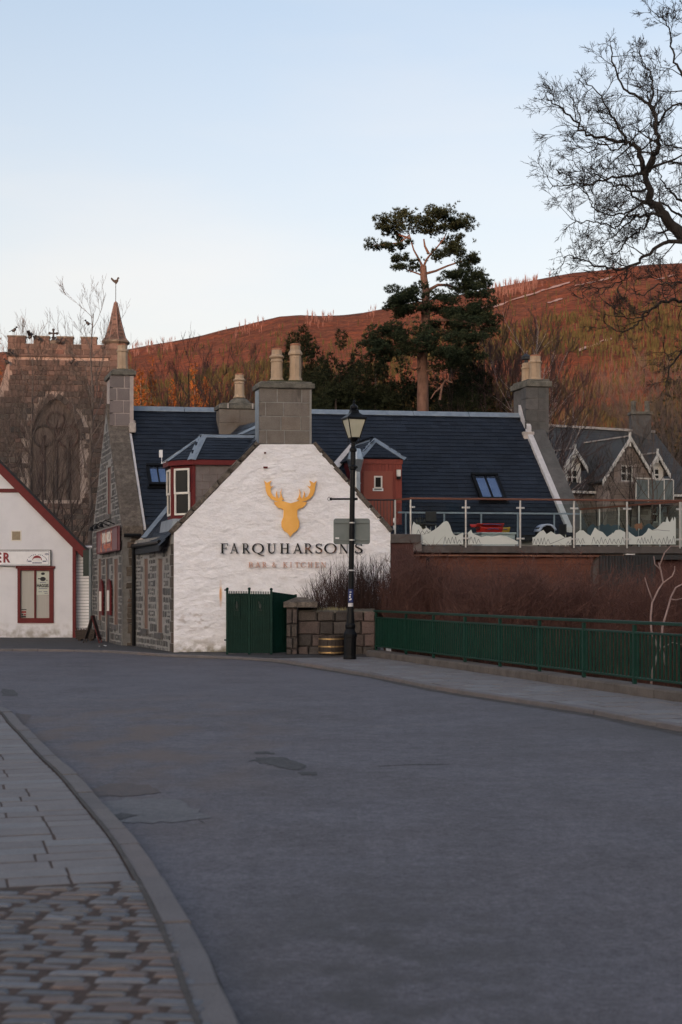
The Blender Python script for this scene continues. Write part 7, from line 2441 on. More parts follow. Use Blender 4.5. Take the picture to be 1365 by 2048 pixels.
mb.build('spire_rib', M['pinkstone'], spire, kind='stuff')
zv = cu(231, 563)[1]
MB().tube([tc + UP * (tzt - .1), tc + UP * zv], .018, 6).build('vane_rod', M['black_metal'], church)
cock = [(-.12, .0), (-.20, .10), (-.16, .16), (-.06, .06), (.03, .07), (.07, .16), (.12, .17), (.15, .12), (.11, .10), (.10, .0), (.04, -.08), (.0, -.13), (-.03, -.07)]
MB().prism([tc + Vector((x * 1.5, -.012, zv + z * 1.5 + .12)) for x, z in cock], (0, .024, 0)).build('weathercock', M['black_metal'], church)

# ================================================================== rooks around the tower
def rook(p, sc, head, flying=False):
    mb = MB(); p = Vector(p); h = head
    ax = Vector((h, 0, 1.1)).normalized()
    q = ax.to_track_quat('X', 'Z').to_matrix()
    mb.ellip(p, .19 * sc, .10 * sc, .11 * sc, 10, q)
    mb.ellip(p + Vector((h * .16, 0, .20)) * sc, .075 * sc, .065 * sc, .075 * sc, 8)
    mb.tube([p + Vector((h * .20, 0, .20)) * sc, p + Vector((h * .33, 0, .17)) * sc], [.025 * sc, .004], 5)
    mb.mesh([p + Vector((-h * .12, -.05, -.02)) * sc, p + Vector((-h * .12, .05, -.02)) * sc, p + Vector((-h * .40, .05, -.16)) * sc, p + Vector((-h * .40, -.05, -.16)) * sc, p + Vector((-h * .12, 0, .05)) * sc], [(0, 1, 2, 3), (0, 3, 4), (1, 4, 2), (2, 4, 3), (0, 4, 1)])
    if flying:
        for s_ in (-1, 1):
            mb.mesh([p + Vector((h * .1, s_ * .06, .04)) * sc, p + Vector((-h * .12, s_ * .06, .02)) * sc, p + Vector((-h * .22, s_ * .35, .38)) * sc, p + Vector((h * .04, s_ * .38, .42)) * sc], [(0, 1, 2, 3), (3, 2, 1, 0)])
    else:
        for s_ in (-1, 1): mb.tube([p + Vector((0, s_ * .04, -.08)) * sc, p + Vector((.01, s_ * .04, -.2)) * sc], .012, 4)
    return mb
birds = [(29, 660, 1, False, 'rook in the thin treetop left of the battlements', .3), (61, 674, 1, True, 'rook flapping its wings in the leftmost gap of the battlements', .4), (77, 677, -1, False, 'rook in front of the second merlon from the left', .35),
         (116, 681, -1, False, 'rook standing just right of the stone cross', .15), (119.5, 683, 1, False, 'second rook tucked behind the one right of the cross', .42), (17, 705, 1, False, 'rook on the upper left edge of the tower wall', .3), (22, 706, -1, False, 'rook right next to another on the upper left tower edge', .5),
         (14, 724, -1, False, 'rook on the sloping left shoulder of the tower', .35), (144, 724, 1, False, 'rook against the wall below the battlements', .5), (176, 646.5, -1, False, 'rook perched high in the bare tree left of the spire', .3)]
for px, py, hd, fl_, lb_, off in birds:
    p = conp(px, py, off)
    o = rook(p, .80, hd, fl_).build('rook', M['crow'], loc=p, smooth=False)
    tag(o, lb_, 'bird', 'rooks around the church tower')

# ================================================================== granite house beyond the terrace
HA, HB = RAD(25), RAD(28)
HF = Vector((math.cos(HA), math.sin(HA), 0)); HS = Vector((-math.sin(HB), math.cos(HB), 0)); HN = Vector((HF.y, -HF.x, 0))
HO = Vector((12.94, 73.9, 0))
def H(u, v, z=0.0): return HO + HF * u + HS * v + UP * z
def hu(px, py, v=0):
    p = onplane(px, py, H(0, v), HN); d = p - HO
    det = HF.x * HS.y - HF.y * HS.x
    return (d.x * HS.y - d.y * HS.x) / det, p.z
house = thing('stone_house', 'granite house with grey roof and white-trimmed gabled dormers', 'house', tuple(HO))
EZh, RZh = 7.2, 10.5
u0h, u1h = -3.2, 6.8
rh = (RZh - EZh) / 3.5
hmap = lambda u, z: H(u, 0, z)
lower = []
for (a, b, ya, yb) in ((1232, 1243, 1013, 1043), (1290, 1318, 1010, 1045)):
    ua, z1_ = hu(a, ya); ub, z0_ = hu(b, yb)
    lower.append([(ua, z0_), (ub, z0_), (ub, z1_), (ua, z1_)])
MB().holed([(u0h, -3), (u1h, -3), (u1h, EZh), (u0h, EZh)], lower, hmap, HS * .4).build('front_wall', M['mortar'], house)
mb = MB(); rubble(mb, [(u0h, -1), (u1h, -1), (u1h, EZh), (u0h, EZh)], lower, hmap, HN, (.22, .34), (.3, .7), 61, (.01, .03)); mb.build('stonework', M['house_stone'], house, kind='stuff')
for hl in lower:
    ua, ub, z0_, z1_ = hl[0][0], hl[1][0], hl[0][1], hl[2][1]
    w = MB().box(H(ua, .12, z0_), HF * (ub - ua), HS * .02, UP * (z1_ - z0_)).build('window', M['glass_dark'], house)
    mb = MB()
    for t in (0, .5, 1): mb.box(H(ua + (ub - ua - .06) * t, .08, z0_), HF * .06, HS * .03, UP * (z1_ - z0_))
    for t in (0, .5, 1): mb.box(H(ua + .06, .085, z0_ + (z1_ - z0_ - .06) * t), HF * (ub - ua - .12), HS * .02, UP * .06)
    mb.build('frame', M['cream'], w)
MB().box(H(u0h, .4, -3), HF * (u1h - u0h), HS * 6.6, UP * (EZh + 2.9)).build('body', M['mortar'], house)
def hroof(u, v): return H(u, v, EZh + v * rh)
p = [hroof(u0h - .2, -.35), hroof(u1h + .2, -.35), hroof(u1h + .2, 3.5), hroof(u0h - .2, 3.5)]
MB().prism(p, -UP * .15).build('roof', M['slate_grey'], house)
p2 = [H(u0h - .2, 7.35, EZh - .35 * rh), H(u1h + .2, 7.35, EZh - .35 * rh), H(u1h + .2, 3.5, RZh), H(u0h - .2, 3.5, RZh)]
MB().prism(p2, -UP * .15).build('roof', M['slate_grey'], house)
sh = (hroof(0, 3.5) - hroof(0, -.35)).normalized(); nh = HF.cross(sh)
if nh.z < 0: nh = -nh
mb = MB(); slates(mb, [(0, 0), (u1h - u0h + .4, 0), (u1h - u0h + .4, (hroof(0, 3.5) - hroof(0, -.35)).length), (0, (hroof(0, 3.5) - hroof(0, -.35)).length)], hroof(u0h - .2, -.35), HF, sh, nh, gauge=.24, wid=.4, seed=5)
mb.build('slates', M['slate_grey'], house, kind='stuff')
MB().box(H(u0h - .2, 3.42, RZh + .03), HF * (u1h - u0h + .4), HS * .16, UP * .14).build('ridge_tiles', M['cement'], house, bevel=.03)
MB().box(hroof(u0h - .2, -.42) - UP * .12, HF * (u1h - u0h + .4), HS * .07, UP * .12).build('gutter', M['cream'], house)
def gable_dormer(uc, half, v, zap, zeav, zbase, wz, ww, stone, label, deep=None, wob=.42):
    """gabled dormer or cross wing with cut bargeboards"""
    top_v = (zap - EZh) / rh
    d = MB()
    d.holed([(uc - half, zbase), (uc + half, zbase), (uc + half, zeav), (uc, zap - .05), (uc - half, zeav)], [[(uc - ww, wz[0]), (uc + ww, wz[0]), (uc + ww, wz[1]), (uc - ww, wz[1])]], lambda u, z: H(u, v, z), HS * .2)
    d.box(H(uc - half, v + .2, zbase), HF * .1, HS * (top_v - v), UP * (zeav - zbase)); d.box(H(uc + half - .1, v + .2, zbase), HF * .1, HS * (top_v - v), UP * (zeav - zbase))
    o = d.build('gabled_dormer', M[stone], house); o['label'] = label
    if stone == 'church_mortar':
        mb = MB(); rubble(mb, [(uc - half, zbase), (uc + half, zbase), (uc + half, zeav), (uc, zap - .3), (uc - half, zeav)], [[(uc - ww, wz[0]), (uc + ww, wz[0]), (uc + ww, wz[1]), (uc - ww, wz[1])]], lambda u, z: H(u, v, z), HN, (.2, .3), (.25, .6), 71)
        mb.build('stonework', M['house_stone'], o, kind='stuff')
    w = MB().box(H(uc - ww, v + .09, wz[0]), HF * (2 * ww), HS * .02, UP * (wz[1] - wz[0])).build('window_pane', M['glass_dark'], o)
    fr = MB(); t = .07
    for q in (0, .5, 1): fr.box(H(uc - ww + (2 * ww - t) * q, v + .03, wz[0]), HF * t, HS * .05, UP * (wz[1] - wz[0]))
    for q in (0, .5, 1): fr.box(H(uc - ww + t, v + .035, wz[0] + (wz[1] - wz[0] - t) * q), HF * (2 * ww - 2 * t), HS * .04, UP * t)
    fr.build('window_frame', M['cream'], o)
    ov = .25; sl_ = (zap - zeav) / half
    for s_ in (-1, 1):
        A = H(uc, v - .22, zap); B = H(uc + s_ * (half + ov), v - .22, zeav - ov * sl_)
        C = H(uc + s_ * (half + ov), max(0.0, (zeav - ov * sl_ - EZh) / rh) + .1, zeav - ov * sl_); D = H(uc, top_v + .1, zap)
        f = [A, B, C, D]
        if (B - A).cross(D - A).z < 0: f = [A, D, C, B]
        MB().prism(f, -UP * .08).build('roof_slope', M['slate_grey'], o)
        # bargeboard with scalloped lower edge
        e = (B - A); n = 9; dn_ = Vector((0, 0, -1))
        poly = [A + UP * .04, B + UP * .04]
        low = []
        for k in range(n * 2 + 1):
            q = k / (n * 2); low.append(A + e * q + dn_ * (.26 if k % 2 == 0 else .17))
        poly += list(reversed(low))
        MB().prism([p_ + HN * .03 for p_ in poly], HN * .05).build('bargeboard', M['cream'], o)
    MB().box(H(uc - .06, v - .24, zap - .5), HF * .12, HS * .05, UP * .75).build('finial', M['cream'], o)
    MB().box(H(uc - .05, v - .2, zap + .01), HF * .10, HS * (top_v - v + .2), UP * .07).build('ridge', M['cement'], o)
# broad stone cross gable and two small white dormers
gable_dormer(1.57, 1.5, -1.0, 9.62, 7.62, -3, (hu(1250, 963, -1)[1], hu(1250, 930, -1)[1]), .38, 'church_mortar', 'broad stone gable with scalloped white bargeboards')
MB().box(H(.09, -.8, -3), HF * 2.96, HS * .8, UP * 10.5).build('wing_body', M['mortar'], house)
gable_dormer(-1.1, .52, -.02, 8.98, 8.3, 7.0, (hu(1138, 970)[1], hu(1138, 938)[1]), .36, 'cream', 'small white-boarded dormer next to the pub roof')
gable_dormer(4.13, .55, -.02, 8.95, 8.2, 7.0, (hu(1305, 962)[1], hu(1305, 936)[1]), .36, 'cream', 'small white-boarded dormer at the right end of the house')
p = W(1281, 850, 79.5)
hc = MB().box((p.x - .55, 79.2, 8), (1.1, 0, 0), (0, .7, 0), UP * (W(0, 830, 79.5).z - 8)).build('chimney', M['ashlar_grey'], house)
MB().box((p.x - .62, 79.1, W(0, 830, 79.5).z), (1.24, 0, 0), (0, .9, 0), UP * .15).build('cap', M['capstone'], hc)
for dx in (-.38, .38): MB().lathe((p.x + dx, 79.5, W(0, 830, 79.5).z + .15), [(.16, 0), (.14, .5), (.17, .52), (.15, .62)], 8).build('pot', M['capstone'], hc)
# glazed balcony on the right
bl = MB()
A = onplane(1272, 1003, H(3.4, -1.6), HN); B = onplane(1347, 1003, H(3.4, -1.6), HN)
zb_ = A.z; zt_ = onplane(1300, 958, H(3.4, -1.6), HN).z
dB = B - A; dB.z = 0
bp_ = MB().box(A + UP * -.15, dB, HS * 1.5, UP * .15).build('balcony', M['deck_grey'], house)
for t in (0, .33, .75, 1): MB().box(A + dB * t + UP * 0, HF * .05, HS * .05, UP * (zt_ - zb_)).build('balcony_post', M['cream'], bp_)
MB().box(A + UP * (zt_ - zb_), dB, HS * .06, UP * .05).build('balcony_rail', M['cream'], bp_)
MB().box(A + UP * .05 + HS * .02, dB, HS * .02, UP * (zt_ - zb_ - .1)).build('balcony_glass', M['sign_grey'], bp_)
for t in (.1, .9): MB().box(A + dB * t + UP * (-.15 - 6) + HS * .1, HF * .12, HS * .12, UP * 6).build('balcony_leg', M['deck_grey'], bp_)
# ================================================================== trees
class Tree:
    """bare branches as tapered tubes"""
    def __init__(self, seed): self.r = random.Random(seed); self.mb = MB(); self.tw = MB(); self.k = 1.0
    def limb(self, pts, r0, r1, n=6, mb=None):
        k = len(pts); r0 *= self.k; r1 *= self.k; (mb or self.mb).tube(pts, [r0 + (r1 - r0) * (i / (k - 1)) ** .8 for i in range(k)], n, cap=False)
    def grow(self, p, d, length, rad, depth, spread=.7, up=.08, gnarl=.22, kids=(3, 5), shrink=(.45, .72), minr=.006, nseg=5, twig_from=1, taper=.45):
        r = self.r
        p = Vector(p); d = Vector(d).normalized()
        pts = [p.copy()]; dirs = [d.copy()]
        for i in range(nseg):
            d = (d + Vector((r.gauss(0, gnarl), r.gauss(0, gnarl), r.gauss(0, gnarl) + up))).normalized()
            p = p + d * (length / nseg); pts.append(p.copy()); dirs.append(d.copy())
        thin = depth <= twig_from
        self.limb(pts, max(rad, minr), max(rad * taper, minr * .6), 3 if depth <= 1 else (4 if depth == 2 else 6), self.tw if thin else self.mb)
        if depth > 0:
            nk = r.randint(*kids)
            for k in range(nk):
                t = r.uniform(.28, 1.0) if k else 1.0
                f = t * nseg; i = min(int(f), nseg - 1); q = pts[i] + (pts[i + 1] - pts[i]) * (f - i)
                dd = dirs[min(i + 1, nseg)]
                ax = Vector((r.gauss(0, 1), r.gauss(0, 1), r.gauss(0, 1))); ax = ax - dd * ax.dot(dd)
                if ax.length < 1e-3: continue
                ax.normalize()
                s_ = spread * r.uniform(.6, 1.25) * (.45 if k == 0 else 1)
                nd = dd * math.cos(s_) + ax * math.sin(s_)
                self.grow(q, nd, length * r.uniform(*shrink), max(rad * (1 - (1 - taper) * t) * r.uniform(.5, .75), minr), depth - 1, spread, up, gnarl, kids, shrink, minr, max(3, nseg - 1), twig_from, taper)
    def side(self, path, r0, r1, every, length, depth, **kw):
        """limb through a hand-placed path plus side shoots"""
        r = self.r
        # smooth the path
        P = [Vector(p) for p in path]; D = []
        for i in range(len(P) - 1):
            p0 = P[max(i - 1, 0)]; p1 = P[i]; p2 = P[i + 1]; p3 = P[min(i + 2, len(P) - 1)]
            for k in range(4):
                t = k / 4; q = .5 * ((2 * p1) + (p2 - p0) * t + (2 * p0 - 5 * p1 + 4 * p2 - p3) * t * t + (3 * p1 - p0 - 3 * p2 + p3) * t ** 3)
                D.append(q + Vector((r.gauss(0, .018), r.gauss(0, .03), r.gauss(0, .018))))
        D.append(P[-1])
        self.limb(D, r0, r1, 8)
        tot = sum((b - a).length for a, b in zip(D, D[1:])); acc = 0; every *= .72; nxt = every * r.uniform(.5, 1)
        sgn = 1
        for a, b in zip(D, D[1:]):
            l = (b - a).length
            while acc + l > nxt:
                t = (nxt - acc) / l; q = a + (b - a) * t; d = (b - a).normalized()
                f = nxt / tot
                per = Vector((d.z, 0, -d.x)) * sgn + Vector((0, r.gauss(0, .7), 0)); sgn = -sgn if r.random() < .8 else sgn
                if per.length < .1: per = Vector((0, 0, 1))
                s_ = r.uniform(.6, 1.05)
                nd = d * math.cos(s_) + per.normalized() * math.sin(s_)
                rr = min(.03, (r0 + (r1 - r0) * f) * r.uniform(.3, .5))
                self.grow(q, nd, length * .8 * r.uniform(.6, 1.2) * (1.1 - .5 * f), max(rr, .009), depth, **kw)
                nxt += every * r.uniform(.6, 1.4)
            acc += l
        d = (D[-1] - D[-2]).normalized()
        for k in range(2): self.grow(D[-1], d + Vector((r.gauss(0, .4), r.gauss(0, .4), r.gauss(0, .4))), length * .25, r1 * .8, max(1, depth - 1), **kw)
    def done(self, name, label, cat, base, bark, group=None, twigm=None):
        t = thing(name, label, cat, tuple(base), group)
        self.mb.build('trunk', M[bark], t, smooth=True)
        if self.tw.f: self.tw.build('twigs', M[twigm or bark], t, kind='stuff')
        return t

# ---------------------------------------------------------------- the big gnarled tree leaning in from the right
BY = 24.0
bt = Tree(5); bt.k = .84
def B(*pp): return [W(px, py, BY + (dy if len(q_) > 2 else 0)) for q_ in pp for (px, py, dy) in [(q_ + (0,))[:3] if len(q_) == 2 else q_]]
kw = dict(spread=.72, up=.03, gnarl=.18, kids=(3, 5), shrink=(.45, .70), minr=.0046, nseg=4, twig_from=2, taper=.5)
bt.limb(B((1640, 1290, 2), (1615, 1000, 1.5), (1560, 760, .8), (1490, 600, .4), (1425, 530, 0)), .30, .17, 12)
bt.side(B((1425, 530), (1365, 468), (1330, 434), (1306, 405), (1299, 380), (1290, 340)), .145, .052, .6, .45, 3, **kw)
bt.side(B((1290, 345), (1286, 322, .2), (1276, 298, .3), (1258, 285, .4), (1230, 283, .4), (1198, 275, .5), (1168, 262, .4), (1140, 232, .3), (1112, 210, .3), (1098, 200, .2)), 0.061, 0.011, .30, 0.75, 3, **kw)
bt.side(B((1292, 350), (1303, 330, -.2), (1308, 312, -.3), (1317, 296, -.4), (1313, 262, -.5), (1309, 228, -.5), (1298, 208, -.4), (1268, 190, -.3), (1245, 166, -.2), (1226, 125, -.1), (1222, 92, 0)), 0.066, 0.011, .32, 0.75, 3, **kw)
bt.side(B((1309, 222), (1304, 190, .3), (1303, 150, .5), (1290, 128, .5), (1280, 102, .4)), 0.030, 0.008, .28, 0.60, 3, **kw)
bt.side(B((1312, 250), (1325, 235), (1345, 210), (1400, 205)), 0.028, 0.018, .35, 0.60, 2, **kw)
bt.side(B((1255, 285), (1240, 262), (1226, 238), (1205, 200), (1190, 180), (1172, 162)), 0.033, 0.008, .27, 0.60, 3, **kw)
bt.side(B((1168, 262), (1160, 235), (1152, 210), (1140, 190)), 0.017, 0.007, .25, 0.50, 2, **kw)
bt.side(B((1258, 287), (1230, 300, -.2), (1200, 285, -.3), (1185, 305, -.4), (1150, 290, -.4)), 0.019, 0.007, .25, 0.60, 3, **kw)
bt.side(B((1288, 345, 0), (1262, 352, -.2), (1232, 352, -.4), (1205, 362, -.5), (1178, 368, -.5), (1150, 368, -.6), (1122, 372, -.6), (1098, 376, -.5)), 0.033, 0.007, .26, 0.65, 3, **kw)
bt.side(B((1298, 380, 0), (1272, 385, .3), (1248, 372, .4), (1222, 366, .4), (1195, 350, .5), (1170, 345, .5), (1142, 320, .5)), 0.028, 0.007, .27, 0.65, 3, **kw)
bt.side(B((1306, 407, 0), (1275, 395, -.3), (1255, 375, -.4), (1235, 372, -.5)), 0.028, 0.012, .27, 0.60, 3, **kw)
bt.side(B((1312, 412, 0), (1285, 408, .2), (1255, 425, .3), (1225, 428, .4), (1195, 420, .4), (1175, 395, .4), (1168, 372, .4)), 0.028, 0.008, .26, 0.65, 3, **kw)
bt.side(B((1330, 432, 0), (1302, 428, -.2), (1278, 430, -.4), (1255, 432, -.5), (1235, 455, -.6), (1205, 448, -.6), (1170, 442, -.6), (1150, 445, -.6)), 0.033, 0.008, .27, 0.70, 3, **kw)
bt.side(B((1278, 430, -.4), (1262, 442, -.5), (1240, 462, -.6), (1222, 475, -.7), (1200, 480, -.7)), 0.022, 0.007, .25, 0.60, 3, **kw)
bt.side(B((1299, 430, -.1), (1294, 450, 0), (1280, 462, .1), (1250, 485, .2), (1235, 505, .3), (1215, 510, .3)), 0.028, 0.008, .26, 0.60, 3, **kw)
bt.side(B((1420, 500, -.3), (1385, 486, -.3), (1345, 483, -.3), (1318, 490, -.3), (1296, 508, -.3), (1265, 528, -.3), (1240, 538, -.3), (1210, 536, -.4), (1175, 522, -.5), (1150, 515, -.5), (1125, 512, -.5)), 0.052, 0.008, .34, 0.70, 3, **kw)
bt.side(B((1256, 534, -.3), (1250, 555, -.3), (1240, 572, -.3), (1236, 592, -.4), (1228, 612, -.4)), 0.019, 0.007, .24, 0.50, 3, **kw)
bt.side(B((1242, 565, -.3), (1215, 575, -.3), (1180, 577, -.3), (1162, 598, -.3)), 0.014, 0.007, .25, 0.50, 2, **kw)
bt.side(B((1470, 590, .2), (1400, 600, .2), (1350, 600, .2), (1322, 605, .2), (1298, 622, .2), (1280, 645, .2), (1262, 658, .2), (1235, 662, .2), (1210, 645, .2)), 0.044, 0.010, .32, 0.60, 3, **kw)
bt.side(B((1440, 560, -.6), (1400, 570, -.6), (1365, 570, -.6), (1325, 565, -.6), (1290, 590, -.6), (1265, 588, -.6)), 0.033, 0.008, .32, 0.60, 3, **kw)
bt.side(B((1300, 620, .2), (1285, 635, .2), (1245, 630, .2), (1220, 610, .2)), 0.017, 0.007, .25, 0.50, 2, **kw)
bt.side(B((1500, 640, .5), (1420, 665, .5), (1375, 695, .5), (1345, 725, .5), (1335, 750, .5), (1332, 775, .5)), 0.039, 0.012, .32, 0.60, 3, **kw)
bt.side(B((1345, 722, .5), (1330, 705, .5), (1328, 680, .5)), 0.014, 0.007, .25, 0.45, 2, **kw)
bt.side(B((1460, 470, .8), (1400, 420, .8), (1360, 400, .8), (1345, 385, .8), (1330, 370, .8), (1322, 350, .8)), 0.044, 0.012, .3, 0.70, 3, **kw)
bt.side(B((1420, 480, 1), (1375, 440, 1), (1345, 420, 1), (1320, 405, 1)), 0.039, 0.018, .3, 0.60, 2, **kw)
bt.side(B((1430, 380, .6), (1390, 330, .6), (1365, 300, .6), (1335, 290, .6), (1310, 265, .6)), 0.033, 0.008, .3, 0.65, 3, **kw)
bt.side(B((1430, 240, .4), (1385, 170, .4), (1358, 140, .4), (1345, 100, .4), (1338, 60, .4), (1325, 35, .4)), 0.039, 0.008, .3, 0.65, 3, **kw)
bt.side(B((1400, 340, -.5), (1360, 330, -.5), (1335, 325, -.5), (1320, 310, -.5)), 0.028, 0.007, .3, 0.60, 3, **kw)
bt.side(B((1440, 120, .2), (1400, 80, .2), (1380, 30, .2), (1365, 10, .2)), 0.028, 0.007, .3, 0.60, 3, **kw)
base = W(1640, 1290, BY + 2)
bt.done('bare_tree', 'big gnarled leafless tree reaching in from the right edge', 'tree', base, 'bark_dark')

# ---------------------------------------------------------------- slender bare trees in front of the church
def bare(px, ytop, Y, seed, label, bark='bark_brown', r0=.16, lean=0, depth=4, pxbase=None, fork=.35, group=None, width=1.0, twigm=None, nk=(3, 5), gnarl=.11, minr=.012, name='bare_tree', spread=.5, nl=13):
    t = Tree(seed); r = t.r
    zt = CAMH + (HY - ytop) * Y / FPX
    x0 = ((pxbase or px) - CX) * Y / FPX; x1 = (px - CX) * Y / FPX
    H_ = zt - (-.2)
    pts = [Vector((x0 + (x1 - x0) * k / 8 + r.gauss(0, .05), Y + r.gauss(0, .05), -.2 + H_ * .92 * k / 8)) for k in range(9)]
    t.limb(pts, r0, r0 * .12, 8)
    n = nl
    for k in range(n):
        f = fork + (1 - fork) * (k + .5) / n
        i = min(int(f * 8), 7); q = pts[i] + (pts[i + 1] - pts[i]) * (f * 8 - i)
        a = k * 2.4 + r.uniform(-.5, .5)
        out = Vector((math.cos(a), math.sin(a) * .8, r.uniform(.8, 1.5)))
        L_ = H_ * .30 * (1.15 - .75 * (f - fork) / (1 - fork)) * width
        t.grow(q, out, L_, r0 * (1 - f * .85) * .5, depth - 1, spread=spread, up=.12, gnarl=gnarl, kids=nk, shrink=(.45, .7), minr=minr, nseg=5, twig_from=1)
    return t.done(name, label, 'tree', (x0, Y, -.2), bark, group, twigm)
cg = dict(minr=.0068, spread=.48, gnarl=.13, nk=(3, 4), twigm='bark_brown')
bare(182, 572, 66, 11, 'tall slender bare tree standing left of the turret spire', 'bark_grey', .15, fork=.44, depth=4, width=.56, nl=18, **cg)
bare(62, 668, 68, 12, 'bare tree with pale bark in front of the church window', 'bark_grey', .14, depth=4, fork=.30, width=.8, nl=15, **cg)
bare(108, 735, 64, 13, 'shorter twiggy bare tree at the middle of the church wall', 'bark_brown', .10, depth=4, fork=.28, width=.85, nl=14, **cg)
bare(28, 630, 88, 14, 'thin bare treetop rising behind the left battlements', 'bark_brown', .12, depth=3, fork=.55, width=.42, nl=14, **cg)
bare(62, 618, 90, 15, 'feathery bare treetop behind the second merlon', 'bark_brown', .12, depth=3, fork=.55, width=.42, nl=15, **cg)
bare(132, 655, 92, 16, 'low bare treetop between two merlons right of the cross', 'bark_brown', .10, depth=3, fork=.6, width=.35, nl=9, **cg)
bare(142, 800, 60, 17, 'small brown bare tree at the foot of the tower beside the pub', 'bark_brown', .08, depth=4, fork=.25, width=.9, nl=12, **cg)
bare(-14, 740, 60, 18, 'bare tree at the left edge over the shop roof', 'bark_brown', .10, depth=4, fork=.3, width=.7, nl=10, **cg)
bare(85, 880, 57, 19, 'low bushy bare tree behind the shop roof', 'twig_dark', .07, depth=4, fork=.15, width=1.1, nl=9, minr=.0065, spread=.5)

# ---------------------------------------------------------------- needle foliage from blades
NR = np.random.default_rng(12)
def tufts(mb, c, rad, n, size, r, flat=.6, up=.4, blades=5, width=.11):
    """n tufts of pointed blades over an ellipsoidal clump"""
    if n < 1: return
    d = NR.normal(0, 1, (n, 3)); d /= np.linalg.norm(d, axis=1)[:, None]
    d *= NR.random((n, 1)) ** .17
    p = np.array(c) + d * np.array(rad)
    ax = np.stack([d[:, 0] * .8 + NR.normal(0, .4, n), d[:, 1] * .8 + NR.normal(0, .4, n), d[:, 2] * .5 + up + NR.normal(0, .35, n)], 1)
    ax /= np.linalg.norm(ax, axis=1)[:, None] + 1e-9
    o = np.cross(ax, np.array([.21, .93, .31])); o /= np.linalg.norm(o, axis=1)[:, None] + 1e-9
    o2 = np.cross(ax, o)
    a = NR.random((n, 1)) * 6.283 + np.arange(blades)[None, :] * (6.283 / blades) + NR.normal(0, .3, (n, blades))
    out = o[:, None, :] * np.cos(a)[..., None] + o2[:, None, :] * np.sin(a)[..., None]
    s_ = size * NR.uniform(.6, 1.35, (n, blades, 1))
    tip = p[:, None, :] + ax[:, None, :] * s_ * NR.uniform(.4, 1.0, (n, blades, 1)) + out * s_ * flat
    w = np.cross(np.broadcast_to(ax[:, None, :], out.shape), out) * size * width
    V = np.stack([p[:, None, :] - w, p[:, None, :] + w, tip], 2).reshape(-1, 3)
    base = len(mb.v); mb.v.extend(map(tuple, V.tolist()))
    mb.f.extend([(k, k + 1, k + 2) for k in range(base, base + len(V), 3)]); mb.m.extend([0] * (len(V) // 3))

PYY = 58.0
def PN_(px, py, dy=0): return W(px, py, PYY + dy)
pine = thing('scots_pine', 'tall Scots pine with orange bark rising behind the slate roof', 'tree', tuple(PN_(846, 1180)))
pt_ = Tree(3)
pt_.limb([PN_(846, 1190), PN_(846, 820), PN_(846, 760), PN_(845, 715), PN_(853, 660), PN_(851, 620), PN_(853, 585), PN_(848, 555), PN_(847, 532)], .27, .13, 10)
def pl_(pts, a, b): pt_.limb([PN_(*q) for q in pts], a, b, 7)
pl_([(847, 535), (838, 518), (828, 500), (822, 480), (818, 465)], .052, .02)
pl_([(847, 535), (853, 520), (862, 508), (875, 494), (888, 478), (894, 465)], .055, .02)
pl_([(858, 508), (850, 492), (848, 478)], .06, .03); pl_([(822, 478), (800, 470), (780, 455), (765, 440)], .05, .02); pl_([(820, 470), (800, 485), (770, 490), (745, 490)], .035, .015)
pl_([(850, 548), (872, 542), (895, 532), (925, 522)], .06, .03); pl_([(848, 552), (830, 545), (815, 540), (800, 530)], .04, .02)
pl_([(853, 590), (862, 578), (876, 570), (895, 570), (915, 578, .3), (940, 575, .5)], .08, .04); pl_([(852, 600), (835, 598), (815, 605)], .05, .02)
pl_([(853, 650), (880, 640, -.5), (920, 640, -1), (950, 650, -1)], .08, .04); pl_([(850, 690), (820, 680, -.6), (790, 690, -1)], .07, .03)
pl_([(847, 730), (830, 740, -.4), (820, 735, -.6), (808, 715, -.8)], .05, .02); pl_([(848, 745), (865, 740, -.4), (880, 735, -.5)], .05, .02); pl_([(846, 718), (832, 710, -.5), (815, 702, -.8)], .05, .02)
pl_([(880, 800, -1), (885, 770, -1), (892, 760, -1.2), (905, 765, -1.2)], .05, .025); pl_([(886, 770, -1), (870, 785, -1), (862, 798, -1)], .04, .02)
pt_.mb.build('trunk', M['pine_bark'], pine, smooth=True)
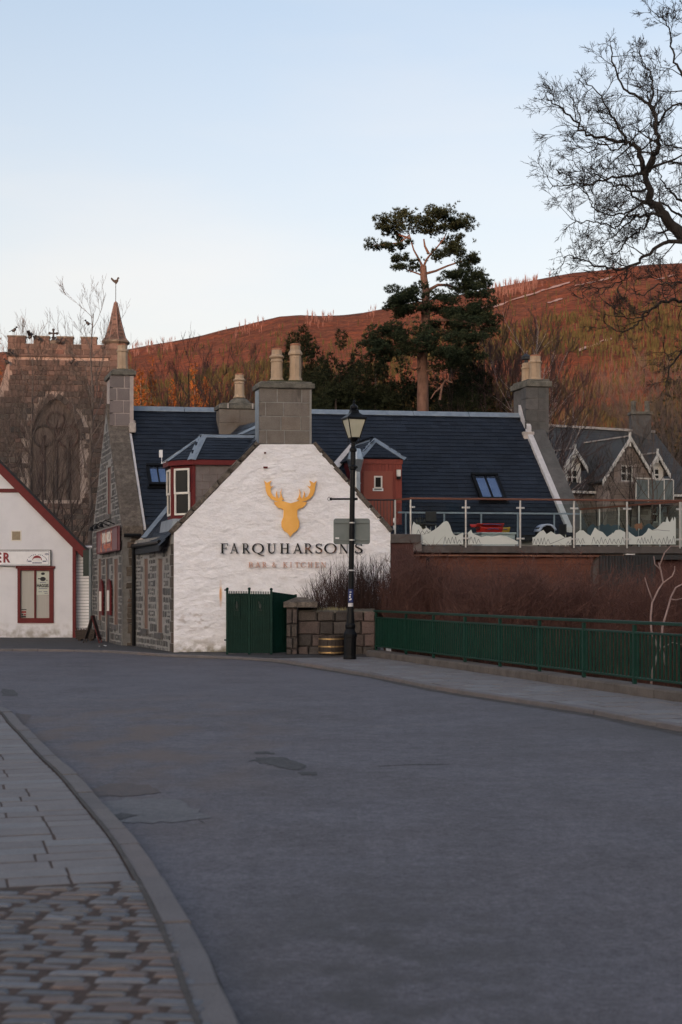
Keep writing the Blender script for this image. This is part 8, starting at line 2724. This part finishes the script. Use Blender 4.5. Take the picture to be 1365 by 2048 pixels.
# clumps: px, py, half-width px, half-height px, depth metres, count
cl = [(830, 435, 38, 20, 1.2, 210), (800, 428, 16, 10, .8, 60), (895, 430, 40, 18, 1.3, 220), (918, 450, 24, 16, .9, 120), (775, 445, 22, 13, .9, 110), (790, 462, 24, 12, .9, 100), (758, 490, 24, 8, .7, 70), (785, 494, 16, 8, .6, 45), (810, 488, 14, 8, .5, 30), (868, 452, 26, 14, .9, 110),
      (815, 530, 28, 13, .8, 110), (800, 520, 14, 8, .6, 40), (878, 512, 16, 12, .7, 60), (915, 500, 26, 16, .9, 130), (935, 512, 22, 18, .9, 110), (905, 480, 20, 10, .7, 60), (930, 545, 36, 14, 1.1, 160), (950, 560, 30, 18, 1.1, 160), (905, 555, 26, 10, .9, 80), (925, 580, 45, 14, 1.3, 190), (960, 590, 24, 16, 1, 110),
      (815, 590, 36, 20, 1.2, 220), (790, 605, 20, 14, .9, 90), (840, 608, 40, 22, 1.4, 220), (800, 625, 22, 14, .9, 100), (880, 610, 30, 16, 1, 110), (930, 615, 46, 20, 1.6, 260), (965, 625, 24, 26, 1.1, 150), (900, 640, 44, 26, 1.6, 280), (950, 650, 44, 26, 1.6, 280),
      (830, 670, 60, 24, 1.8, 360), (780, 675, 34, 20, 1.4, 200), (745, 680, 28, 14, 1.1, 120), (760, 700, 30, 18, 1.2, 140), (880, 690, 50, 26, 1.7, 300), (930, 690, 40, 22, 1.5, 220), (800, 710, 36, 16, 1.2, 150), (900, 720, 36, 18, 1.3, 170), (945, 715, 26, 16, 1, 100)]
r = random.Random(17)
k_ = PYY / FPX
crown = MB(); low = MB()
for (px, py, hw, hh, dp, n) in cl:
    dy = r.uniform(-.8, .5) if py > 560 else r.uniform(-.5, .5)
    if py > 640: dy -= .8
    c = PN_(px, py, dy)
    m = crown
    # sub-clumps for an uneven outline
    for q in range(8):
        cc = c + Vector((r.uniform(-.95, .95) * hw * k_, r.uniform(-.7, .7) * dp, r.uniform(-.8, .75) * hh * k_))
        tufts(m, cc, (hw * k_ * r.uniform(.28, .52), dp * .5, hh * k_ * r.uniform(.18, .34)), int(n * .50), .105, r, .6, .5, 8, .13)
    for q in range(int(n * .12)):
        cc = c + Vector((r.gauss(0, .45) * hw * k_, r.gauss(0, .5) * dp, r.gauss(0, .42) * hh * k_))
        tufts(m, cc, (.13, .13, .06), 5, .11, r, .55, .5, 8, .13)
crown.build('crown', M['needles'], pine, kind='stuff')

def conifer(px, ytop, Y, wpx, seed, label, ybase=900, n=900, m='needles_dark', size=.30, bark='bark_brown', name='conifer', group='dark conifers behind the pub', shape=.8):
    r = random.Random(seed); mb = MB()
    top = W(px, ytop, Y); zb = 0.5
    Ht = top.z - zb; R0 = wpx * Y / FPX
    t = thing(name, label, 'tree', (top.x, Y, -.1), group)
    MB().tube([(top.x, Y, -.1), (top.x, Y, top.z - .2)], [.22, .03], 6).build('trunk', M[bark], t)
    lv = 20
    for i in range(lv):
        f = (i + .5) / lv
        z = top.z - Ht * f * .9 - .05
        rad = (R0 * min(1.0, (f * 1.5) ** shape) if shape < .75 else R0 * min(1.0, math.sin(math.pi / 2 * min(1, f * 4.0 + .12)) * 1.0)) * r.uniform(.75, 1.12) + .1
        nb = 4 + int(7 * min(1, f * 2))
        for b in range(nb):
            a = r.uniform(0, 6.283); q = r.uniform(.25, 1.0) ** .6
            L_ = rad * q
            p = Vector((top.x + math.cos(a) * L_, Y + math.sin(a) * L_, z - L_ * .12 + r.gauss(0, .03 * Ht)))
            tufts(mb, p, (.30 * rad + .1, .30 * rad + .1, .035 * Ht + .06), max(3, int(n / (lv * 9))), size, r, .6, .3, 6, .12)
    mb.build('crown', M[m], t, kind='stuff')
    return t
for a in [(604, 688, 62, 69, 1, 'dark conifer right behind the tall clay pots'), (648, 738, 60, 66, 2, 'dark conifer just right of the gable chimney'), (705, 712, 66, 72, 3, 'broad dark conifer above the lamp'), (752, 730, 61, 69, 4, 'dark conifer left of the pine trunk'), (806, 742, 65, 69, 5, 'shaded conifer touching the pine trunk'),
          (900, 705, 66, 78, 6, 'dark conifer directly right of the pine trunk'), (945, 735, 62, 66, 7, 'dark conifer left of the birch'), (672, 772, 58, 60, 8, 'low dark conifer over the slate ridge')]:
    conifer(a[0], a[1], a[2], a[3], a[4], a[5], n=16000, size=.17, shape=.8)
for a in [(282, 742, 112, 17, 31, 'orange larch next to the lane chimney'), (303, 735, 114, 18, 32, 'taller orange larch over the left roof'), (345, 776, 110, 20, 33, 'rounded orange larch above the left ridge'), (390, 742, 116, 18, 34, 'orange larch glowing behind the dark bare tree'), (410, 765, 111, 16, 35, 'small orange larch left of the low chimney'), (-8, 700, 112, 18, 36, 'orange larch at the left picture edge'), (262, 776, 112, 12, 37, 'small orange larch half hidden by the lane chimney')]:
    conifer(a[0], a[1], a[2], a[3], a[4], a[5], n=900, m='larch', size=.34, name='larch', group='orange larches behind the roofs', shape=.7)
# bare trees behind the ridge
for a in [(378, 705, 70, 41, 'dark bare tree behind the left roof', 'bark_dark'), (420, 730, 72, 42, 'bare brown tree above the low chimney', 'twig_dark'), (460, 715, 74, 43, 'bare brown tree behind the banded pot', 'twig_dark'), (500, 725, 73, 44, 'bare brown tree left of the gable chimney', 'bark_brown'), (335, 735, 78, 45, 'small bare tree behind the left ridge', 'twig_dark'), (525, 720, 76, 46, 'bare reddish tree close behind the gable chimney', 'twig_red')]:
    bare(a[0], a[1], a[2], a[3], a[4], a[5], .17, fork=.3, depth=4, twigm='twig_dark', width=.75, minr=.008, nl=11, spread=.45)
bare(1050, 652, 62, 51, 'white-stemmed birch left of the far chimney', 'birch', .12, depth=4, fork=.3, twigm='twig_dark', width=.8)
bare(1088, 690, 66, 52, 'leaning birch behind the far chimney', 'birch', .11, depth=4, fork=.3, twigm='twig_dark', width=.8)
bare(1010, 705, 64, 53, 'dark bare tree between the pine and the birch', 'twig_dark', .13, depth=4, fork=.25, nl=15, width=1.0)
bare(975, 735, 63, 54, 'bushy bare tree right of the dark conifers', 'twig_dark', .11, depth=4, fork=.2, nl=15, width=1.0)
for a in [(1150, 745, 96, 61, 'reddish bare tree behind the granite house, left end', 'twig_red'), (1190, 770, 98, 62, 'bare tree over the granite roof', 'bark_brown'), (1235, 765, 96, 63, 'olive-brown bare tree above the broad gable', 'bark_brown'), (1280, 745, 94, 64, 'bare tree beside the granite chimney', 'bark_brown'), (1325, 740, 90, 65, 'tall bare tree right of the granite house', 'bark_brown'), (1365, 760, 86, 66, 'bare tree at the right edge behind the balcony', 'twig_dark'), (1120, 770, 100, 67, 'small reddish tree right of the far chimney', 'twig_red')]:
    bare(a[0], a[1], a[2], a[3], a[4], a[5], .16, fork=.22, depth=4, width=.9, minr=.009, nl=13, twigm='bark_brown' if 'red' not in a[4] else 'twig_red')
conifer(1345, 768, 92, 48, 71, 'olive evergreen at the right edge behind the house', n=1500, m='needles_dark', size=.36, group='dark conifers behind the pub')
bare(1262, 875, 58, 72, 'bare forked tree in front of the granite house', 'bark_dark', .08, depth=3, fork=.45, width=.9, nl=9, minr=.006)
bare(1305, 800, 72, 74, 'thin bare tree in front of the granite house chimney', 'bark_brown', .09, depth=4, fork=.35, width=.75, nl=12, minr=.007)
bare(1195, 925, 56, 73, 'small bare tree over the terrace corner', 'bark_dark', .05, depth=3, fork=.5, width=.7, nl=8, minr=.006)

# ---------------------------------------------------------------- shrubs
def spikes(mb, P0, P1, rad):
    """many thin three-sided twigs at once (arrays of foot and tip points)"""
    P0 = np.asarray(P0); P1 = np.asarray(P1); N = len(P0)
    d = P1 - P0; d /= np.linalg.norm(d, axis=1)[:, None] + 1e-9
    a = np.cross(d, np.array([.3, 1, .1])); a /= np.linalg.norm(a, axis=1)[:, None] + 1e-9
    b = np.cross(d, a); rad = np.broadcast_to(np.asarray(rad), (N,))[:, None]
    V = np.stack([P0 + a * rad, P0 - a * rad * .5 + b * rad * .87, P0 - a * rad * .5 - b * rad * .87, P1], 1).reshape(-1, 3)
    base = len(mb.v); mb.v.extend(map(tuple, V.tolist()))
    k = np.arange(N)[:, None] * 4 + base
    Fc = np.concatenate([k + np.array([[0, 1, 3]]), k + np.array([[1, 2, 3]]), k + np.array([[2, 0, 3]])])
    mb.f.extend(map(tuple, Fc.tolist())); mb.m.extend([0] * len(Fc))
def twig_shrub(mb, base, n, hgt, spread, r, rad=.011, lean=(0, 0), side=2):
    for k in range(n):
        a = r.uniform(0, 6.283); s_ = r.random() ** .7 * spread
        H_ = hgt * r.uniform(.6, 1.0) * (1 - .35 * (s_ / max(spread, .01)) ** 2)
        p0 = Vector(base) + Vector((math.cos(a) * s_ * .25, math.sin(a) * s_ * .25, 0))
        tip = Vector(base) + Vector((math.cos(a) * s_ + lean[0], math.sin(a) * s_ * .8 + lean[1], H_))
        mid = p0 + (tip - p0) * .5 + Vector((math.cos(a) * s_ * -.08 + r.gauss(0, .05), r.gauss(0, .05), H_ * .06))
        mb.tube([p0, mid, tip], [rad, rad * .7, rad * .25], 3, cap=False)
        for q in range(side):
            t = r.uniform(.4, .9); b = p0 + (mid - p0) * (t * 2) if t < .5 else mid + (tip - mid) * (t * 2 - 1)
            e = b + Vector((r.gauss(0, .12), r.gauss(0, .12), r.uniform(.12, .42)))
            mb.tube([b, e], [rad * .55, rad * .2], 3, cap=False)
r = random.Random(77)
sh_ = thing('bare_shrub', 'rounded leafless shrub fanning up in front of the white gable', 'shrub', (wx(702, 36.6), 36.6, 0))
mb = MB()
for (px, hy, n, sp_, yy) in ((690, 1098, 130, .85, 36.55), (660, 1118, 90, .80, 36.5), (725, 1092, 150, .65, 36.6), (755, 1100, 120, .6, 36.6), (640, 1140, 40, .65, 36.5)):
    b = Vector((wx(px, yy), yy, .5)); h_ = wzz(hy, yy) - .5
    twig_shrub(mb, b, n, h_, sp_, r, .010, side=3)
mb.build('twigs', M['twig_dark'], sh_, kind='stuff')
mb = MB()
cnt = 0
nr_ = np.random.default_rng(5)
for k in range(720):
    px = r.uniform(765, 1450); Y = r.uniform(30.0, 36.6) if px > 900 else r.uniform(34.2, 36.7)
    fx = (px - CX) / FPX * Y
    d = (Vector((fx, Y)) - FA).dot(FN)
    if d < .9: continue
    ytop = 1101 + 12 * math.sin(px * .021) + 9 * math.sin(px * .057 + 1) + (px - 1000) * .012
    if px < 830: ytop -= (830 - px) * .6
    zt_ = CAMH + (HY - ytop) * Y / FPX + r.uniform(-.4, .3)
    g = ground_z(fx, Y); Hh = max(.8, zt_ - g); sp_ = r.uniform(.35, .75)
    n = 44
    a_ = nr_.uniform(0, 6.283, n); s_ = nr_.random(n) ** .7 * sp_; hh_ = Hh * nr_.uniform(.55, 1.0, n) * (1 - .3 * (s_ / sp_) ** 2)
    B0 = np.stack([fx + np.cos(a_) * s_ * .3, Y + np.sin(a_) * s_ * .3, np.full(n, g)], 1)
    T0 = np.stack([fx + np.cos(a_) * s_, Y + np.sin(a_) * s_, g + hh_], 1)
    spikes(mb, B0, T0, .012)
    m_ = 6
    t_ = nr_.uniform(.35, .95, (n, m_, 1))
    Q = (B0[:, None, :] + (T0 - B0)[:, None, :] * t_).reshape(-1, 3)
    E = Q + np.stack([nr_.normal(0, .19, n * m_), nr_.normal(0, .19, n * m_), nr_.uniform(.05, .42, n * m_)], 1)
    spikes(mb, Q, E, .0075)
    cnt += 1
print('shrubs', cnt)
tag(mb.build('shrubbery', M['twig_red']), 'dense mass of reddish leafless shrubs between the railing and the terrace', 'shrubs', kind='stuff')
# pale saplings beyond the railing
def sapling(paths, Y, label):
    t = thing('bare_sapling', label, 'sapling', tuple(W(paths[0][0][0], 1365, Y)), 'pale saplings behind the railing')
    mb = MB()
    for pth, a, b in paths_radii(paths):
        mb.tube([W(x, y, Y) for x, y in pth], [a + (b - a) * i / (len(pth) - 1) for i in range(len(pth))], 6)
    mb.build('stem', M['sapling'], t, smooth=True)
def paths_radii(paths):
    for i, p in enumerate(paths): yield p, (.022 if i == 0 else .013), (.010 if i == 0 else .005)
sapling([[(1302, 1375), (1306, 1340), (1318, 1300), (1303, 1262), (1302, 1232), (1305, 1205), (1318, 1178), (1327, 1165), (1322, 1140), (1318, 1125)], [(1305, 1200), (1296, 1175), (1290, 1155)], [(1326, 1166), (1345, 1152), (1350, 1140), (1350, 1132)], [(1322, 1140), (1310, 1128), (1308, 1112)], [(1320, 1130), (1330, 1105), (1342, 1092)]], 23.6, 'pale bare sapling with a bent stem behind the railing')
sapling([[(1332, 1330), (1322, 1290), (1326, 1250), (1336, 1218), (1342, 1195), (1352, 1175), (1372, 1165)], [(1342, 1198), (1352, 1200), (1372, 1195)], [(1324, 1296), (1345, 1285), (1370, 1290)]], 23.2, 'thinner pale sapling at the right picture edge behind the railing')
# leaf litter under the railing
mb = MB(); r = random.Random(6)
for k in range(2600):
    s_ = r.uniform(0, 22); o = r.uniform(.45, 2.2)
    q = PLA + PD * s_ + PLN * o; z = ground_z(q.x, q.y) + .02
    a = r.uniform(0, 6.28); l = r.uniform(.03, .07)
    e1 = Vector((math.cos(a), math.sin(a), r.uniform(-.3, .5))) * l; e2 = Vector((-math.sin(a), math.cos(a), r.uniform(-.3, .5))) * l * .6
    c = Vector((q.x, q.y, z + r.uniform(0, .05)))
    mb.mesh([c - e1, c - e2, c + e1, c + e2], [(0, 1, 2, 3)])
tag(mb.build('leaf_litter', M['litter']), 'fallen russet leaves on the bank behind the railing', 'leaves', kind='stuff')

# ---------------------------------------------------------------- woods on the hill
def hill_woods(name, label, m, n, seed, dens, hgt, wid, sides=4, tmin=.12, tmax=.97, bare_=False, thick=.014, nsp=11):
    r = random.Random(seed); vs = []; fs = []
    k = 0; tries = 0
    while k < n and tries < n * 40:
        tries += 1
        px = r.uniform(-160, 1520); t = tmin + (tmax - tmin) * r.random() ** .9
        p = hill_point(px, t)
        if dens(px, t, p) < r.random(): continue
        h_ = r.uniform(*hgt); w = h_ * r.uniform(*wid)
        b = len(vs)
        if bare_:
            for q in range(nsp):
                a = r.uniform(0, 6.28); o_ = r.random() * w; q0 = p + Vector((0, 0, h_ * r.uniform(0, .4))); q1 = p + Vector((math.cos(a) * o_, math.sin(a) * o_, h_ * r.uniform(.6, 1.0)))
                e_ = thick * h_
                b = len(vs); vs += [q0 + Vector((-e_, 0, 0)), q0 + Vector((e_, 0, 0)), q0 + Vector((0, e_, 0)), q1]; fs += [(b, b + 1, b + 3), (b + 1, b + 2, b + 3), (b + 2, b, b + 3)]
        else:
            lay = 2
            for q in range(lay):
                z0_ = h_ * (.08 + .38 * q); z1_ = h_ * (.62 + .38 * q); rr = w * (1 - .38 * q)
                b = len(vs); a0 = r.uniform(0, 1.5)
                for s_ in range(sides):
                    a = a0 + 6.283 * s_ / sides; jr = rr * r.uniform(.7, 1.25)
                    vs.append(p + Vector((math.cos(a) * jr, math.sin(a) * jr, z0_ + r.uniform(-.05, .05) * h_)))
                vs.append(p + Vector((r.gauss(0, .06) * h_, 0, z1_)))
                for s_ in range(sides): fs.append((b + s_, b + (s_ + 1) % sides, b + sides))
        k += 1
    mb = MB(); mb.mesh(vs, fs)
    print(name, k)
    return tag(mb.build(name, M[m]), label, 'woods', kind='stuff')
def n01(p, s, o=0): return .5 + .5 * fbm(p.x + o, p.y - o, s, 3) * 1.8
hill_woods('hillside_pines', 'scattered young pines in olive patches across the heather hill', 'hill_wood', 17000, 5, lambda px, t, p: (1.0 if n01(p, .006, 50) > .40 else .12) * (1 if t < .80 else .25 * max(0, (.97 - t) / .17)), (4.5, 10.0), (.09, .16), bare_=True, tmin=.20, thick=.05, nsp=6)
hill_woods('hillside_birches', 'russet leafless birches thinly covering the lower hill', 'hill_birch', 8000, 9, lambda px, t, p: (1.0 if n01(p, .008, 250) > .42 else .15) * max(.03, 1 - t * 1.3), (3.5, 8), (.25, .5), bare_=True, tmin=.03)
def crest(px, t, p):
    if t < .93: return 0
    if 975 < px < 1075: return 1
    if 470 < px < 530 or 612 < px < 668 or 735 < px < 752: return .22
    if 262 < px < 345: return .25
    return .006
hill_woods('crest_trees', 'thin bare trees standing along the skyline of the hill', 'crest_birch', 360, 4, crest, (5, 13), (.15, .28), bare_=True, tmin=.93, tmax=1.0)
# pale rock and track scars
mb = MB(); r = random.Random(8)
def scar(px0, t0, px1, t1, w, n=10):
    P = []
    for k in range(n + 1):
        f = k / n
        a = hill_point(px0 + (px1 - px0) * f, t0 + (t1 - t0) * f + r.uniform(-.004, .004)); b = hill_point(px0 + (px1 - px0) * f, t0 + (t1 - t0) * f + w * r.uniform(.3, 1))
        P += [a + UP * .8 + Vector((0, -.5, 0)), b + UP * .8 + Vector((0, -.5, 0))]
    mb.mesh(P, [(2 * k, 2 * k + 2, 2 * k + 3, 2 * k + 1) for k in range(n)])
scar(985, .90, 1140, .95, .009, 14); scar(1150, .93, 1225, .955, .006); scar(1095, .865, 1125, .875, .012, 5); scar(1155, .62, 1200, .645, .010, 6); scar(1200, .655, 1225, .66, .012, 4)
scar(1310, .92, 1330, .925, .007, 4); scar(1335, .935, 1350, .94, .007, 4); scar(900, .88, 980, .91, .01, 8)
tag(mb.build('rock_scars', M['hill_rock']), 'pale stony scars and tracks high on the hill', 'rock', kind='stuff')
print('OBJECTS', len(bpy.data.objects))
